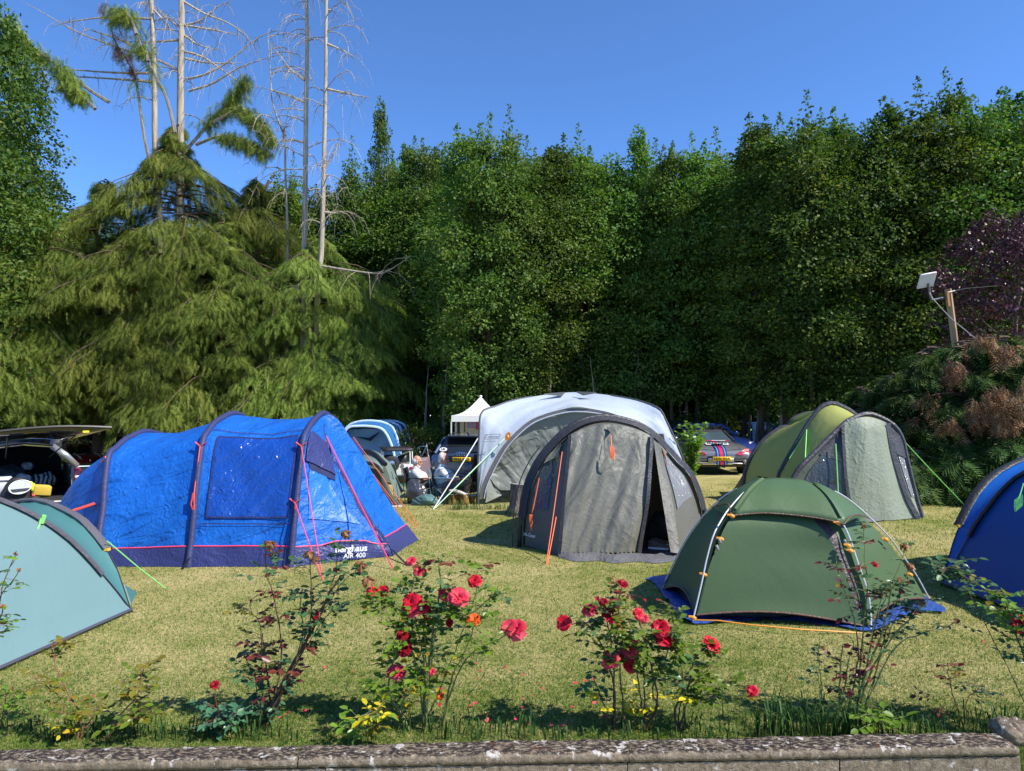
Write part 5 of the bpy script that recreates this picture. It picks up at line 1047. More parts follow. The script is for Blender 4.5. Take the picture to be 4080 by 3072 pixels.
def gazebo():
    d = 30.0; t = thing('gazebo', 'white pop up gazebo with a pyramid roof behind the dark blue estate car', 'gazebo', (gx(1915, 31.1), 31.1, -0.5))
    W_ = plain('canvas_white', (0.78, 0.77, 0.74), 0.7, var=0.03, transl=0.15); cx, cy = gx(1915, 31.1), 31.15; hw = 1.16; ze, zp = 1.66, 2.47
    cs = [V(cx - hw, cy - hw, ze), V(cx + hw, cy - hw, ze), V(cx + hw, cy + hw, ze), V(cx - hw, cy + hw, ze)]; pk = V(cx, cy, zp); m = MB()
    for i in range(4):
        e = [lerp(cs[i], cs[(i + 1) % 4], k / 8) for k in range(9)]
        rows = [[lerp(p, pk, q / 8) - V(0, 0, 0.22 * math.sin(math.pi * q / 8) * (1 - 0.25 * q / 8)) for p in e] for q in range(9)]; m.grid(rows)
    m.ball(pk, (0.07, 0.07, 0.05)); m.build('roof', W_, t, angle=30)
    v = MB(); v.grid([[p + V(0, 0, 0.0) for p in cs + [cs[0]]], [p + V(0, 0, -0.26) for p in cs + [cs[0]]]]); v.build('valance', W_, t, smooth=False)
    for c in cs: l = MB(); l.box(V(c.x, c.y, (ze - 0.26 - 0.5) / 2), (0.05, 0.05, ze - 0.26 + 0.5)); l.build('leg', plain('leg_white', (0.6, 0.6, 0.6), 0.4), t)
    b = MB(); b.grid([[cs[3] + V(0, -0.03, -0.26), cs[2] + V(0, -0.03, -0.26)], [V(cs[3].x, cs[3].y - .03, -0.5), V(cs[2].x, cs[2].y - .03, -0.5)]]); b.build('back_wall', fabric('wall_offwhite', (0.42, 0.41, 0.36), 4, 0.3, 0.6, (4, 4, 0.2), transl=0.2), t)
    for x0, x1, y1, col, lab in ((1822, 1832, 1728, (0.03, 0.02, 0.02), 'dark narrow garment hanging at the left inside the white gazebo'), (1849, 1853, 1722, (0.12, 0.10, 0.07), 'thin olive strap hanging inside the white gazebo'), (1862, 1894, 1706, (0.22, 0.17, 0.30), 'lilac towel hanging inside the white gazebo'), (1896, 1925, 1712, (0.35, 0.03, 0.05), 'red towel hanging inside the white gazebo')):
        a_, b_ = at(x0, 1682, 30.4), at(x1, y1, 30.4); w_ = b_.x - a_.x
        rows = [[V(a_.x + w_ * u / 8, 30.4 + 0.02 * math.sin(u * 2.2), lerp(1.66 - 0.24, b_.z, k / 4)) for u in range(9)] for k in range(5)]; m = MB(); m.grid(rows); m.tube([V(a_.x, 30.4, 1.42), V(b_.x, 30.4, 1.42)], 0.015, 5)
        o = m.build('hanging_towel', fabric('towel_%d' % x0, col, 8, 0.3, 0.3, transl=0.1), None, origin=(a_.x + w_ / 2, 30.4, 1.42), solid=0.015, angle=180); tag(o, lab, 'towel')
gazebo()
def woods_tent():
    t = thing('frame_tent', 'dark blue tent in the shade at the edge of the wood', 'tent', (12.8, 38, 0.05)); CB = fabric('cloth_shade_blue', (0.02, 0.075, 0.24), 6, 0.4, 0.3, transl=0.15); t.name = 'shade_tent'; INV[t.name] = INV['frame_tent']
    f = px([(2998, 1774, 36.5), (2996, 1690, 36.5), (3066, 1684, 36.5), (3122, 1691, 36.5), (3145, 1776, 36.5)]); b = [V(p.x + 0.3, p.y + 2.5, p.z) for p in f]; m = MB()
    ff = [lerp(f[0], f[1], i / 6) for i in range(7)] + spline([f[1], f[2], f[3]], 9)[1:] + [lerp(f[3], f[4], i / 6) for i in range(1, 7)]; bb = [V(p.x + 0.3, p.y + 2.5, p.z) for p in ff]
    m.grid(loft(ff, bb, 6)); base = [V(lerp(f[0].x, f[4].x, i / (len(ff) - 1)), 36.5, 0.05) for i in range(len(ff))]; m.grid(loft(base, ff, 6, (0, -0.03, 0))); m.build('flysheet', CB, t, angle=40)
    w = MB(); w.poly([f[1] + V(0, -0.02, -0.02), at(2932, 1776, 36.9), f[0] + V(0, -0.02, 0)], (0, 0.03, 0)); w.build('side_wing', CB, t)
    m = MB(); m.tube([(a) + V(0, -0.05, 0) for a in (f[2], at(3068, 1775, 36.3))], 0.02, 5); m.build('seam', plain('seam_blue', (0.01, 0.03, 0.12), 0.6), t); guy(t, at(2994, 1710, 36.4), at(2948, 1770, 36.0), GREENL, 0.02)
woods_tent()
# ================================================================ VEHICLES
GLASS = glass_mat('car_glass', (0.015, 0.018, 0.02), 0.03); GLASSB = glass_mat('car_glass_blueish', (0.05, 0.075, 0.085), 0.05)
TYRE = plain('tyre_rubber', (0.018, 0.018, 0.02), 0.8, bmp=0.3); ALLOY = plain('alloy_rim', (0.5, 0.5, 0.52), 0.25, 0.8); CHROME = plain('chrome', (0.8, 0.8, 0.82), 0.1, 1.0)
REDLENS = plain('lens_red', (0.5, 0.008, 0.015), 0.12, coat=1.0); CLEARL = plain('lens_clear', (0.65, 0.65, 0.66), 0.08, coat=1.0); BLKTRIM = plain('trim_black', (0.012, 0.012, 0.013), 0.4)
PLATEY = plain('plate_yellow', (0.80, 0.48, 0.01), 0.35, var=0.03); PLATEW = plain('plate_white', (0.75, 0.76, 0.74), 0.35, var=0.03); PLATEK = plain('plate_black', (0.01, 0.01, 0.01), 0.4)
def paint(name, col, metal=0.35): return plain(name, col, 0.28, metal, 0.5, 1.0, 0.04, 3)
def wheel(t, x, y, r, side):
    m = MB(); n = 24; w_ = 0.20; prof = [(r * 0.62, -w_ / 2), (r * 0.92, -w_ / 2), (r, -w_ / 2 + 0.03), (r, w_ / 2 - 0.03), (r * 0.92, w_ / 2), (r * 0.62, w_ / 2)]
    Rm = Matrix.Rotation(R(90), 3, 'Y'); m.lathe(prof, (x, y, r), n, Rm); o = m.build('wheel', TYRE, t, local=True)
    m = MB(); xo = x + side * (w_ / 2 + 0.004)
    m.lathe([(r * 0.64, -0.02), (r * 0.6, 0.0), (r * 0.5, 0.012), (0.001, 0.02)], (x + side * w_ / 2, y, r), 20, Matrix.Rotation(R(90) * side, 3, 'Y')); 
    for k in range(5):
        a = k * 1.2566; m.tube([V(xo + side * 0.016, y, r), V(xo + side * 0.012, y + math.cos(a) * r * 0.58, r + math.sin(a) * r * 0.58)], 0.03, 5)
    m.build('rim', ALLOY, o, local=True)
def car(t, W, st, green, pm, wy, wr, roofm=None, glass=GLASS):
    """st: stations back->front (y, width factor, z bottom, z shoulder, z top); green: (belt back/front y, roof back/front y, belt z back/front, roof z, belt halfwidth, roof halfwidth)"""
    def half(y, k, zb, zs, zt):
        w_ = W / 2 * k
        return [V(w_ * 0.82, y, zb), V(w_ * 0.96, y, zb + 0.07), V(w_, y, lerp(zb, zs, 0.5)), V(w_ * 0.985, y, zs - 0.08), V(w_ * 0.93, y, zs), V(w_ * 0.72, y, lerp(zs, zt, 0.6)), V(w_ * 0.38, y, zt - 0.005), V(0, y, zt)]
    secs = []
    for s_ in st:
        h = half(*s_); secs.append(h + [V(-p.x, p.y, p.z) for p in h[-2::-1]])
    rows = refine(secs, 60); m = MB(); m.grid(rows)
    for e, f in ((rows[0], 1), (rows[-1], -1)): m.poly(e[::f])
    m.build('body', pm, t, local=True, angle=35)
    yb, yf, rb, rf, zb, zf, zr, bw, rw = green
    def ring(y0, y1, z0, z1, w_):
        r = []; c = 0.18
        for q in ((w_ - c, 0), (w_ - 0.03, 0.03), (w_, c)): pass
        pts = [(-w_ + 0.16, y0), (w_ - 0.16, y0), (w_ - 0.03, y0 + 0.06), (w_, y0 + 0.22), (w_, lerp(y0, y1, 0.5)), (w_, y1 - 0.22), (w_ - 0.05, y1 - 0.06), (w_ - 0.2, y1), (-w_ + 0.2, y1), (-w_ + 0.05, y1 - 0.06), (-w_, y1 - 0.22), (-w_, lerp(y0, y1, 0.5)), (-w_, y0 + 0.22), (-w_ + 0.03, y0 + 0.06)]
        return [V(x, y, lerp(z0, z1, (y - y0) / (y1 - y0))) for x, y in pts]
    A, B = ring(yb, yf, zb, zf, bw), ring(rb, rf, zr - 0.05, zr - 0.06, rw); g_ = loft(A, B, 6)
    m = MB(); m.grid(g_, cu=True); m.build('glass', glass, t, local=True, angle=40)
    top = ring(rb + 0.10, rf - 0.10, zr, zr - 0.01, rw - 0.12); m = MB(); m.grid([[p * 1.0 + V(0, 0, -0.005) for p in B], [lerp(p, q, 0.5) + V(0, 0, 0.018) for p, q in zip(B, top)], top], cu=True); m.poly(top)
    m.grid([[lerp(a, b, 0.9) + V(a.x * 0.012, 0, 0) for a, b in zip(A, B)], [p * 1.003 for p in B]], cu=True)
    m.build('roof', roofm or pm, t, local=True, angle=60)
    m = MB()
    for i in (2, 13, 6, 9): m.tube([A[i] * 1.004, lerp(A[i], B[i], 0.5) * 1.006, B[i]], 0.042, 6)
    for i in (4, 11): m.tube([A[i], B[i]], 0.03, 6)
    m.build('pillar', roofm or pm, t, local=True); 
    for s_ in (-1, 1):
        for y in wy:
            m = MB(); m.lathe([(0.001, 0.0), (wr + 0.055, 0.0), (wr + 0.06, -0.10)], (s_ * W / 2 * 0.99, y, wr), 24, Matrix.Rotation(R(90) * s_, 3, 'Y')); m.build('wheel_arch', BLKTRIM, t, local=True); wheel(t, s_ * (W / 2 - 0.085), y, wr, s_)
        m = MB(); m.ball(V(s_ * (bw + 0.14), yf - 0.35, zf + 0.08), (0.10, 0.06, 0.07)); m.tube([V(s_ * bw, yf - 0.32, zf + 0.02), V(s_ * (bw + 0.1), yf - 0.33, zf + 0.05)], 0.025, 5); m.build('door_mirror', pm, t, local=True)
    return rows
def surf_y(rows, x, z, end):                   # y of the body skin at x,z at the back (end=0) or front (end=-1)
    best = None
    for r in (rows if end == 0 else rows[::-1]):
        for p in r:
            if abs(p.z - z) < 0.12 and abs(abs(p.x) - abs(x)) < 0.2: return p.y
    return rows[end][0].y
def plate(t, txt, c, ydir, mat, w_=0.52, h_=0.111, sz=0.088):
    m = MB(); m.box(c, (w_, 0.012, h_), None, 0.004); o = m.build('number_plate', mat, t, local=True)
    M_ = frame(V(*c) + V(0, 0.008 * ydir, 0), V(-ydir, 0, 0), V(0, 0, 1)); text_mesh('lettering', txt, sz, PLATEK, o, M_, 0.001, 0.003, local=True, spacing=1.12)
def lens(t, name, pts, th, mat):
    m = MB(); m.poly([V(*p) for p in pts], V(*th)); return m.build(name, mat, t, local=True, bev=0.012)

# grey two seater, back to us
SILV = paint('paint_graphite', (0.20, 0.20, 0.205), 0.35); SOFT = fabric('soft_top', (0.02, 0.02, 0.024), 14, 0.2, transl=0.0, rough=0.75)
def roadster():
    t = thing('sports_car', 'grey two seat sports car with red and blue racing stripe, seen from behind', 'car', (6.10, 23.05, gz(6.1, 23)), R(-2))
    st = [(-2.14, 0.82, 0.42, 0.54, 0.57), (-2.11, 0.92, 0.30, 0.63, 0.66), (-1.98, 0.985, 0.22, 0.70, 0.75), (-1.6, 1.0, 0.20, 0.80, 0.86), (-1.0, 1.0, 0.20, 0.86, 0.96), (-0.3, 0.98, 0.2, 0.88, 0.94), (0.5, 0.98, 0.2, 0.87, 0.90), (1.2, 1.0, 0.2, 0.80, 0.82), (1.8, 0.94, 0.24, 0.66, 0.68), (2.15, 0.7, 0.35, 0.52, 0.54)]
    rows = car(t, 1.80, st, (-1.0, 0.75, -0.45, 0.15, 0.93, 0.88, 1.27, 0.70, 0.53), SILV, (-1.25, 1.2), 0.315, SOFT, GLASSB)
    for s_ in (-1, 1):
        l = lens(t, 'tail_light', [(s_ * 0.40, -2.16, 0.60), (s_ * 0.60, -2.155, 0.57), (s_ * 0.84, -2.07, 0.58), (s_ * 0.90, -1.99, 0.66), (s_ * 0.72, -2.11, 0.69), (s_ * 0.5, -2.15, 0.66)], (0, 0.12, 0.02), REDLENS)
        lens(l, 'reversing_lens', [(s_ * 0.56, -2.115, 0.67), (s_ * 0.80, -2.03, 0.675), (s_ * 0.86, -1.94, 0.745), (s_ * 0.68, -2.03, 0.745)], (0, 0.12, 0.02), plain('lens_pale_red', (0.55, 0.22, 0.2), 0.1, coat=1.0))
    m = MB(); m.box(V(0, -2.135, 0.465), (0.80, 0.05, 0.17), None, 0.02); m.build('plate_recess', BLKTRIM, t, local=True); m = MB(); m.box(V(-0.02, -2.155, 0.44), (0.74, 0.05, 0.13), None, 0.02); m.build('plate_surround', plain('paint_plinth', (0.35, 0.35, 0.36), 0.3, 0.5), t, local=True)
    plate(t, 'LK04 NXA', (0, -2.19, 0.485), -1, PLATEY)
    m = MB(); m.tube([V(-0.82, -2.04, 0.33), V(-0.4, -2.155, 0.345), V(0.4, -2.155, 0.345), V(0.82, -2.04, 0.33)], 0.022, 6); m.build('bumper_crease', SILV, t, local=True)
    m = MB(); m.poly([V(-0.7, -2.08, 0.24), V(0.7, -2.08, 0.24), V(0.55, -2.12, 0.31), V(-0.55, -2.12, 0.31)], (0, -0.02, 0)); m.build('diffuser', BLKTRIM, t, local=True)
    for s_ in (-0.065, 0.065): m = MB(); m.lathe([(0.035, 0.02), (0.05, 0.02), (0.055, -0.02), (0.05, -0.14)], (s_, -2.16, 0.27), 14, Matrix.Rotation(R(90), 3, 'X')); m.build('exhaust', CHROME, t, local=True)
    # stripe laid over lid and bumper
    RED = plain('stripe_red', (0.55, 0.02, 0.07), 0.3, coat=1); NB = plain('stripe_navy', (0.01, 0.02, 0.12), 0.3, coat=1); LB = plain('stripe_sky', (0.10, 0.32, 0.62), 0.3, coat=1)
    path = [V(0, -2.175, 0.30), V(0, -2.178, 0.40), V(0, -2.16, 0.55), V(0, -2.125, 0.645), V(0, -2.0, 0.752), V(0, -1.8, 0.812), V(0, -1.6, 0.868), V(0, -1.3, 0.92), V(0, -1.03, 0.965)]
    sp = spline(path, 24)
    for x0, x1, mt in ((-0.05, 0.05, RED), (-0.085, -0.055, NB), (0.055, 0.085, NB), (-0.12, -0.09, LB), (0.09, 0.12, LB), (-0.155, -0.125, NB), (0.125, 0.155, NB)):
        m = MB(); m.grid([[p + V(x0, -0.004, 0.010) for p in sp], [p + V(x1, -0.004, 0.010) for p in sp]]); m.build('racing_stripe', mt, t, local=True)
    m = MB(); M_ = frame(V(0, -1.62, 0.885), V(1, 0, 0), V(0, 1, 0.24)); m.add([M_ @ V(x, y, 0.004) for x, y in ((-.33, -.10), (.33, -.10), (.33, .10), (-.33, .10))], [(0, 1, 2, 3)]); b = m.build('name_badge', PLATEW, t, local=True)
    m = MB(); m.lathe([(0.001, 0), (0.19, 0)], M_ @ V(0, 0, 0.009), 24); m.build('badge_disc', RED, b, local=True); text_mesh('lettering', 'MARTINI', 0.15, PLATEK, b, M_ @ Matrix.Translation((0, 0, 0.016)), 0.001, 0.002, local=True)
    m = MB(); m.add([M_ @ V(x, y, 0.006) for x, y in ((-.45, .30), (.35, .30), (.48, .37), (-.30, .37))], [(0, 1, 2, 3)]); m.build('stripe_flash', RED, t, local=True); m = MB(); m.add([M_ @ V(x, y, 0.010) for x, y in ((-.1, .31), (.3, .31), (.35, .35), (-.05, .35))], [(0, 1, 2, 3)]); m.build('stripe_flash', PLATEW, t, local=True)
    o = MB(); M2 = frame(V(0.72, -2.085, 0.44), V(0.95, 0.32, 0), V(0, 0, 1)); o.add([M2 @ V(0.075 * math.cos(a), 0.05 * math.sin(a), 0.035) for a in [i * 0.3927 for i in range(16)]], [tuple(range(16))]); b = o.build('country_sticker', PLATEW, t, local=True); text_mesh('lettering', 'UK', 0.06, PLATEK, b, M2 @ Matrix.Translation((0, 0, 0.039)), 0.001, 0.002, local=True)
    m = MB(); m.tube([V(-0.58, -2.0, 0.745), V(-0.62, -1.3, 0.90), V(-0.5, -1.05, 0.955), V(0.5, -1.05, 0.955), V(0.62, -1.3, 0.90), V(0.58, -2.0, 0.745), V(0, -2.08, 0.70), V(-0.58, -2.0, 0.745)], 0.006, 5); m.build('lid_gap', BLKTRIM, t, local=True)
roadster()
SEDAN = lambda H: [(-2.2, 0.78, 0.45, 0.66, 0.70), (-2.15, 0.92, 0.3, 0.84, 0.9), (-1.9, 0.99, 0.24, 0.94, 1.0), (-1.0, 1.0, 0.22, 0.94, 0.98), (0.2, 1.0, 0.22, 0.92, 0.95), (0.9, 1.0, 0.22, 0.90, 0.96), (1.5, 0.99, 0.24, 0.82, 0.88), (2.0, 0.93, 0.28, 0.68, 0.74), (2.22, 0.72, 0.36, 0.54, 0.58)]
def estate():
    c = at(1840, 1829, 20.0); a = R(-10); z0 = c.z - 0.86; f = V(-math.sin(a), math.cos(a), 0); P = V(c.x, c.y, z0) + f * 2.2; PM = paint('paint_slate_blue', (0.06, 0.085, 0.16), 0.5)
    t = thing('estate_car', 'slate blue estate car with a yellow plate behind the seated men', 'car', P, a)
    st = [(-2.2, 0.86, 0.40, 0.62, 0.66), (-2.18, 0.95, 0.30, 0.90, 0.97), (-2.05, 0.985, 0.25, 0.98, 1.02), (-1.5, 1.0, 0.24, 0.98, 1.0), (0.2, 1.0, 0.22, 0.95, 0.98), (0.9, 1.0, 0.22, 0.92, 0.98), (1.5, 0.99, 0.24, 0.86, 0.92), (2.0, 0.93, 0.28, 0.72, 0.78), (2.22, 0.72, 0.36, 0.54, 0.58)]
    car(t, 1.84, st, (-2.16, 0.95, -1.72, 0.15, 1.0, 0.97, 1.49, 0.82, 0.64), PM, (-1.35, 1.35), 0.34)
    m = MB(); m.box(V(0, -1.80, 1.46), (1.14, 0.34, 0.035), None, 0.012); m.build('roof_spoiler', BLKTRIM, t, local=True); m = MB(); m.tube([V(-0.56, -1.5, 1.50), V(-0.58, -0.5, 1.53), V(-0.56, 0.2, 1.5)], 0.014, 6); m.tube([V(0.56, -1.5, 1.50), V(0.58, -0.5, 1.53), V(0.56, 0.2, 1.5)], 0.014, 6); m.build('roof_rail', CHROME, t, local=True)
    m = MB(); m.tube([V(0, -1.35, 1.49), V(0, -1.5, 1.53), V(0, -1.56, 1.57)], 0.018, 6); m.build('roof_aerial', BLKTRIM, t, local=True)
    for s_ in (-1, 1): lens(t, 'tail_light', [(s_ * 0.50, -2.205, 0.86), (s_ * 0.86, -2.13, 0.88), (s_ * 0.90, -2.05, 0.95), (s_ * 0.5, -2.19, 0.93)], (0, 0.06, 0), REDLENS)
    m = MB(); m.box(V(0, -2.205, 0.86), (1.0, 0.03, 0.17), None, 0.01); m.build('plate_recess', BLKTRIM, t, local=True); plate(t, 'YK25 BZO', (0, -2.225, 0.855), -1, PLATEY)
    m = MB()
    for k in range(4): m.tube([V(-0.105 + 0.07 * k + 0.05 * math.cos(q * 0.52), -2.20, 1.0 + 0.05 * math.sin(q * 0.52)) for q in range(13)], 0.007, 5)
    m.build('ring_emblem', CHROME, t, local=True); m = MB(); m.tube([V(0.05, -2.14, 1.06), V(0.35, -2.13, 1.065), V(0.5, -2.12, 1.05)], 0.014, 5); m.build('wiper', BLKTRIM, t, local=True)
    M_ = frame(V(-0.55, -2.085, 1.10), V(1, 0, 0), V(0, 0.55, 0.8)); m = MB(); m.add([M_ @ V(0.11 * math.cos(q), 0.065 * math.sin(q), 0.03) for q in [i * 0.3927 for i in range(16)]], [tuple(range(16))]); b = m.build('country_sticker', PLATEW, t, local=True); text_mesh('lettering', 'UK', 0.09, PLATEK, b, M_ @ Matrix.Translation((0, 0, 0.034)), 0.001, 0.003, local=True)
estate()
def parked(name, lab, P, a, W, st, gr, pm, wr=0.33, front=True):
    t = thing(name, lab, 'car', P, a); rows = car(t, W, st, gr, pm, (-1.38, 1.35), wr)
    if front:
        for s_ in (-1, 1): lens(t, 'headlight', [(s_ * 0.40, 2.14, 0.62), (s_ * 0.72, 2.02, 0.64), (s_ * 0.82, 1.86, 0.73), (s_ * 0.52, 2.06, 0.72)], (0, -0.10, 0.03), CLEARL)
        m = MB(); m.box(V(0, 2.17, 0.33), (1.1, 0.10, 0.14), None, 0.03); m.build('lower_grille', BLKTRIM, t, local=True)
    return t
def fwd(dx, dy): return math.atan2(-dx, dy)     # rotz for a car that points along (dx, dy)
GR = (-1.6, 0.95, -0.9, 0.2, 0.94, 0.94, 1.42, 0.78, 0.58)
# red saloon at the left
PR = paint('paint_red', (0.36, 0.008, 0.02), 0.25); fx, fy = 0.80, -0.60; F0 = at(372, 1850, 39.0); zg = gz(F0.x, F0.y)
t = parked('saloon_car', 'bright red saloon with white racing stickers and a shield grille', V(F0.x - fx * 2.25, F0.y - fy * 2.25, zg), fwd(fx, fy), 1.86, SEDAN(1.42), GR, PR)
m = MB(); m.poly([V(-0.17, 2.20, 0.66), V(0.17, 2.20, 0.66), V(0.13, 2.23, 0.5), V(0, 2.25, 0.30), V(-0.13, 2.23, 0.5)], (0, 0.03, 0)); g_ = m.build('shield_grille', BLKTRIM, t, local=True); m = MB(); m.tube([V(-0.17, 2.235, 0.66), V(-0.13, 2.265, 0.5), V(0, 2.285, 0.30), V(0.13, 2.265, 0.5), V(0.17, 2.235, 0.66)], 0.012, 5); m.build('grille_trim', CHROME, g_, local=True)
plate(t, 'HC19 ODC', (-0.47, 2.235, 0.45), 1, PLATEW)
M_ = frame(V(0.0, 1.55, 0.91), V(-1, 0, 0), V(0, -1, 0.12))
for q, (a, b, c_, d_) in enumerate(((-.62, -.10, -.1, .12), (.25, .75, -.13, -.03))): m = MB(); m.add([M_ @ V(x, y, 0.012) for x, y in ((a, c_), (b, c_), (b + .05, d_), (a + .05, d_))], [(0, 1, 2, 3)]); m.build('sticker', PLATEW, t, local=True)
for s_ in (-0.5, 0.5): m = MB(); m.tube([V(s_, 1.0, 0.965), V(s_ * 1.06, 1.5, 0.90), V(s_ * 1.0, 1.95, 0.77)], 0.014, 5); m.build('bonnet_stripe', PLATEW, t, local=True)
P = at(395, 1860, 44.5); parked('coupe_car', 'dark grey coupe parked beside the red saloon', V(P.x, P.y, gz(P.x, P.y) - 0.05), fwd(0.72, -0.7), 1.84, [(a, b, c_, d_ * 0.95, e * 0.95) for a, b, c_, d_, e in SEDAN(1.3)], (-1.9, 0.9, -0.7, 0.1, 0.88, 0.90, 1.30, 0.76, 0.55), paint('paint_grey', (0.12, 0.125, 0.135), 0.5))
P = at(462, 1860, 49); parked('hatchback_car', 'dark blue car with only its curved roof showing behind the grey coupe', V(P.x, P.y, gz(P.x, P.y) + 0.02), fwd(0.72, -0.7), 1.8, SEDAN(1.4), (-1.9, 1.0, -1.1, 0.1, 0.95, 0.94, 1.5, 0.76, 0.6), paint('paint_midnight', (0.015, 0.02, 0.045), 0.4))
# dark green roadster between pickup and tent
P = at(352, 1930, 28); GRN = paint('paint_racing_green', (0.008, 0.05, 0.03), 0.2); P.z = gz(P.x, P.y)
t = parked('roadster_car', 'dark green roadster with a folded fabric hood, between the pickup and the blue tent', P, fwd(0.5, -0.86), 1.6, [(a * 0.85, b, c_ * .9, d_ * 0.82, e * 0.82) for a, b, c_, d_, e in SEDAN(1.1)], (-1.3, 0.6, -0.8, 0.15, 0.76, 0.78, 1.10, 0.68, 0.56), GRN, 0.28, False)
m = MB(); m.lathe([(0.001, 0), (0.24, 0)], (0.0, 1.5, 0.77), 20, Matrix.Rotation(R(-14), 3, 'X')); m.build('roundel', PLATEW, t, local=True); m = MB(); m.tube([V(-0.66, 0.62, 0.80), V(-0.56, 0.25, 1.06), V(0.56, 0.25, 1.06), V(0.66, 0.62, 0.80)], 0.025, 6); m.build('windscreen_frame', plain('frame_grey', (0.5, 0.5, 0.5), 0.4), t, local=True)
m = MB(); rr = [[V(x * 0.62, -0.2 - 0.5 * v + 0.03 * math.sin(9 * x), 1.10 + 0.03 * math.sin(6 * x + v * 4) - 0.12 * v) for x in [q / 6 - 1 for q in range(13)]] for v in [q / 4 for q in range(5)]]; m.grid(rr); m.build('folded_hood', SOFT, t, local=True, angle=180)
# cars on the right behind the two seater
P = at(2815, 1800, 28.2); P.z = gz(P.x, P.y) - 0.02; t = parked('saloon_car', 'dark blue saloon facing us behind the grey sports car', P, fwd(0.30, -0.95), 1.84, SEDAN(1.4), (-1.7, 1.0, -1.0, 0.2, 0.94, 0.95, 1.40, 0.78, 0.6), paint('paint_blue', (0.015, 0.04, 0.20), 0.45))
P = at(2716, 1790, 31.5); P.z = gz(P.x, P.y); parked('hatchback_car', 'black car behind the leafy sapling, its windscreen mirroring the trees', P, fwd(0.12, -0.99), 1.8, SEDAN(1.45), (-1.9, 1.05, -1.3, 0.3, 0.94, 0.96, 1.45, 0.8, 0.62), paint('paint_black', (0.012, 0.013, 0.015), 0.3), 0.33)
# little white off roader
def jeep():
    P = at(1598, 1935, 26.0); z0 = P.z; a = R(14); t = thing('off_road_car', 'white open off roader with black canvas top, spare wheel and red tail lights', 'car', (P.x - 0.35, P.y + 1.0, z0), a); t.scale = (0.84, 0.84, 0.84)
    Wm = paint('paint_white', (0.62, 0.63, 0.63), 0.0); m = MB(); m.box(V(0, 0.1, 0.62), (1.42, 2.2, 0.50), None, 0.05); m.box(V(0, 1.5, 0.66), (1.2, 1.0, 0.42), None, 0.06); m.build('body', Wm, t, local=True, bev=0.02)
    for s_ in (-1, 1):
        m = MB(); m.box(V(s_ * 0.60, -1.02, 0.72), (0.20, 0.05, 0.11), None, 0.01); m.build('tail_light', REDLENS, t, local=True)
        for y in (-0.62, 1.35): wheel(t, s_ * 0.62, y, 0.34, s_)
    m = MB()
    for y in (-0.85, 0.1): m.tube([V(-0.64, y, 0.86), V(-0.62, y, 1.42), V(-0.5, y, 1.52), V(0.5, y, 1.52), V(0.62, y, 1.42), V(0.64, y, 0.86)], 0.03, 8)
    m.tube([V(-0.62, -0.85, 1.0), V(0.62, 0.1, 1.4)], 0.028, 8); m.build('roll_bar', Wm, t, local=True)
    m = MB(); rr = [[V(x, y, 1.56 - 0.05 * x * x) for x in (-0.68, -0.4, 0, 0.4, 0.68)] for y in (-0.95, -0.3, 0.4, 0.85)]; m.grid(rr); m.grid([[V(x, -0.95, 1.56 - 0.05 * x * x) for x in (-0.68, -0.4, 0, 0.4, 0.68)], [V(x, -0.97, 1.44) for x in (-0.66, -0.4, 0, 0.4, 0.66)]]); m.build('canvas_top', BLACKC, t, local=True, solid=0.02)
    m = MB(); m.lathe([(0.17, -0.10), (0.30, -0.10), (0.34, -0.06), (0.34, 0.06), (0.30, 0.10), (0.17, 0.10)], (-0.28, -1.13, 0.92), 24, Matrix.Rotation(R(90), 3, 'X')); o = m.build('spare_wheel', TYRE, t, local=True); m = MB(); m.lathe([(0.18, 0.0), (0.10, 0.03), (0.001, 0.04)], (-0.28, -1.19, 0.92), 16, Matrix.Rotation(R(90), 3, 'X')); m.build('rim', ALLOY, o, local=True)
    m = MB(); m.lathe([(0.001, 0.012), (0.085, 0.012), (0.09, 0)], (0.18, -1.0, 0.80), 18, Matrix.Rotation(R(90), 3, 'X')); m.build('fuel_cap', ALLOY, t, local=True); m = MB(); m.box(V(0, -1.06, 0.36), (1.3, 0.10, 0.10), None, 0.02); m.build('bumper', BLKTRIM, t, local=True)
    for x in (-0.3, 0.3): m = MB(); m.box(V(x, 0.15, 0.95), (0.42, 0.14, 0.55), None, 0.05); m.build('seat', BLKTRIM, t, local=True)
    m = MB(); m.tube([V(-0.62, 0.85, 0.88), V(-0.58, 0.75, 1.5), V(0.58, 0.75, 1.5), V(0.62, 0.85, 0.88)], 0.025, 6); m.build('windscreen_frame', BLKTRIM, t, local=True)
jeep()

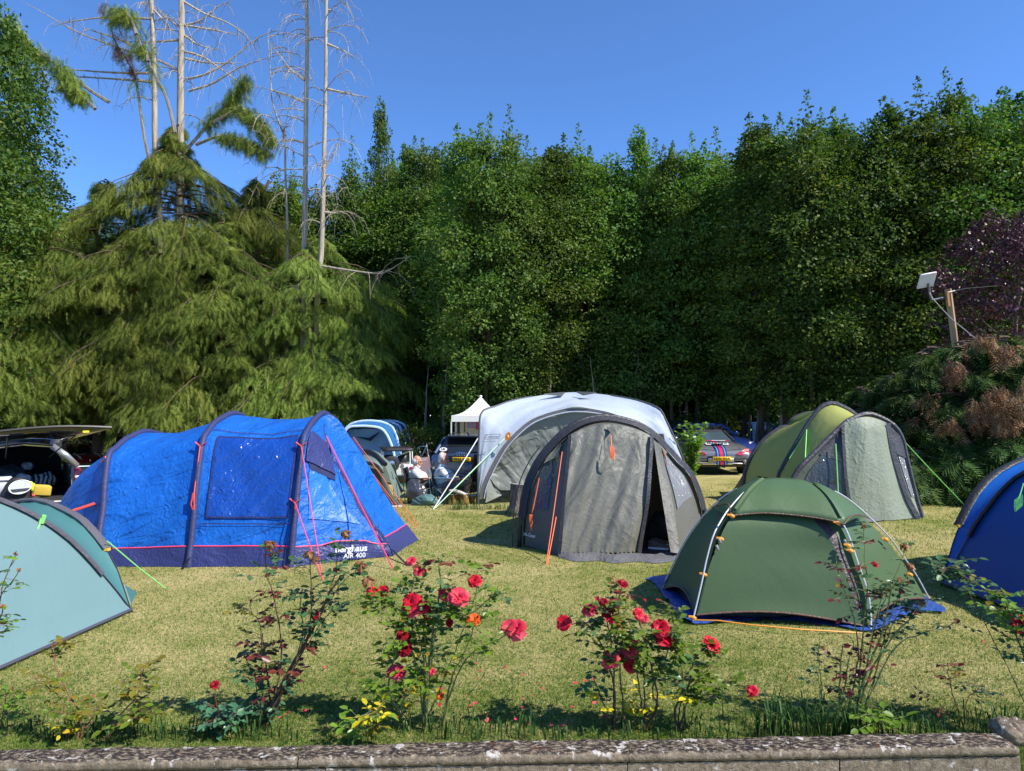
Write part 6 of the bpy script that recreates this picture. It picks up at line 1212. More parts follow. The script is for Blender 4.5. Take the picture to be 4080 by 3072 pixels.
# ---------------------------------------------------------------- pickup with its hatch up, and its load
SIL = paint('paint_silver', (0.36, 0.37, 0.37), 0.6); DKIN = plain('liner_black', (0.02, 0.02, 0.022), 0.75); OLV = paint('paint_olive', (0.09, 0.10, 0.055), 0.3); GREYBAG = fabric('bag_black', (0.02, 0.02, 0.023), 16, 0.5, transl=0.0, rough=0.6)
def pickup():
    D = 13.8; S = D / FPX; z_ = lambda y: CAMH + (1635 - y) * S; x_ = lambda p: (p - 2040) * S
    xr, xl = x_(322), x_(-50); cx = (xr + xl) / 2; zf = z_(1972); zt = z_(1775); zg = zf - 0.82; y0 = D
    t = thing('pickup_truck', 'silver pickup with black canopy, its rear hatch and tailgate open and bed full of luggage', 'pickup', (cx, D + 2.3, zg)); hw = (xr - xl) / 2
    zs = z_(1856)
    for s_ in (-1, 1):
        X = cx + s_ * hw
        m = MB(); m.poly([V(X - s_ * 0.13, y0, zf - 0.42), V(X, y0, zf - 0.42), V(X, y0, zs - 0.02), V(X - s_ * 0.05, y0, zs + 0.02), V(X - s_ * 0.13, y0, zs)], (0, 0.10, 0)); m.box(V(X - s_ * 0.05, y0 + 2.0, (zf - 0.4 + zs) / 2), (0.09, 3.8, zs - zf + 0.38), None, 0.02); m.build('bed_side', SIL, t)
        xt = cx + s_ * (hw - 0.44)
        m = MB(); rib(m, [V(X - s_ * 0.04, y0 - 0.01, zs), V(lerp(X, xt, 0.5) , y0 + 0.02, lerp(zs, zt, 0.55)), V(xt, y0 + 0.05, zt)], 0.11, V(0, -1, 0), 0.0); m.build('canopy_frame', SIL, t, solid=0.03)
        m = MB(); m.grid([[V(X - s_ * 0.02, y0 + 0.03 + 0.5 * k, zs) for k in range(6)], [V(lerp(X, xt, 0.5) + s_ * 0.03, y0 + 0.05 + 0.5 * k, lerp(zs, zt, 0.55)) for k in range(6)], [V(xt, y0 + 0.07 + 0.5 * k, zt) for k in range(6)]]); m.build('canopy_side', plain('canopy_black', (0.015, 0.015, 0.017), 0.3, coat=0.6), t, solid=0.02)
        l = lens(t, 'tail_light', [], (0, 0, 0), REDLENS) if False else None
        m = MB(); m.box(V(X - s_ * 0.035, y0 - 0.02, z_(1890)), (0.105, 0.09, z_(1862) - z_(1916)), None, 0.02); l = m.build('tail_light', REDLENS, t); m = MB(); m.box(V(X - s_ * 0.035, y0 - 0.055, z_(1897)), (0.085, 0.03, 0.06), None, 0.01); m.build('clear_lens', CLEARL, l); m = MB(); m.box(V(X - s_ * 0.035, y0 - 0.022, z_(1924)), (0.105, 0.09, 0.07), None, 0.02); m.build('lower_lens', REDLENS, l)
    m = MB(); m.grid([[V(cx - hw + 0.44, y0 + 0.05 + 0.5 * k, zt) for k in range(6)], [V(cx, y0 + 0.04 + 0.5 * k, zt + 0.06) for k in range(6)], [V(cx + hw - 0.44, y0 + 0.05 + 0.5 * k, zt) for k in range(6)]]); m.build('canopy_roof', plain('canopy_roof_black', (0.02, 0.02, 0.022), 0.25, coat=0.8), t, solid=0.03)
    m = MB(); m.tube([V(cx - hw + 0.44, y0, zt), V(cx, y0 - 0.02, zt + 0.05), V(cx + hw - 0.44, y0, zt)], 0.025, 6); m.build('canopy_rim', CHROME, t)
    m = MB(); m.box(V(cx, y0 + 1.3, zf - 0.03), (hw * 2 - 0.2, 2.6, 0.05)); m.box(V(cx, y0 + 2.62, (zf + zt) / 2), (hw * 2 - 0.2, 0.05, zt - zf)); m.build('bed', DKIN, t)
    m = MB(); m.box(V(cx, y0 - 0.26, zf - 0.045), (hw * 2 - 0.06, 0.50, 0.07), None, 0.02); tg = m.build('tailgate', OLV, t); m = MB(); m.box(V(cx, y0 - 0.24, zf - 0.002), (hw * 2 - 0.12, 0.44, 0.012)); m.build('tailgate_liner', DKIN, tg); m = MB(); m.box(V(cx, y0 - 0.522, zf - 0.035), (hw * 2 - 0.06, 0.03, 0.035), None, 0.01); m.build('tailgate_edge', SIL, tg)
    m = MB(); m.box(V(cx, y0 + 0.05, zf - 0.45), (hw * 2, 0.16, 0.18), None, 0.04); m.box(V(cx, y0 + 2.3, zf - 0.33), (hw * 2 - 0.1, 4.6, 0.4), None, 0.05); m.build('chassis', OLV, t)
    # hatch, hinged at the roof and lifted towards us
    A = [V(cx - hw + 0.46, y0, zt + 0.05), V(cx + hw - 0.46, y0, zt + 0.05)]; B = [at(-70, 1716, D - 0.78), at(312, 1706, D - 0.78)]; B[0].z += 0.0
    m = MB(); rows = [[lerp(lerp(A[0], B[0], v), lerp(A[1], B[1], v), u / 8) + V(0, 0, 0.05 * math.sin(math.pi * u / 8)) for u in range(9)] for v in (0, 0.3, 0.6, 1.0)]; m.grid(rows); h = m.build('hatch', plain('hatch_black', (0.013, 0.013, 0.015), 0.12, coat=1.0, spec=0.8), t, solid=0.035, angle=180)
    m = MB(); m.tube(rows[-1], 0.028, 6); m.build('hatch_rim', BLKTRIM, h); m = MB(); m.box(lerp(B[0], B[1], 0.76) + V(0, -0.02, -0.055), (0.10, 0.02, 0.035)); m.build('hatch_sticker', plain('sticker_yellow', (0.8, 0.65, 0.03), 0.4), h)
    for s_ in (0.12, 0.9): m = MB(); m.tube([lerp(A[0], A[1], s_) + V(0.06, 0.02, -0.25), lerp(lerp(A[0], A[1], s_), lerp(B[0], B[1], s_), 0.55)], 0.012, 6); m.build('gas_strut', BLKTRIM, h)
    for s_ in (-1, 1):
        for y in (0.9, 3.9):
            m = MB(); m.lathe([(0.2, -0.11), (0.34, -0.11), (0.37, -0.07), (0.37, 0.07), (0.34, 0.11), (0.2, 0.11)], (cx + s_ * (hw - 0.1), y0 + y, zg + 0.37), 24, Matrix.Rotation(R(90), 3, 'Y')); m.build('wheel', TYRE, t)
    m = MB(); m.box(V(cx, y0 + 3.4, zf + 0.15), (hw * 2 - 0.06, 1.5, 0.5), None, 0.08); m.box(V(cx, y0 + 3.3, zf + 0.6), (hw * 2 - 0.4, 1.3, 0.5), None, 0.18); m.build('cab', SIL, t, bev=0.03)
    # ---- the load: things of their own
    fl = zf + 0.006
    def lump(name, lab, cat, c, size, mat, seed, n=14, grp=None):
        r = random.Random(seed); ph = [r.uniform(0, 6.28) for _ in range(6)]; m = MB(); rows = []
        for i in range(n + 1):
            th = math.pi * i / n; row = []
            for j in range(2 * n):
                a = math.pi * j / n; d = V(math.sin(th) * math.cos(a), math.sin(th) * math.sin(a), math.cos(th)); k = 1 + 0.12 * math.sin(3 * d.x + 2 * d.z + ph[0]) + 0.09 * math.sin(6 * d.y + 5 * d.x + ph[1]) + 0.06 * math.sin(11 * d.z - 7 * d.y + ph[2]) + 0.05 * math.sin(15 * d.x + 9 * d.z + ph[3])
                p = V(d.x * size[0] * k, d.y * size[1] * k, max(-size[2] * 0.72, d.z * size[2] * k)); row.append(V(*c) + p)
            rows.append(row)
        m.grid(rows, cu=True); o = m.build(name, mat, None, origin=(c[0], c[1], c[2] - size[2] * 0.72), angle=180); return tag(o, lab, cat, grp)
    globals()['lump'] = lump
    c = V(x_(22), y0 - 0.05, 0); w_ = x_(100) - x_(-55); hh = z_(1885) - fl
    b = thing('cool_box', 'big grey white cool box on the pickup tailgate', 'cool box', (c.x, c.y, fl)); m = MB(); m.box(V(c.x, c.y, fl + hh * 0.42), (w_, 0.40, hh * 0.84), None, 0.03); m.build('tub', plain('plastic_grey', (0.33, 0.35, 0.40), 0.5), b); m = MB(); m.box(V(c.x, c.y, fl + hh * 0.93), (w_ + 0.04, 0.44, hh * 0.18), None, 0.025); m.build('lid', plain('plastic_white', (0.66, 0.67, 0.70), 0.45), b)
    # backpack, open
    bc = V(x_(112), y0 - 0.34, fl); b = thing('backpack', 'open black backpack with white lining on the pickup tailgate', 'backpack', bc)
    m = MB(); rows = []
    for k in range(9):
        v = k / 8; w2 = 0.22 * (1 - 0.55 * v ** 2.2); d2 = 0.13 * (1 - 0.5 * v); rows.append([V(bc.x + 0.02 * v + w2 * math.cos(a), bc.y + d2 * math.sin(a) * (1 + 0.1 * math.sin(3 * a + k)), fl + 0.005 + 0.40 * v + 0.012 * math.sin(5 * a + k)) for a in [i * 0.3927 for i in range(16)]])
    m.grid(rows, cu=True); m.poly(rows[-1]); m.build('bag', GREYBAG, b, angle=180)
    m = MB(); M_ = frame(V(bc.x + 0.06, bc.y - 0.155, fl + 0.25), V(1, 0, 0.05), V(0, 0.25, 1)); m.add([M_ @ V(0.16 * math.cos(a) + 0.02 * math.sin(a), 0.115 * math.sin(a), 0.01) for a in [i * 0.3142 for i in range(20)]], [tuple(range(20))]); m.build('lining', plain('lining_white', (0.42, 0.47, 0.53), 0.7), b); m = MB(); m.tube([M_ @ V(0.165 * math.cos(a) + 0.02 * math.sin(a), 0.12 * math.sin(a), 0.014) for a in [i * 0.3142 for i in range(21)]], 0.008, 5); m.build('zip_edge', PLATEW, b); m = MB(); m.add([M_ @ V(x, y, 0.016) for x, y in ((-.12, -.09), (.13, -.08), (.15, -.03), (-.14, -.03))], [(0, 1, 2, 3)]); m.build('mesh_pocket', BLACKP, b)
    m = MB(); m.box(V(x_(198), y0 + 0.02, fl + 0.12), (0.30, 0.13, 0.22), Matrix.Rotation(0.12, 3, 'Y'), 0.035); o = m.build('foam_pad', plain('foam_yellow', (0.52, 0.36, 0.05), 0.85, bmp=0.3), None, origin=(x_(198), y0 + 0.02, fl), bev=0.01); tag(o, 'worn yellow foam pad in the pickup bed', 'pad')
    lump('safety_vest', 'crumpled bright yellow safety vest beside the backpack in the pickup', 'vest', (x_(165), y0 + 0.02, fl + 0.19), (0.06, 0.05, 0.10), plain('vest_yellow', (0.62, 0.75, 0.02), 0.6), 3)
    lump('striped_blanket', 'grey and black rolled blanket at the back of the pickup load', 'blanket', (x_(205), y0 + 0.45, fl + 0.26), (0.20, 0.16, 0.16), blanket, 5)
    lump('plastic_bag', 'clear crumpled plastic bag on top of the pickup load', 'bag', (x_(140), y0 + 0.3, fl + 0.33), (0.13, 0.12, 0.10), plain('bag_clear', (0.35, 0.38, 0.40), 0.2, spec=0.8), 8)
    lump('plastic_bag', 'pale grey bag highest in the pickup load', 'bag', (x_(158), y0 + 0.9, fl + 0.52), (0.10, 0.09, 0.09), plain('bag_grey', (0.30, 0.32, 0.31), 0.5), 9)
    lump('holdall_bag', 'big dark soft holdall behind the cool box in the pickup', 'bag', (x_(70), y0 + 0.75, fl + 0.26), (0.42, 0.25, 0.34), fabric('holdall_grey', (0.035, 0.037, 0.045), 10, 0.4, transl=0.0), 12)
    lump('tan_bag', 'tan bag at the far left of the pickup load', 'bag', (x_(2), y0 + 0.8, fl + 0.46), (0.09, 0.1, 0.13), plain('bag_tan', (0.20, 0.11, 0.04), 0.8), 13)
    lump('orange_bag', 'small orange bag at the front left of the pickup tailgate', 'bag', (x_(8), y0 - 0.40, fl + 0.07), (0.10, 0.08, 0.09), plain('bag_orange', (0.62, 0.22, 0.06), 0.7), 14)
    k = thing('pedal_pump', 'black and red pump lying before the yellow pad on the tailgate', 'pump', (x_(170), y0 - 0.30, fl)); m = MB(); m.lathe([(0.001, 0.05), (0.09, 0.05), (0.10, 0.0), (0.001, 0.0)], (x_(170), y0 - 0.30, fl), 16); m.build('pump_body', BLACKP, k); m = MB(); m.box(V(x_(168), y0 - 0.31, fl + 0.075), (0.05, 0.05, 0.05), None, 0.01); m.build('pump_valve', REDL, k)
    m = MB(); rr = [[V(lerp(x_(-40), x_(184), u / 16), y0 - 0.56 + 0.035 * v, fl - 0.03 * v + 0.02 - (0.09 * (v == 0)) + 0.008 * math.sin(u * 1.7 + v)) for u in range(17)] for v in range(4)]; m.grid(rr); o = m.build('dark_blanket', fabric('blanket_dark', (0.035, 0.028, 0.035), 14, 0.5, transl=0.0), None, origin=(x_(70), y0 - 0.5, fl), angle=180, solid=0.01); tag(o, 'dark blanket hanging over the edge of the pickup tailgate', 'blanket')
m_, t_, p_b, o_ = new_mat('blanket_striped'); wv = N(t_, 'ShaderNodeTexWave'); wv.inputs['Scale'].default_value = 4; wv.inputs['Distortion'].default_value = 5; t_.links.new(coord(t_), wv.inputs[0]); t_.links.new(ramp(t_, wv.outputs[1], [(0.45, (0.02, 0.02, 0.022)), (0.55, (0.30, 0.30, 0.30))]), p_b.inputs['Base Color']); p_b.inputs['Roughness'].default_value = 0.9; blanket = m_
before = set(C.objects); pickup()
piv = V((322 - 2040) * 13.8 / FPX, 13.8, 0); ang = R(36); Rz = Matrix.Rotation(ang, 3, 'Z')
for o in set(C.objects) - before:
    if o.parent is None: q = piv + Rz @ (o.location - piv); o.location = q; o.rotation_euler.z += ang
# bicycle by the awning
def bike():
    c = at(1678, 1857, 33.5); t = thing('bicycle', 'bicycle leaning by the end of the far blue awning', 'bicycle', (c.x, c.y, gz(c.x, c.y) - 0.03), R(20))
    for x, y in ((0.28, -0.45), (-0.22, 0.45)):
        m = MB(); m.tube([V(x * 0.9, y + 0.34 * math.cos(a), 0.36 + 0.34 * math.sin(a)) for a in [i * 0.2618 for i in range(25)]], 0.035, 6, cap=False); w_ = m.build('wheel', TYRE, t, local=True); m = MB()
        for k in range(8): a = k * 0.785; m.tube([V(x * 0.9, y, 0.36), V(x * 0.9, y + 0.33 * math.cos(a), 0.36 + 0.33 * math.sin(a))], 0.006, 4)
        m.build('spokes', ALLOY, w_, local=True)
    m = MB(); f, b, s_, bb, h = V(0.25, -0.45, 0.36), V(-0.2, 0.45, 0.36), V(-0.07, 0.2, 0.85), V(0, 0.05, 0.32), V(0.17, -0.32, 0.88)
    for p, q in ((b, bb), (b, s_), (bb, s_), (s_, h), (bb, h)): m.tube([p, q], 0.025, 6)
    m.build('frame', PLATEW, t, local=True); m = MB(); m.tube([h + V(0, 0, 0.12), f], 0.026, 6); m.build('fork', PLATEW, t, local=True); m = MB(); m.tube([h + V(-0.32, 0.05, 0.14), h + V(0, 0, 0.13), h + V(0.32, 0.05, 0.14)], 0.018, 6); m.build('handlebar', BLKTRIM, t, local=True); m = MB(); m.ball(s_ + V(0, 0.03, 0.05), (0.07, 0.14, 0.03)); m.build('saddle', BLKTRIM, t, local=True)
bike()
# ================================================================ PEOPLE, CHAIRS AND SMALL THINGS
def cap(mb, a, b, r0, r1, n=12):
    a, b = V(*a), V(*b); d = (b - a); L = d.length or 1e-6; d = d / L; pts = []; rad = []
    for k in range(-3, 1): q = math.pi / 2 * k / 3; pts.append(a + d * r0 * math.sin(q) * 0.99); rad.append(max(0.001, r0 * math.cos(q)))
    for k in range(1, 4): pts.append(lerp(a, b, k / 4)); rad.append(lerp(r0, r1, k / 4))
    for k in range(0, 4): q = math.pi / 2 * k / 3; pts.append(b + d * r1 * math.sin(q) * 0.99); rad.append(max(0.001, r1 * math.cos(q)))
    mb.tube(pts, rad, n)
def blob(name, mb, mat, parent, voxel=0.012, smooth=4):
    """join overlapping shapes into one continuous skin"""
    me = mb.mesh('tmp', INV[root_of(parent).name]); o = bpy.data.objects.new('tmp', me); C.objects.link(o)
    md = o.modifiers.new('r', 'REMESH'); md.mode = 'VOXEL'; md.voxel_size = voxel; md.use_smooth_shade = True
    if smooth: sm = o.modifiers.new('s', 'SMOOTH'); sm.iterations = smooth; sm.factor = 0.5
    bpy.context.view_layer.update(); out = bpy.data.meshes.new_from_object(o.evaluated_get(bpy.context.evaluated_depsgraph_get())); bpy.data.objects.remove(o); bpy.data.meshes.remove(me)
    out.materials.clear(); out.name = name; out.polygons.foreach_set('use_smooth', [True] * len(out.polygons)); return link_mesh(name, out, mat, parent)
SKIN = plain('skin_tanned', (0.50, 0.25, 0.17), 0.5, spec=0.3, var=0.10, vscale=12); SKIN2 = plain('skin_ruddy', (0.52, 0.25, 0.185), 0.5, spec=0.3, var=0.12, vscale=12)
HAIRW = plain('hair_white', (0.62, 0.60, 0.57), 0.8, bmp=0.6, bscale=60); SHIRTW = fabric('shirt_white', (0.62, 0.65, 0.70), 12, 0.4, 0.5, transl=0.1, rough=0.8, spec=0.1)
def shirt_stripes():
    m, t, p, out = new_mat('shirt_striped'); co = coord(t); sx = N(t, 'ShaderNodeSeparateXYZ'); t.links.new(co, sx.inputs[0]); v = mth(t, 'ADD', sx.outputs[2], mth(t, 'MULTIPLY', sx.outputs[0], -0.35))
    f = mth(t, 'FRACT', mth(t, 'MULTIPLY', v, 6.5)); t.links.new(ramp(t, f, [(0.0, (0.60, 0.64, 0.70)), (0.55, (0.60, 0.64, 0.70)), (0.60, (0.32, 0.34, 0.38)), (0.70, (0.55, 0.58, 0.62)), (0.9, (0.24, 0.26, 0.30))]), p.inputs['Base Color']); p.inputs['Roughness'].default_value = 0.85
    t.links.new(bump(t, noise(t, co, 14, 3), 0.4, 0.02), p.inputs['Normal']); return m
SHORTS = fabric('shorts_khaki', (0.17, 0.16, 0.12), 12, 0.4, transl=0.0, rough=0.85); TROUS = fabric('trousers_grey', (0.09, 0.09, 0.095), 12, 0.4, transl=0.0, rough=0.85); SPEC = plain('frame_dark', (0.02, 0.015, 0.015), 0.3)
def hand(mb, w, d, palm_n, curl=0.6, s=1.0):
    """palm with five bent fingers; w wrist, d direction, palm_n palm normal"""
    d = V(*d).normalized(); pn = V(*palm_n).normalized(); sd = d.cross(pn).normalized(); w = V(*w)
    cap(mb, w, w + d * 0.075 * s, 0.026 * s, 0.03 * s, 8); cap(mb, w + sd * 0.018 + d * 0.03, w + sd * 0.022 + d * 0.08, 0.02, 0.018, 8); cap(mb, w - sd * 0.018 + d * 0.03, w - sd * 0.022 + d * 0.08, 0.02, 0.018, 8)
    for k, L in enumerate((0.066, 0.075, 0.07, 0.056)):
        b = w + d * 0.085 * s + sd * (0.031 - 0.021 * k); c1 = b + (d * math.cos(curl * .5) + pn * math.sin(curl * .5)) * L * 0.5; c2 = c1 + (d * math.cos(curl * 1.5) + pn * math.sin(curl * 1.5)) * L * 0.5
        cap(mb, b, c1, 0.0095, 0.009, 7); cap(mb, c1, c2, 0.009, 0.0075, 7)
    b = w + d * 0.02 + sd * 0.03; cap(mb, b, b + d * 0.035 + sd * 0.025 + pn * 0.01, 0.013, 0.011, 7); cap(mb, b + d * 0.035 + sd * 0.025 + pn * 0.01, b + d * 0.065 + sd * 0.022 + pn * 0.025, 0.011, 0.008, 7)
def man(lab, loc, J, shirt, legs_m, short, sk, beard, phone=False):
    """J: joints in metres from loc, x forward (the way he faces), y to his left, z up"""
    t = thing('person', lab, 'person', loc, 0); o = V(*loc); W_ = lambda q: o + V(*q)
    b = MB(); hd, nk, ch, pv = J['head'], J['neck'], J['chest'], J['pelvis']; H = W_(hd); tl = J.get('tilt', 0.1); M = Matrix.Rotation(tl, 3, 'Y'); h = lambda x, y, z: H + M @ V(x, y, z)
    b.ball(h(-0.015, 0, 0.025), (0.100, 0.078, 0.105), 16); b.ball(h(0.03, 0, -0.045), (0.068, 0.060, 0.085), 14); b.ball(h(0.065, 0, -0.105), (0.030, 0.032, 0.024), 10); cap(b, h(0.088, 0, 0.01), h(0.108, 0, -0.03), 0.011, 0.017, 8); b.ball(h(0.083, 0, 0.03), (0.02, 0.055, 0.014), 8)
    b.ball(h(0.088, 0, -0.068), (0.014, 0.027, 0.008), 8); b.ball(h(0.088, 0, -0.080), (0.013, 0.022, 0.008), 8)
    for s_ in (-1, 1): b.ball(h(-0.005, s_ * 0.080, -0.01), (0.024, 0.012, 0.034), 10); b.ball(h(0.055, s_ * 0.048, -0.03), (0.022, 0.018, 0.022), 8)
    cap(b, h(-0.02, 0, -0.06), W_(nk), 0.058, 0.062); cap(b, W_(nk), W_(ch), 0.075, 0.12)
    cap(b, W_(ch), W_(pv), 0.14, 0.15); cap(b, W_((pv[0] + 0.06, 0, pv[2] + 0.13)), W_((pv[0] + 0.03, 0, pv[2] + 0.02)), 0.135, 0.14)
    shm = MB(); cap(shm, W_(nk), W_(ch), 0.085, 0.14); cap(shm, W_(ch), W_(pv), 0.158, 0.165); cap(shm, W_((pv[0] + 0.07, 0, pv[2] + 0.15)), W_((pv[0] + 0.03, 0, pv[2] + 0.02)), 0.15, 0.15)
    lg = MB()
    for s_, q in ((1, 'l'), (-1, 'r')):
        sh, el, wr = J['sh' + q], J['el' + q], J['wr' + q]; hp, kn, an = J['hp' + q], J['kn' + q], J['an' + q]
        cap(b, W_(ch), W_(sh), 0.09, 0.068); cap(b, W_(sh), W_(el), 0.056, 0.043); cap(b, W_(el), W_(wr), 0.043, 0.028); dd = V(*wr) - V(*el); hand(b, W_(wr), dd + V(0.02, -s_ * 0.06, -0.01), (0.2, -s_ * 0.7, -0.7), 0.8)
        cap(b, W_(hp), W_(kn), 0.085, 0.06); cap(b, W_(kn), W_(an), 0.056, 0.036); mid = [lerp(V(*kn), V(*an), 0.3)[i] for i in range(3)]; b.ball(W_((mid[0] - 0.015, mid[1], mid[2])), (0.055, 0.05, 0.10), 10); cap(b, W_(an), W_((an[0] + 0.17, an[1], an[2] - 0.04)), 0.038, 0.03)
        cap(shm, W_(ch), W_(sh), 0.11, 0.085); e2 = lerp(V(*sh), V(*el), 0.62 if short else 0.7); cap(shm, W_(sh), o + e2, 0.078, 0.072)
        k2 = lerp(V(*hp), V(*kn), 0.93 if short else 1.0); cap(lg, W_(pv), W_(hp), 0.155, 0.11); cap(lg, W_(hp), o + k2, 0.108, 0.092)
        if not short: cap(lg, o + k2, o + lerp(V(*kn), V(*an), 0.9), 0.082, 0.06)
        m = MB(); cap(m, W_((an[0] - 0.03, an[1], an[2] - 0.035)), W_((an[0] + 0.19, an[1], an[2] - 0.045)), 0.045, 0.042); m.build('shoe', plain('shoe_grey', (0.10, 0.10, 0.11), 0.7), t)
    blob('body', b, sk, t, 0.0085, 3); blob('shirt', shm, shirt, t, 0.014, 5); blob('shorts' if short else 'trousers', lg, legs_m, t, 0.014, 5)
    hm = MB(); hm.ball(h(-0.042, 0, 0.036), (0.082, 0.083, 0.098), 16) if short else hm.ball(h(-0.045, 0, -0.005), (0.078, 0.086, 0.088), 16); hm.ball(h(-0.075, 0, -0.05), (0.045, 0.062, 0.05), 10)
    for s_ in (-1, 1): hm.ball(h(0.012, s_ * 0.072, 0.0), (0.016, 0.012, 0.045), 8)
    blob('hair', hm, HAIRW, t, 0.010, 2)
    if beard: bm = MB(); bm.ball(h(0.055, 0, -0.105), (0.048, 0.052, 0.040), 12); bm.ball(h(0.03, 0, -0.075), (0.05, 0.066, 0.045), 12); bm.ball(h(0.092, 0, -0.055), (0.012, 0.03, 0.010), 8); blob('beard', bm, HAIRW, t, 0.010, 2)
    g_ = MB()
    for s_ in (-1, 1):
        g_.tube([h(0.094 + 0.0 * a, s_ * (0.033 + 0.024 * math.cos(a * 0.524)), 0.008 + 0.018 * math.sin(a * 0.524)) for a in range(13)], 0.0035, 5, cap=False); g_.tube([h(0.09, s_ * 0.058, 0.012), h(0.0, s_ * 0.083, 0.012), h(-0.02, s_ * 0.084, -0.01)], 0.0035, 5); e = MB(); e.ball(h(0.078, s_ * 0.032, 0.008), 0.012, 8); e.build('eye', plain('eye_dark', (0.08, 0.05, 0.04), 0.2), t)
    g_.tube([h(0.096, -0.01, 0.01), h(0.096, 0.01, 0.01)], 0.0035, 5); g_.build('glasses', SPEC, t)
    wt = MB(); w_, e_ = V(*J['wrr']), V(*J['elr']); d_ = (w_ - e_).normalized(); wt.tube([o + w_ - d_ * 0.03, o + w_ - d_ * 0.005], 0.033, 10); wt.build('watch', SPEC, t); return t
# ---- folding camp chairs
def chair(name, lab, loc, rotz, cloth, grp=None, arm=None, hgt=0.92, steel=None):
    t = thing(name, lab, 'chair', loc, rotz, grp); st = steel or plain('chair_tube', (0.03, 0.03, 0.032), 0.4, 0.3); W2, D2 = 0.27, 0.24
    m = MB(); m.grid([[V(lerp(-D2, D2, u / 6), y, 0.40 - 0.05 * math.sin(math.pi * u / 6) * (1 - (y / W2) ** 2) + 0.03 * u / 6) for y in (-W2, -W2 / 2, 0, W2 / 2, W2)] for u in range(7)]); m.build('seat', cloth, t, local=True, solid=0.008, angle=180)
    m = MB(); m.grid([[V(-D2 - 0.11 * v / 6 - 0.03 * (1 - (y / W2) ** 2), y * (1 - 0.08 * v / 6), 0.42 + (hgt - 0.42) * v / 6 + 0.02 * (y / W2) ** 2 * (v == 6)) for y in (-W2, -W2 / 2, 0, W2 / 2, W2)] for v in range(7)]); m.build('backrest', cloth, t, local=True, solid=0.008, angle=180)
    for s_ in (-1, 1):
        m = MB(); m.box(V(0.02, s_ * (W2 + 0.03), 0.60), (0.46, 0.075, 0.018), None, 0.006); m.build('armrest', arm or cloth, t, local=True)
        for a, b in ((V(D2 + 0.03, s_ * W2, 0.0), V(-D2, s_ * W2, 0.44)), (V(-D2 - 0.03, s_ * W2, 0.0), V(D2, s_ * W2, 0.44)), (V(D2 + 0.03, s_ * W2, 0.0), V(D2 + 0.02, s_ * (W2 + 0.02), 0.60)), (V(-D2 - 0.02, s_ * W2, 0.0), V(-D2 - 0.12, s_ * W2 * 0.93, hgt))): m = MB(); m.tube([a, b], 0.010, 6); m.build('leg', st, t, local=True)
    for x in (D2, -D2):
        for s_ in (-1, 1): m = MB(); m.tube([V(x, -s_ * W2, 0.02), V(x, s_ * W2, 0.43)], 0.008, 6); m.build('brace', st, t, local=True)
    return t
CB = fabric('chair_black', (0.018, 0.018, 0.022), 14, 0.3, transl=0.0); CG = fabric('chair_green', (0.06, 0.15, 0.125), 10, 0.3, 0.3, transl=0.2); CGR = fabric('chair_grey_green', (0.12, 0.15, 0.145), 10, 0.3, transl=0.05); CM = fabric('chair_mauve', (0.17, 0.12, 0.14), 10, 0.3, transl=0.1); CBL = plain('arm_blue', (0.12, 0.28, 0.42), 0.6)
def on(px_, d, dz=0.0): x = gx(px_, d); return (x, d, gz(x, d) + dz)
p1 = on(1652, 16.4, -0.06); p2 = on(1752, 15.3, -0.06)
chair('camp_chair', 'black camp chair under the bearded man in the white shirt', (p1[0] + 0.13, p1[1], p1[2]), R(-6), CB, 'folding camp chairs', None, 0.80)
chair('camp_chair', 'grey green camp chair with blue armrests under the man holding a phone', (p2[0] + 0.17, p2[1], p2[2]), R(-8), CGR, 'folding camp chairs', CBL, 0.78, plain('chair_tube_blue', (0.10, 0.22, 0.33), 0.35, 0.3))
chair('camp_chair', 'empty green camp chair left of the bearded man', on(1620, 19.2), R(20), CG, 'folding camp chairs', CB, 0.95)
chair('camp_chair', 'mauve grey high backed camp chair behind the head of the man with the phone', on(1722, 17.6), R(-40), CM, 'folding camp chairs', CB, 1.0)
chair('camp_chair', 'black high backed camp chair hiding part of the yellow number plate', on(1862, 16.6), R(150), CB, 'folding camp chairs', CB, 1.02)
chair('camp_chair', 'dark camp chair half hidden inside the pale shelter', on(2000, 16.6), R(200), CB, 'folding camp chairs', CB, 0.85)
hz = lambda py, p, d: CAMH + (1635 - py) / FPX * d - p[2]
def rel(p, px_, py, d): return (gx(px_, d) - p[0], 0, hz(py, p, d))
a = rel(p1, 1664, 1838, 16.4); man('bearded man in white shirt and glasses dozing in the black camp chair', p1, dict(head=a, neck=(a[0] - 0.035, 0, a[2] - 0.16), chest=(a[0] - 0.05, 0, a[2] - 0.33), pelvis=(a[0] + 0.02, 0, 0.44), tilt=0.25,
    shl=(a[0] - 0.03, 0.19, a[2] - 0.235), shr=(a[0] - 0.03, -0.19, a[2] - 0.235), ell=(a[0] + 0.14, 0.24, 0.57), elr=(a[0] + 0.12, -0.25, 0.57), wrl=(a[0] + 0.37, 0.12, 0.62), wrr=(a[0] + 0.36, -0.13, 0.60),
    hpl=(a[0] + 0.04, 0.10, 0.42), hpr=(a[0] + 0.04, -0.10, 0.42), knl=(a[0] + 0.46, 0.13, 0.52), knr=(a[0] + 0.46, -0.13, 0.50), anl=(a[0] + 0.60, 0.12, 0.09), anr=(a[0] + 0.62, -0.12, 0.09)), SHIRTW, TROUS, False, SKIN, True)
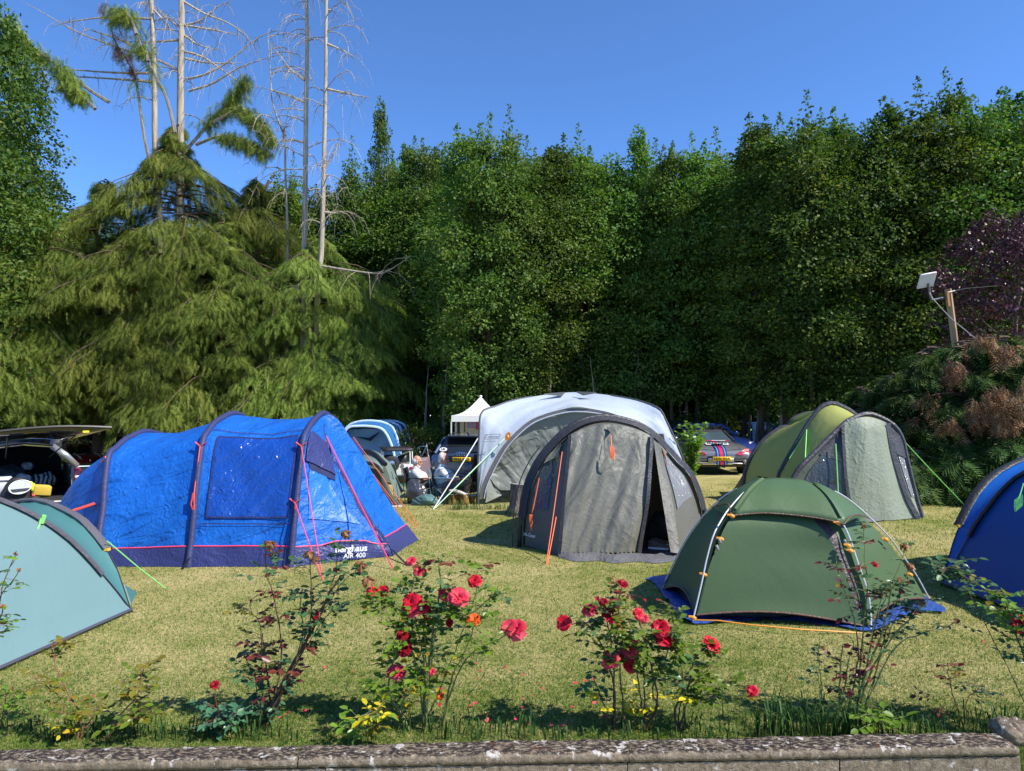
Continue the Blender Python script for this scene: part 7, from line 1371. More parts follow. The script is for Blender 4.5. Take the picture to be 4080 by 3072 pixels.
a = rel(p2, 1769, 1827, 15.3); man('white haired man in striped polo and shorts reading his phone', p2, dict(head=a, neck=(a[0] - 0.035, 0, a[2] - 0.16), chest=(a[0] - 0.06, 0, a[2] - 0.34), pelvis=(a[0] + 0.02, 0, 0.44), tilt=0.12,
    shl=(a[0] - 0.03, 0.20, a[2] - 0.24), shr=(a[0] - 0.02, -0.20, a[2] - 0.24), ell=(a[0] + 0.16, 0.25, 0.60), elr=(a[0] + 0.15, -0.26, 0.57), wrl=(a[0] + 0.28, 0.16, 0.74), wrr=(a[0] + 0.40, -0.24, 0.585),
    hpl=(a[0] + 0.05, 0.10, 0.42), hpr=(a[0] + 0.05, -0.10, 0.42), knl=(a[0] + 0.52, 0.14, 0.53), knr=(a[0] + 0.54, -0.12, 0.52), anl=(a[0] + 0.46, 0.13, 0.09), anr=(a[0] + 0.42, -0.11, 0.09)), shirt_stripes(), SHORTS, True, SKIN2, False)
q = V(*p2) + V(a[0] + 0.36, 0.12, 0.82); m = MB(); m.box(q, (0.012, 0.075, 0.15), Matrix.Rotation(0.5, 3, 'Y'), 0.004); o = m.build('phone', plain('phone_black', (0.01, 0.01, 0.012), 0.15), None, origin=q); tag(o, 'black phone held up in the hand of the man in the striped polo', 'phone')
# ---- bags, stumps, shoes
lump('rubbish_bag', 'full shiny black rubbish bag on the grass by the bearded man', 'bag', on(1660, 14.95, 0.20), (0.24, 0.2, 0.26), plain('bag_shiny_black', (0.045, 0.045, 0.05), 0.22, spec=0.9, bmp=0.8, bscale=14), 21, 18)
lump('chair_bag', 'crumpled green cloth bag lying in front of the rubbish bag', 'bag', on(1698, 14.55, 0.08), (0.26, 0.14, 0.12), fabric('bag_green', (0.10, 0.19, 0.175), 12, 0.7, transl=0.1), 23, 18)
BARKS = barkmat('bark_flaky', (0.035, 0.025, 0.02), (0.30, 0.25, 0.21), 16, 0.35); BARKM = barkmat('bark_mossy', (0.05, 0.035, 0.012), (0.26, 0.17, 0.055), 14, 0.5); DRIFT = barkmat('driftwood', (0.30, 0.28, 0.24), (0.55, 0.53, 0.47), 10, 0.3)
def stump(name, lab, c, r0, h, mat, seed, flare=0.35, top=None):
    r = random.Random(seed); ph = [r.uniform(0, 6.28) for _ in range(5)]; t = thing(name, lab, 'stump', c); rows = []
    for k in range(13):
        v = k / 12; row = []
        for j in range(40):
            a = 6.2832 * j / 40; rr = r0 * (1 + 0.08 * math.sin(3 * a + ph[0]) + 0.05 * math.sin(7 * a + ph[1] + v * 2) + 0.03 * math.sin(17 * a + ph[2] + 3 * v)) * (1 + flare * (1 - v) ** 3 * (1 + 0.6 * math.sin(4 * a + ph[3]))); row.append(V(rr * math.cos(a), rr * math.sin(a), h * v * (1 + 0.06 * math.sin(a + ph[4]) * v)))
        rows.append(row)
    m = MB(); m.grid(rows, cu=True); m.build('trunk', mat, t, local=True, angle=180); m = MB(); m.poly(rows[-1]); m.build('cut_face', top or DRIFT, t, local=True); return t
stump('tree_stump', 'thick flaky barked tree stump between the shelter and the grey tunnel tent', on(2092, 13.15), 0.27, 0.53, BARKS, 3)
for p_, d, r0, h, lab in ((1808, 14.75, 0.13, 0.20, 'left one of the low mossy log ends under the driftwood'), (1848, 14.7, 0.11, 0.22, 'middle one of the low mossy log ends under the driftwood'), (1880, 14.8, 0.10, 0.17, 'right one of the low mossy log ends by the driftwood')): stump('log_stump', lab, on(p_, d), r0, h, BARKM, int(p_), 0.15)
c = V(*on(1790, 14.65, 0.28)); m = MB(); m.tube(spline([c, c + V(0.10, 0, 0.0), c + V(0.22, -0.02, -0.03), c + V(0.33, 0, -0.08), c + V(0.36, 0, -0.14)], 16), [0.03 + 0.03 * math.sin(0.2 + i / 15 * 2.9) for i in range(16)], 10, flat=0.6); o = m.build('driftwood', DRIFT, None, origin=c, angle=180); tag(o, 'bleached grey piece of driftwood lying across the mossy log ends', 'driftwood')
def shoe(lab, c, rz, mat, sole):
    t = thing('shoe', lab, 'shoe', c, rz); m = MB(); rows = []
    for k, (x, w_, h, dz) in enumerate(((-0.13, 0.02, 0.05, 0), (-0.125, 0.035, 0.09, 0), (-0.06, 0.040, 0.095, 0), (0.0, 0.038, 0.075, 0), (0.06, 0.045, 0.055, 0), (0.11, 0.042, 0.045, 0), (0.14, 0.02, 0.035, 0))): rows.append([V(x, w_ * math.cos(a), 0.022 + max(0, math.sin(a)) * h) for a in [i * 0.3927 for i in range(9)]])
    m.grid(rows); m.build('upper', mat, t, local=True, angle=180); m = MB(); m.grid([[V(p[0].x, p[0].y * 1.08, 0), V(p[0].x, p[0].y * 1.08, 0.028), V(p[-1].x, p[-1].y * 1.08, 0.028), V(p[-1].x, p[-1].y * 1.08, 0)] for p in rows], cu=True); m.build('sole', sole, t, local=True)
BRN = plain('suede_brown', (0.12, 0.08, 0.07), 0.8)
shoe('black and white trainer poking out of the small pale green tent', V(*on(1574, 14.3)), R(10), BLACKP, PLATEW)
shoe('brown shoe just inside the open door of the grey tunnel tent', V(1.95, 9.75, 0.02), R(-20), BRN, PLATEW); shoe('second brown shoe further inside the grey tunnel tent', V(2.02, 9.98, 0.02), R(15), BRN, PLATEW)
lump('dark_holdall', 'dark holdall inside the open grey tunnel tent', 'bag', (2.12, 10.3, 0.2), (0.22, 0.2, 0.22), GREYBAG, 31)
# ---- dish on its timber post, above the hedge
def dish():
    D = 16.6; S = D / FPX; P = lambda x, y, dd=0.0: at(x, y, D + dd); b = P(3812, 1420); t = thing('timber_post', 'leaning square timber post rising out of the hedge', 'post', (b.x, b.y, 0)); WD = barkmat('timber', (0.20, 0.13, 0.07), (0.38, 0.27, 0.16), 6, 0.08)
    m = MB(); lo = V(b.x + 0.12, b.y, 0); hi = P(3777, 1152); m.tube([lo, b, hi], 0.085, 4); m.build('post', WD, t, smooth=False)
    m = MB(); m.box(P(3779, 1190, -0.09), (0.05, 0.02, 0.34), Matrix.Rotation(-0.1, 3, 'Y')); m.build('batten', plain('wood_orange', (0.38, 0.17, 0.05), 0.7), t)
    d = thing('satellite_dish', 'flat white rectangular satellite panel on a bent grey arm', 'satellite dish', P(3770, 1188)); MET = plain('arm_grey', (0.12, 0.13, 0.14), 0.35, 0.5)
    q = [P(3671, 1095, -0.30), P(3735, 1083, -0.20), P(3719, 1141, 0.03), P(3655, 1153, -0.07)]; n = (q[1] - q[0]).cross(q[3] - q[0]).normalized(); m = MB(); m.poly(q, n * 0.04 * (1 if n.y > 0 else -1)); m.build('panel', plain('panel_white', (0.55, 0.54, 0.58), 0.4), d, bev=0.015)
    m = MB(); m.tube(spline([P(3699, 1128, -0.08), P(3703, 1160, -0.04), P(3710, 1192, 0), P(3716, 1195, 0), P(3772, 1184, 0)], 14), 0.028, 8); m.build('arm', MET, d); m = MB(); m.tube(spline([P(3703, 1165, -0.08), P(3722, 1195, -0.12), P(3790, 1268, -0.12), P(3850, 1318, -0.1), P(3900, 1360, 0)], 16), 0.010, 5); m.build('cable', plain('cable_pale', (0.40, 0.36, 0.40), 0.5), d)
    m = MB(); m.tube([P(3778, 1165, -0.1), P(3805, 1158, -0.05)], 0.012, 5); m.tube([P(3805, 1158, -0.05), P(3850, 1149, 0.6), P(4085, 1130, 4)], 0.006, 4); m.build('stay_wire', MET, d)
dish()
# ================================================================ HEDGE, PURPLE TREE, SAPLING
hprof = lambda t: (0.75 + 0.25 * math.sin(math.pi * min(1, t * 1.4))) * (1 - max(0, t - 0.55) * 1.5)
def hedge(px_, d, topy, Rb, lab, seed, brown=(), n=62, nf=52):
    X = gx(px_, d); H = CAMH + (1635 - topy) / FPX * d; t = thing('hedge_conifer', lab, 'hedge', (X, d, gz(X, d)), 0, 'conifers of the hedge on the right'); mb = MB(); mb.tube([V(0, 0, 0), V(0.05, 0, H * 0.5), V(0, 0, H * 0.9)], [0.11, 0.07, 0.02], 7)
    vf = conifer(seed, H, Rb, 0.15, n, nf, 0.36, hprof, 0.30, 0.28, frond_t(6, 0.42, 0.2, seed), mb, hang=0.45); mb.build('trunk', BARK, t, local=True); part_np('foliage', vf, FROND_D, t)
    if brown:
        r = np.random.default_rng(seed + 50); o = np.array(t.location); P = []
        for x, y, sx, sz, k in brown: c = np.array(at(x, y, d - Rb * 0.85)) - o; P.append(c + r.normal(size=(k, 3)) * np.array([sx, 0.10, sz]))
        P = np.concatenate(P); m_ = len(P); X_ = np.stack([r.normal(size=m_) * .5, -np.abs(r.normal(size=m_)) * .5, -np.ones(m_)], 1); vf = scatter(*frond_t(5, 0.4, 0.2, 9), P, frames(X_, np.array([0.3, -1, .5]) + r.normal(size=(m_, 3)) * .4), r.uniform(0.16, 0.34, m_)); part_np('withered_foliage', vf, FROND_B, t)
    return t
hedge(3440, 17.6, 1545, 1.0, 'lowest dark conifer of the hedge behind the lime green tent', 301); hedge(3570, 16.6, 1490, 1.15, 'hedge conifer with yellowish sprays behind the sage tent door', 302, ((3640, 1690, .12, .1, 20),)); hedge(3700, 16.3, 1385, 1.2, 'hedge conifer at the foot of the timber post', 303, ((3795, 1470, .06, .14, 46), (3690, 1600, .15, .1, 14)))
hedge(3850, 15.8, 1360, 1.2, 'hedge conifer with a rust brown patch right of the timber post', 304, ((3800, 1690, .10, .10, 34), (3930, 1350, .10, .06, 34), (3900, 1640, .10, .16, 60))); hedge(3990, 15.5, 1345, 1.2, 'hedge conifer with large withered pale brown patches', 305, ((3975, 1590, .14, .16, 120), (4010, 1680, .12, .12, 80), (4010, 1400, .06, .10, 44), (4060, 1610, .08, .10, 60))); hedge(4160, 15.2, 1370, 1.3, 'hedge conifer cut by the right picture edge', 306, ((4080, 1580, .1, .15, 40),))
hedge(3640, 15.2, 1790, 0.85, 'low green hedge conifer right of the lime green tent', 307); hedge(3830, 14.9, 1760, 0.9, 'low green hedge conifer left of the blue dome tent', 308); hedge(4010, 14.6, 1720, 1.0, 'low green hedge conifer behind the blue dome tent', 309)
def purple():
    d = 20.0; X = gx(4060, d); t = thing('plum_tree', 'dark purple leaved tree above the hedge at the right edge', 'tree', (X, d, 0)); H = CAMH + (1635 - 860) / FPX * d; mb = MB(); tree_trunk(mb, H, 0.12, random.Random(5), 0.3, 22, 2.4, 0.35, 2.2); mb.build('trunk', BARK, t, local=True)
    part_np('crown', broad_crown(71, H, 1.9, 2.2, 150, 170, 0.105, lambda t_: math.sin(math.pi * (0.2 + 0.72 * t_)) ** 0.8, 0.5), LEAF_P, t)
purple()
LEAF_B = leafmat('leaf_sapling', [(0.10, 0.20, 0.02), (0.17, 0.29, 0.035), (0.25, 0.36, 0.06)], 0.4, 0.4, 2.0, 0.4)
def sapling():
    d = 18.0; base = V(gx(2748, d), d, 0); t = thing('sapling', 'bright green leafy sapling left of the grey sports car', 'sapling', base); r = np.random.default_rng(8); mb = MB(); P, X, U = [], [], []
    for i, (x, y) in enumerate(((2735, 1675), (2765, 1690), (2800, 1680), (2812, 1690), (2700, 1720), (2690, 1760), (2780, 1730), (2715, 1690), (2745, 1720), (2790, 1760), (2760, 1760))):
        tip = at(x, y, d + r.uniform(-.3, .3)); md = lerp(base, tip, 0.5) + V(r.uniform(-.08, .08), 0, 0.1); sp = spline([base + V(r.uniform(-.05, .05), 0, 0), md, tip], 14); mb.tube(sp, [lerp(0.014, 0.004, j / 13) for j in range(14)], 5)
        for k in range(56):
            q = r.uniform(0.18, 1) * 13; j = int(q); p = lerp(sp[j], sp[min(13, j + 1)], q - j); a = r.uniform(0, 6.28); P.append(np.array(p)); X.append(np.array([math.cos(a), math.sin(a), r.uniform(-.1, .8)])); U.append(np.array([0, -.3, 1]) + r.normal(size=3) * .5)
    mb.build('stem', BARKG, t); P = np.array(P) - np.array(base); part_np('foliage', scatter(*LEAF6, P, frames(np.array(X), np.array(U)), r.uniform(0.09, 0.155, len(P))), LEAF_B, t)
sapling()

# ================================================================ LOW WALL
def wall_mat(name, dark=0.5):
    m, t, p, out = new_mat(name); co = N(t, 'ShaderNodeNewGeometry').outputs['Position']
    n1, n2, n3 = noise(t, co, 7, 6, 0.7, 0.3), noise(t, mapping(t, co, (1, 1, 1)), 26, 5, 0.75, 0.6), noise(t, co, 90, 4, 0.7)
    c = ramp(t, n2, [(0.3, (0.15, 0.115, 0.08)), (0.55, (0.29, 0.235, 0.17)), (0.75, (0.42, 0.35, 0.27))])
    sx = N(t, 'ShaderNodeSeparateXYZ'); t.links.new(N(t, 'ShaderNodeNewGeometry').outputs['Normal'], sx.inputs[0])
    topf = mth(t, 'MULTIPLY', mth(t, 'SUBTRACT', sx.outputs[2], 0.5, True), 2.0, True)
    blk = ramp(t, noise(t, mapping(t, co, (1, 2.2, 1)), 34, 4, 0.6, 0.4), [(0.42, (0, 0, 0)), (0.50, (1, 1, 1))]); zone = ramp(t, n1, [(0.28, (0, 0, 0)), (0.5, (1, 1, 1))])
    f = mth(t, 'MULTIPLY', mth(t, 'MULTIPLY', blk, zone), mth(t, 'ADD', mth(t, 'MULTIPLY', topf, dark), 0.18), True); c = mixc(t, f, c, (0.035, 0.028, 0.026))
    rust = ramp(t, noise(t, co, 4.5, 5, 0.75, 0.5), [(0.60, (0, 0, 0)), (0.68, (1, 1, 1))]); c = mixc(t, mth(t, 'MULTIPLY', rust, mth(t, 'ADD', mth(t, 'MULTIPLY', topf, 0.6), 0.05)), c, (0.11, 0.04, 0.022))
    wh = ramp(t, noise(t, co, 15, 5, 0.6, 0.4), [(0.60, (0, 0, 0)), (0.64, (1, 1, 1))]); c = mixc(t, mth(t, 'MULTIPLY', wh, 0.75), c, (0.66, 0.62, 0.58))
    t.links.new(c, p.inputs['Base Color']); p.inputs['Roughness'].default_value = 0.92; p.inputs['Specular IOR Level'].default_value = 0.15
    t.links.new(bump(t, n3, 0.6, 0.012, bump(t, n2, 0.8, 0.02)), p.inputs['Normal']); return m
def low_wall():
    zt = 0.15; P = lambda x, y: (lambda r, k: V(r[0] * k, r[1] * k, zt))(ray(x, y), (zt - CAMH) / ray(x, y)[2])
    bl, br, fl, fr = P(0, 2986), P(3960, 2916), P(0, 3042), P(4062, 2974); db, df = (br - bl) / 3960, (fr - fl) / 4062
    t = thing('garden_wall', 'low weathered stone wall with lichen covered coping along the bottom edge', 'wall', (0, 3.7, 0)); CM_, BM = wall_mat('coping_lichen', 0.95), wall_mat('wall_stone', 0.3); r = random.Random(6)
    edges = [(-900, 1143), (1147, 2457), (2461, 3960)]
    for a, b in edges:
        n = int((b - a) / 14); rows = []
        for i in range(n + 1):
            x = lerp(a, b, i / n); B = bl + db * x; x2 = x if b < 3900 else lerp(a, 4062, i / n); F = fl + df * x2; e = lambda s_: V(r.uniform(-s_, s_), r.uniform(-s_, s_), r.uniform(-s_, s_)); sag = 0.004 * math.sin(x * 0.004) + 0.003 * math.sin(x * 0.017)
            out = (F - B).normalized()
            rows.append([B + V(0, 0, -0.11), B + V(0, 0, -0.012) + e(.002), B + out * 0.012 + V(0, 0, sag) + e(.003)] + [lerp(B, F, q) + V(0, 0, sag + r.uniform(-.003, .003)) for q in (0.25, 0.45, 0.65, 0.82)] + [F - out * 0.010 + V(0, 0, sag) + e(.004), F + V(0, 0, -0.012 + sag) + e(.004), F + V(0, 0, -0.035) + e(.003), F - out * 0.008 + V(0, 0, -0.05) + e(.002), F - out * 0.04 + V(0, 0, -0.052)])
        m = MB(); m.grid(rows); m.poly(rows[0]); m.poly(rows[-1][::-1]); m.build('coping_stone', CM_, t, angle=75)
    for a, b in ((-900, 1250), (1254, 2452), (2456, 3316), (3322, 4070)):
        n = int((b - a) / 20); rows = []
        for i in range(n + 1):
            F = fl + df * lerp(a, b, i / n); rows.append([F + V(0, 0.16, -0.06), F + V(0, 0.012 + r.uniform(-.002, .002), -0.056)] + [F + V(0, 0.010 + r.uniform(-.004, .004), -0.056 - 0.05 * k) for k in range(1, 9)])
        m = MB(); m.grid(rows); m.poly(rows[0]); m.poly(rows[-1][::-1]); m.build('wall_block', BM, t, angle=75)
    # end of the wall: boulder and gate post
    c = P(4040, 2905); c.z = 0; lump('boulder', 'rough grey boulder at the right end of the wall', 'stone', (c.x, c.y + 0.02, 0.13), (0.10, 0.08, 0.075), wall_mat('boulder_stone', 0.6), 44, 18)
    g_ = thing('gate_post', 'rusty dark iron post cut by the right picture edge', 'post', (gx(4082, 4.15), 4.15, 0)); m = MB(); m.box(V(gx(4083, 4.15), 4.15, 0.26), (0.05, 0.05, 0.52), None, 0.008); m.build('post', barkmat('iron_rust', (0.035, 0.025, 0.025), (0.11, 0.08, 0.075), 20, 1), g_); m = MB(); m.ball(V(gx(4083, 4.15), 4.15, 0.525), (0.03, 0.03, 0.015), 10); m.build('post_cap', plain('iron_grey', (0.12, 0.12, 0.12), 0.5), g_)
low_wall()

# ================================================================ ROSES
def rleaf(name, cols, tr=0.35): return leafmat(name, cols, tr, 0.38, 6.0, 0.45)
RG = rleaf('rose_leaf_green', [(0.07, 0.15, 0.015), (0.14, 0.25, 0.022), (0.24, 0.36, 0.04)]); RD = rleaf('rose_leaf_dark', [(0.03, 0.07, 0.025), (0.055, 0.115, 0.04), (0.09, 0.16, 0.06)], 0.25); RY = rleaf('rose_leaf_yellow', [(0.35, 0.33, 0.02), (0.62, 0.48, 0.02), (0.70, 0.42, 0.03)]); RR = rleaf('rose_leaf_red', [(0.09, 0.018, 0.016), (0.17, 0.035, 0.025), (0.24, 0.10, 0.04)], 0.3); RO = rleaf('rose_leaf_bronze', [(0.12, 0.14, 0.015), (0.22, 0.21, 0.02), (0.28, 0.18, 0.03)], 0.4); RBL = rleaf('rose_leaf_bluish', [(0.035, 0.10, 0.05), (0.06, 0.16, 0.075), (0.10, 0.22, 0.10)], 0.25)
STEMG = plain('rose_stem_green', (0.16, 0.18, 0.05), 0.6, var=0.3, vscale=30); STEMB = plain('rose_stem_brown', (0.10, 0.055, 0.03), 0.7, var=0.3, vscale=30); STEMR = plain('rose_stem_red', (0.18, 0.055, 0.03), 0.6, var=0.3, vscale=30)
def petal_mat(name, col, tip):
    m, t, p, out = new_mat(name); isl = N(t, 'ShaderNodeNewGeometry').outputs['Random Per Island']; c = mixc(t, isl, col, tip); t.links.new(c, p.inputs['Base Color']); p.inputs['Roughness'].default_value = 0.5; p.inputs['Specular IOR Level'].default_value = 0.25
    tr = N(t, 'ShaderNodeBsdfTranslucent'); t.links.new(c, tr.inputs[0]); mx = N(t, 'ShaderNodeMixShader'); mx.inputs[0].default_value = 0.3; t.links.new(p.outputs[0], mx.inputs[1]); t.links.new(tr.outputs[0], mx.inputs[2]); t.links.new(mx.outputs[0], out.inputs[0]); return m
PETR = petal_mat('petal_red', (0.50, 0.004, 0.02), (0.68, 0.02, 0.05)); PETP = petal_mat('petal_pink', (0.60, 0.012, 0.05), (0.74, 0.10, 0.13)); PETD = petal_mat('petal_dark_red', (0.22, 0.003, 0.012), (0.40, 0.006, 0.02)); PETW = petal_mat('petal_withered', (0.16, 0.065, 0.03), (0.34, 0.16, 0.07)); PETO = petal_mat('petal_orange', (0.62, 0.06, 0.015), (0.72, 0.16, 0.02))
def petals(c, ax, R_, seed, withered=False, bud=False):
    r = random.Random(seed); ax = V(*ax).normalized(); e1 = ax.orthogonal().normalized(); e2 = ax.cross(e1); m = MB()
    for ring, (n, op, ln) in enumerate(((7, 1.25, 1.0), (6, 0.95, 0.88), (5, 0.6, 0.72), (4, 0.3, 0.55))):
        if bud and ring < 2: continue
        for k in range(n):
            a = 6.2832 * (k + r.uniform(-.2, .2)) / n + ring * 0.5; o = op + r.uniform(-.2, .2); L = R_ * ln * r.uniform(0.85, 1.1); wd = R_ * r.uniform(0.42, 0.58)
            if withered: o = r.uniform(1.7, 2.7); wd *= 0.5; L *= 1.15
            rad = e1 * math.cos(a) + e2 * math.sin(a); tg = ax.cross(rad).normalized(); rows = []
            for i in range(4):
                v = i / 3; th = o * (0.35 + 0.65 * v) + (0.35 * v * v if not withered else 0.2 * math.sin(5 * v + a)); p = V(*c) + (rad * math.sin(th) + ax * math.cos(th)) * L * (0.12 + 0.88 * v); w_ = wd * (0.35 + 0.65 * math.sin(math.pi * min(1, 0.15 + 0.62 * v)))
                rows.append([p + tg * w_ * u + ax * (0.10 * R_ * u * u * (1 if not withered else r.uniform(-2, 2))) + V(r.uniform(-1, 1), r.uniform(-1, 1), r.uniform(-1, 1)) * R_ * (0.05 if not withered else 0.12) for u in (-1, 0, 1)])
            m.grid(rows)
    return m
def rose(lab, base, stems, leaves, blooms, seed, stem_mat=STEMG, d0=4.35, lsize=0.042, group='rose bushes behind the wall', name='rose_bush', thick=1.0, thorn=0):
    """base: px of stem feet; stems: (foot index, [(px,py)...], radius); leaves: (material, count, stem indices, t range); blooms: (px, py, kind, radius)"""
    r = random.Random(seed); q = np.random.default_rng(seed); B = V(gx(base[0], d0), d0, 0); t = thing(name, lab, 'rose bush', B, 0, group); SP = []; mb = {}
    for fi, pts, rad in stems:
        d = d0 + r.uniform(-0.13, 0.13)
        if fi >= 0: f = V(gx(base[fi], d0 + r.uniform(-.03, .03)), d0 + r.uniform(-.03, .03), 0.0); path = [f]
        else: path = []
        k = len(pts)
        for i, p in enumerate(pts): path.append(at(p[0], p[1], lerp(d0, d, (i + 1) / k)) if fi >= 0 else at(p[0], p[1], d0))
        sp = spline(path, 22); sp = [p + V(r.uniform(-1, 1), r.uniform(-1, 1), r.uniform(-1, 1)) * 0.004 for p in sp]; SP.append(sp); m = mb.setdefault('a', MB()); m.tube(sp, [lerp(rad, rad * 0.45, i / 21) * thick for i in range(22)], 6)
        for _ in range(thorn):
            i = r.randrange(0, 20); p = sp[i]; d_ = V(r.uniform(-1, 1), r.uniform(-1, 1), r.uniform(-.3, .3)).normalized(); m.tube([p, p + d_ * 0.016 - V(0, 0, 0.004)], [0.0035, 0.0004], 4)
    stm = mb['a']; M = np.array(INV[t.name])[:3, 3]; groups = {}
    for mat, n, idx, (t0, t1) in leaves:
        P, X, U, S = groups.setdefault(mat.name, ([], [], [], [])); groups[mat.name + '!'] = mat
        for _ in range(int(n * 1.25)):
            sp = SP[r.choice(idx)]; u = r.uniform(t0, t1) * 21; i = int(min(u, 20)); p = lerp(sp[i], sp[i + 1], u - i); a = r.uniform(0, 6.28); out = V(math.cos(a), math.sin(a) * 0.8, r.uniform(-.15, .7)).normalized(); L = r.uniform(0.05, 0.13); e = p + out * L + V(0, 0, -0.02 * r.random()); stm.tube([p, lerp(p, e, 0.5) + V(0, 0, 0.006), e], 0.0013, 4, cap=False)
            side = out.cross(V(0, 0, 1)).normalized(); nl = r.choice((3, 5, 5))
            for k in range(nl):
                if k == 0: c_, dd = e, out
                else: j = (k + 1) // 2; s_ = 1 if k % 2 else -1; c_ = lerp(p, e, 1 - 0.32 * j + 0.08); dd = (side * s_ + out * 0.35).normalized()
                P.append(c_); X.append(dd + V(0, 0, r.uniform(-.5, .1))); U.append(V(r.gauss(0, .4), r.gauss(-.25, .4), 1)); S.append(lsize * r.uniform(0.75, 1.4) * (1.1 if k == 0 else 0.9))
    stm.build('stem', stem_mat, t)
    for k, v in groups.items():
        if k.endswith('!'): continue
        P, X, U, S = v; P = np.array([p[:] for p in P]) + M; part_np('foliage', scatter(*LEAF6, P, frames(np.array([x[:] for x in X]), np.array([u[:] for u in U])), np.array(S)), groups[k + '!'], t)
    for i, (x, y, kind, R_) in enumerate(blooms):
        best = min((((p - at(x, y, p.y)).length, j, s_) for s_, sp in enumerate(SP) for j, p in enumerate(sp)), key=lambda z: z[0]); p = SP[best[2]][best[1]]; c = at(x, y, p.y - 0.02)
        mat = dict(r=PETR, p=PETP, d=PETD, w=PETW, b=PETR, o=PETO, s=PETW)[kind]; ax = (r.uniform(-.5, .5), r.uniform(-.9, -.3), r.uniform(.35, 1)); R_ *= 0.8; m = petals(c, ax if kind != 'w' else (r.uniform(-.3, .3), -.2, 1), R_, seed * 50 + i, kind == 'w', kind in 'bs')
        o = m.build('withered_bloom' if kind in 'ws' else ('bud' if kind == 'b' else 'blossom'), mat, t, angle=180); k2 = MB(); foot = p if best[0] > 0.012 else SP[best[2]][max(0, best[1] - 2)]
        k2.tube([foot, lerp(foot, c, 0.6) + V(0, 0, 0.006), c], 0.0022, 5); k2.ball(c - V(*ax).normalized() * 0.006, 0.007, 7); k2.build('flower_stalk', stem_mat, o)
    return t
f = 0.0052
rose('tall half withered rose bush with brown drooping blooms in front of the blue air tent', (1060, 1085, 1030), [(0, [(1090, 2790), (1170, 2640), (1240, 2520), (1310, 2370), (1360, 2290)], .0105), (0, [(1075, 2800), (1060, 2650), (1045, 2520)], .008), (1, [(1110, 2700), (1120, 2560), (1095, 2400), (1062, 2280), (1058, 2210), (1072, 2170)], .006), (1, [(1190, 2600), (1235, 2480), (1240, 2340), (1232, 2205)], .006),
    (1, [(1200, 2560), (1195, 2420), (1205, 2330)], .005), (0, [(1300, 2380), (1340, 2260), (1345, 2170), (1372, 2130)], .005), (0, [(1310, 2400), (1400, 2290), (1436, 2255)], .004), (0, [(1230, 2560), (1330, 2420), (1400, 2400)], .004), (2, [(1020, 2700), (985, 2640), (965, 2600)], .004), (0, [(1130, 2720), (1180, 2650), (1195, 2600)], .005), (0, [(1040, 2520), (1000, 2440), (998, 2390)], .004)],
    [(RD, 34, (0, 2, 3, 5, 6), (.62, .98)), (RD, 30, (4, 7, 0), (.5, .95)), (RR, 24, (1, 10, 2), (.5, .9)), (RO, 12, (1, 10), (.6, 1)), (RR, 20, (9, 0), (.35, .75)), (RBL, 24, (0, 1, 8), (.12, .45)), (RD, 12, (8,), (.4, 1))],
    [(1078, 2166, 'w', .05), (1232, 2205, 'w', .042), (1255, 2225, 'w', .035), (1376, 2124, 'w', .042), (1437, 2250, 'w', .05), (1466, 2312, 'w', .052), (1340, 2268, 'w', .034), (1040, 2370, 'b', .018), (1000, 2394, 'b', .016), (1255, 2450, 'd', .036)], 401, STEMB, 4.35)
rose('wide red and pink flowering rose bush, left one of the two bright flowering ones', (1640, 1690, 1700, 1760), [(1, [(1690, 2760), (1710, 2640), (1730, 2480), (1755, 2330), (1745, 2215)], .009), (0, [(1580, 2830), (1550, 2760), (1560, 2660), (1600, 2560)], .008), (1, [(1670, 2700), (1620, 2560), (1530, 2440), (1490, 2370)], .005), (2, [(1690, 2650), (1660, 2500), (1640, 2390), (1650, 2290)], .006), (3, [(1800, 2700), (1850, 2600), (1890, 2480), (1900, 2330)], .006),
    (3, [(1810, 2720), (1870, 2610), (1960, 2560), (2040, 2520)], .006), (2, [(1740, 2500), (1800, 2420), (1840, 2390)], .005), (1, [(1730, 2520), (1880, 2440), (1960, 2380), (2010, 2370)], .005), (0, [(1600, 2800), (1690, 2720), (1740, 2680)], .005), (2, [(1690, 2520), (1600, 2440), (1540, 2370)], .005), (3, [(1850, 2790), (1920, 2700), (1940, 2660)], .005), (0, [(1570, 2800), (1500, 2740), (1450, 2720)], .005), (1, [(1880, 2420), (1900, 2290), (1915, 2250)], .004)],
    [(RG, 40, (0, 3, 6), (.55, 1)), (RG, 46, (4, 5, 7, 12), (.5, 1)), (RG, 40, (2, 9), (.55, 1)), (RG, 40, (1, 8, 11), (.4, 1)), (RG, 20, (0, 3), (.25, .6)), (RD, 30, (0, 3, 6, 7), (.4, 1)), (RY, 16, (1, 8, 11), (.3, 1)), (RY, 9, (2, 3, 5), (.4, .8)), (RR, 6, (0, 12), (.9, 1))],
    [(1638, 2238, 'p', .043), (1672, 2279, 'p', .05), (1483, 2357, 'r', .04), (1524, 2357, 'r', .05), (1891, 2318, 'r', .055), (1774, 2369, 'p', .06), (1828, 2383, 'p', .078), (1641, 2403, 'r', .078), (1658, 2430, 'p', .075), (1699, 2417, 'r', .055), (1704, 2446, 'd', .04), (1889, 2472, 'o', .055), (1791, 2483, 'd', .03), (2030, 2503, 'p', .07), (2060, 2512, 'p', .08), (1606, 2537, 'd', .055), (1613, 2588, 'd', .06), (1577, 2682, 'p', .07), (1723, 2678, 'p', .028), (1755, 2773, 'o', .03), (1750, 2810, 'b', .02)], 402, STEMG, 4.3)
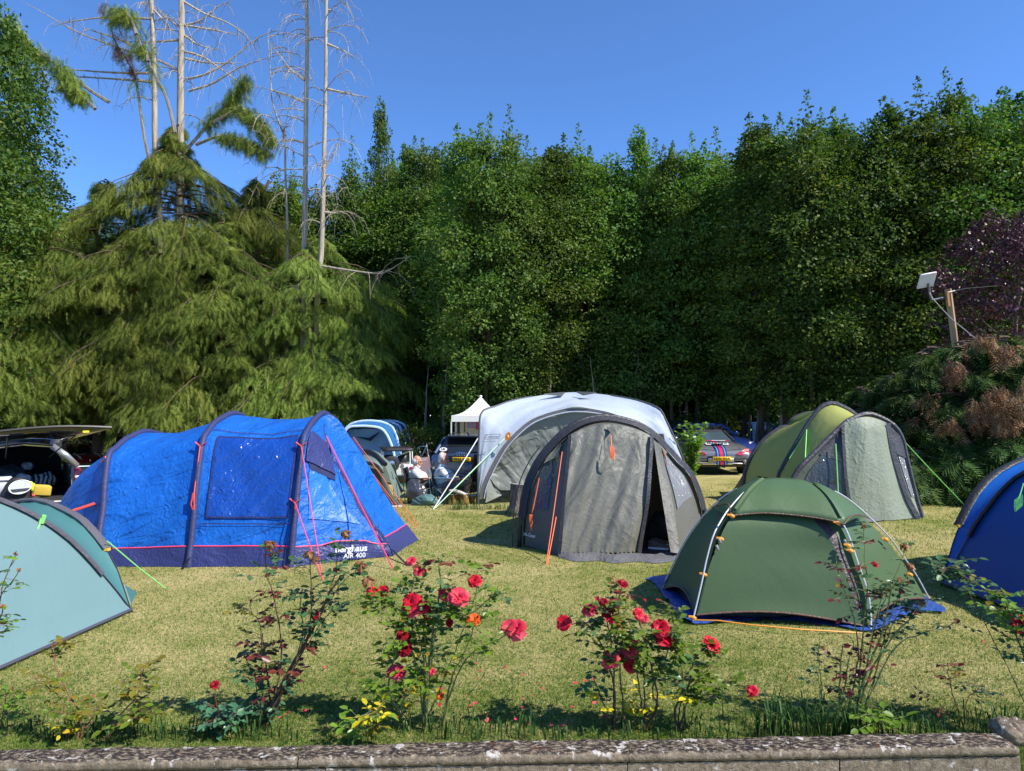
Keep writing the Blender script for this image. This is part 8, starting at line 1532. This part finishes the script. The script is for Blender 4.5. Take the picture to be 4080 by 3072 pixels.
rose('red flowering rose bush in front of the dark green geodesic tent', (2440, 2480, 2560, 2690, 2720), [(0, [(2445, 2760), (2430, 2660), (2390, 2560), (2330, 2480), (2270, 2490)], .006), (0, [(2450, 2780), (2440, 2620), (2420, 2480), (2385, 2400)], .006), (2, [(2620, 2790), (2600, 2680), (2570, 2560), (2545, 2460)], .007), (3, [(2690, 2830), (2740, 2740), (2760, 2640), (2800, 2590), (2830, 2575)], .008), (2, [(2620, 2820), (2600, 2740), (2660, 2600), (2640, 2510)], .006), (1, [(2470, 2640), (2480, 2500), (2460, 2420), (2478, 2335)], .005),
    (3, [(2740, 2800), (2830, 2780), (2880, 2720)], .006), (2, [(2560, 2600), (2530, 2520), (2480, 2440)], .005), (4, [(2720, 2700), (2700, 2580), (2680, 2460), (2690, 2420)], .005), (0, [(2400, 2790), (2370, 2720), (2360, 2690)], .004), (2, [(2530, 2640), (2470, 2600), (2440, 2620)], .005), (3, [(2720, 2780), (2800, 2690), (2850, 2640)], .005), (1, [(2540, 2860), (2560, 2780), (2600, 2760)], .004)],
    [(RG, 44, (0, 1, 5), (.5, 1)), (RG, 60, (2, 4, 7, 8), (.5, 1)), (RG, 46, (3, 6, 11), (.45, 1)), (RD, 40, (1, 2, 10, 4), (.45, .95)), (RD, 16, (9, 0), (.3, 1)), (RY, 12, (6, 12, 3), (.3, .8)), (RY, 6, (9, 12), (.1, .6)), (RR, 8, (5, 1), (.9, 1))],
    [(2480, 2329, 'd', .045), (2383, 2387, 'b', .025), (2408, 2401, 'd', .032), (2352, 2435, 'p', .062), (2423, 2459, 'r', .055), (2248, 2482, 'r', .06), (2459, 2489, 'p', .052), (2542, 2448, 'r', .045), (2568, 2465, 'p', .035), (2632, 2504, 'r', .07), (2642, 2557, 'r', .075), (2510, 2583, 'p', .085), (2435, 2630, 'p', .07), (2508, 2652, 'r', .055), (2831, 2571, 'r', .078), (2683, 2559, 'o', .025), (2570, 2392, 'b', .016), (2620, 2390, 'b', .014)], 403, STEMB, 4.3)
rose('leggy thorny rose bush with bare stems and reddish leaves before the green tent', (3330, 3380, 3400, 3350), [(1, [(3440, 2720), (3500, 2560), (3535, 2440), (3550, 2330)], .010), (0, [(3345, 2760), (3352, 2640), (3358, 2570)], .008), (2, [(3460, 2700), (3540, 2560), (3640, 2450), (3700, 2390)], .008), (3, [(3420, 2600), (3390, 2420), (3345, 2300), (3330, 2220)], .006), (1, [(3440, 2500), (3455, 2340), (3445, 2200), (3441, 2100)], .006), (2, [(3480, 2520), (3530, 2380), (3590, 2240), (3604, 2178)], .005), (2, [(3540, 2480), (3590, 2360), (3625, 2260)], .005), (2, [(3560, 2590), (3690, 2520), (3770, 2500), (3812, 2480)], .005), (1, [(3500, 2420), (3560, 2340), (3580, 2300)], .004), (2, [(3560, 2480), (3640, 2430), (3668, 2398)], .004), (0, [(3380, 2640), (3400, 2560), (3378, 2530)], .005)],
    [(RR, 16, (3, 8), (.55, 1)), (RR, 20, (0, 10), (.25, .6)), (RD, 40, (0, 4, 8, 9), (.5, 1)), (RD, 12, (5, 6, 2), (.6, 1)), (RR, 10, (4, 9), (.5, .9)), (RD, 14, (0, 1), (.08, .35)), (RO, 6, (3, 8), (.7, 1)), (RD, 6, (7,), (.5, 1))],
    [(3441, 2098, 's', .03), (3603, 2174, 'w', .036), (3628, 2252, 'w', .042), (3668, 2396, 'w', .042), (3812, 2478, 's', .032), (3580, 2308, 's', .028), (3484, 2250, 'd', .03)], 404, STEMG, 4.4, 0.036, thorn=14)
rose('rose bush at the right picture edge with one pink bloom and long leafy shoot', (4110, 4140), [(0, [(4090, 2650), (4050, 2540), (4020, 2440), (4000, 2370)], .007), (0, [(4070, 2480), (3960, 2380), (3880, 2320), (3800, 2280), (3740, 2270)], .005), (1, [(4100, 2500), (4080, 2420), (4075, 2350)], .006), (0, [(4060, 2480), (4010, 2440), (3940, 2430)], .005), (1, [(4110, 2560), (4150, 2450), (4180, 2400)], .006), (0, [(3830, 2300), (3810, 2250), (3815, 2235)], .003)],
    [(RG, 34, (0, 2, 3), (.5, 1)), (RD, 22, (1, 5), (.6, 1)), (RO, 6, (0, 1), (.7, 1)), (RD, 22, (2, 4, 0), (.3, .8)), (RD, 14, (1,), (.75, 1))], [(4062, 2488, 'p', .08), (4050, 2505, 'r', .05)], 405, STEMB, 4.35)
rose('small young rose with red tinted leaves near the right end of the wall', (3815, 3800), [(0, [(3800, 2780), (3780, 2690), (3775, 2640)], .0045), (1, [(3770, 2830), (3730, 2790)], .0035), (0, [(3850, 2800), (3890, 2750), (3910, 2730)], .0035)], [(RR, 7, (0, 1), (.6, 1)), (RD, 10, (2,), (.5, 1)), (RO, 5, (0,), (.7, 1))], [], 406, STEMR, 4.35, 0.03)
rose('thin withered rose shoot left of the thorny bush', (3272, 3290), [(0, [(3272, 2740), (3262, 2620), (3266, 2540)], .004), (0, [(3255, 2680), (3240, 2620)], .003)], [(RD, 9, (0, 1), (.45, .8))], [(3274, 2585, 's', .032)], 407, STEMG, 4.4, 0.032)
rose('single small red bloom on a thin shoot right of the red rose bush', (2960, 2990), [(0, [(2985, 2800), (2998, 2760)], .003)], [(RO, 5, (0,), (.5, 1))], [(2999, 2754, 'r', .045)], 408, STEMG, 4.35, 0.03)
rose('low bronze leaved young rose near the left end of the wall', (340, 400, 300, 450), [(0, [(320, 2850), (270, 2760), (220, 2650), (208, 2565)], .005), (1, [(440, 2880), (540, 2780), (560, 2700), (578, 2642)], .005), (2, [(250, 2800), (180, 2730), (130, 2700)], .004), (0, [(360, 2870), (390, 2830), (400, 2810)], .004), (3, [(500, 2870), (560, 2860), (590, 2855)], .004), (2, [(280, 2860), (250, 2840), (240, 2860)], .004)],
    [(RO, 26, (0, 1), (.5, 1)), (RO, 20, (2, 3, 4, 5), (.4, 1)), (RG, 30, (0, 1, 3, 4, 5), (.25, .9)), (RY, 4, (3, 5), (.2, .8))], [(278, 2788, 's', .02)], 409, STEMR, 4.2, 0.042)
rose('rose shoots with spent flower heads at the left picture edge', (-40, -60, 20), [(0, [(-30, 2600), (10, 2340), (62, 2215)], .005), (1, [(-50, 2600), (-10, 2400), (72, 2285)], .005), (0, [(-40, 2560), (0, 2470), (10, 2425)], .005), (2, [(10, 2860), (20, 2800), (30, 2760)], .004), (1, [(-30, 2520), (40, 2500)], .004)], [(RG, 14, (0, 1, 2, 4), (.6, 1)), (RG, 12, (3,), (.3, 1)), (RD, 10, (0, 2), (.5, .9))], [(64, 2207, 's', .024), (76, 2272, 's', .022), (12, 2420, 'p', .024), (50, 2745, 's', .022)], 410, STEMR, 4.3, 0.036)
rose('single dark crimson rose on a bluish leaved shoot left of the withered bush', (890, 900, 930), [(0, [(880, 2870), (862, 2800), (857, 2738)], .0045), (1, [(890, 2880), (925, 2840)], .0035), (0, [(870, 2870), (830, 2870)], .003)], [(RBL, 24, (0, 1, 2), (.3, .85))], [(857, 2730, 'd', .034)], 411, STEMR, 4.25, 0.045)
rose('yellow green seedling hanging over the back of the wall', (1455, 1470), [(0, [(1440, 2880), (1420, 2850)], .003), (1, [(1490, 2850), (1520, 2850)], .003), (0, [(1425, 2900), (1415, 2930)], .003)], [(RO, 6, (0,), (.4, 1)), (RG, 5, (0, 2), (.4, 1)), (RY, 5, (1,), (.5, 1)), (RG, 6, (1, 2), (.4, 1))], [], 412, STEMG, 4.08, 0.045, 'small plants at the wall', 'rose_seedling')
rose('bright green broad leaved seedling at the foot of the thorny bush', (3480, 3500), [(0, [(3480, 2860), (3460, 2845)], .003), (1, [(3510, 2890), (3530, 2880)], .003)], [(leafmat('leaf_fresh', [(0.12, 0.25, 0.02), (0.2, 0.36, 0.04)], 0.4), 8, (0, 1), (.4, 1))], [], 413, STEMG, 4.1, 0.06, 'small plants at the wall', 'rose_seedling')
# fallen petals and leaves on the grass
def petals_fallen():
    r = np.random.default_rng(14); P = [np.array(gnd(x, y)) for x, y in ((2075, 2843), (2125, 2846), (2065, 2887), (2110, 2888), (2200, 2905), (2250, 2910), (2040, 2870), (1730, 2690), (1890, 2820), (1420, 2690), (1290, 2670), (370, 2790), (150, 2900), (3150, 2720), (3300, 2755), (3930, 2580), (2130, 2790), (2080, 2800), (1510, 2860), (1220, 2900), (960, 2930))] + [np.array(gnd(r.uniform(900, 2400), r.uniform(2650, 2900))) for _ in range(40)]
    P = np.array(P); P[:, 2] += 0.03; n = len(P); return scatter(*LEAF6, P, frames(r.normal(size=(n, 3)) * [1, 1, .2], np.array([0, -.3, 1]) + r.normal(size=(n, 3)) * .3), r.uniform(0.018, 0.04, n))
tag(link_mesh('fallen_petals', np_mesh('fallen_petals', *petals_fallen()), PETP), 'scattered fallen pink rose petals on the grass', 'petals', kind='stuff')
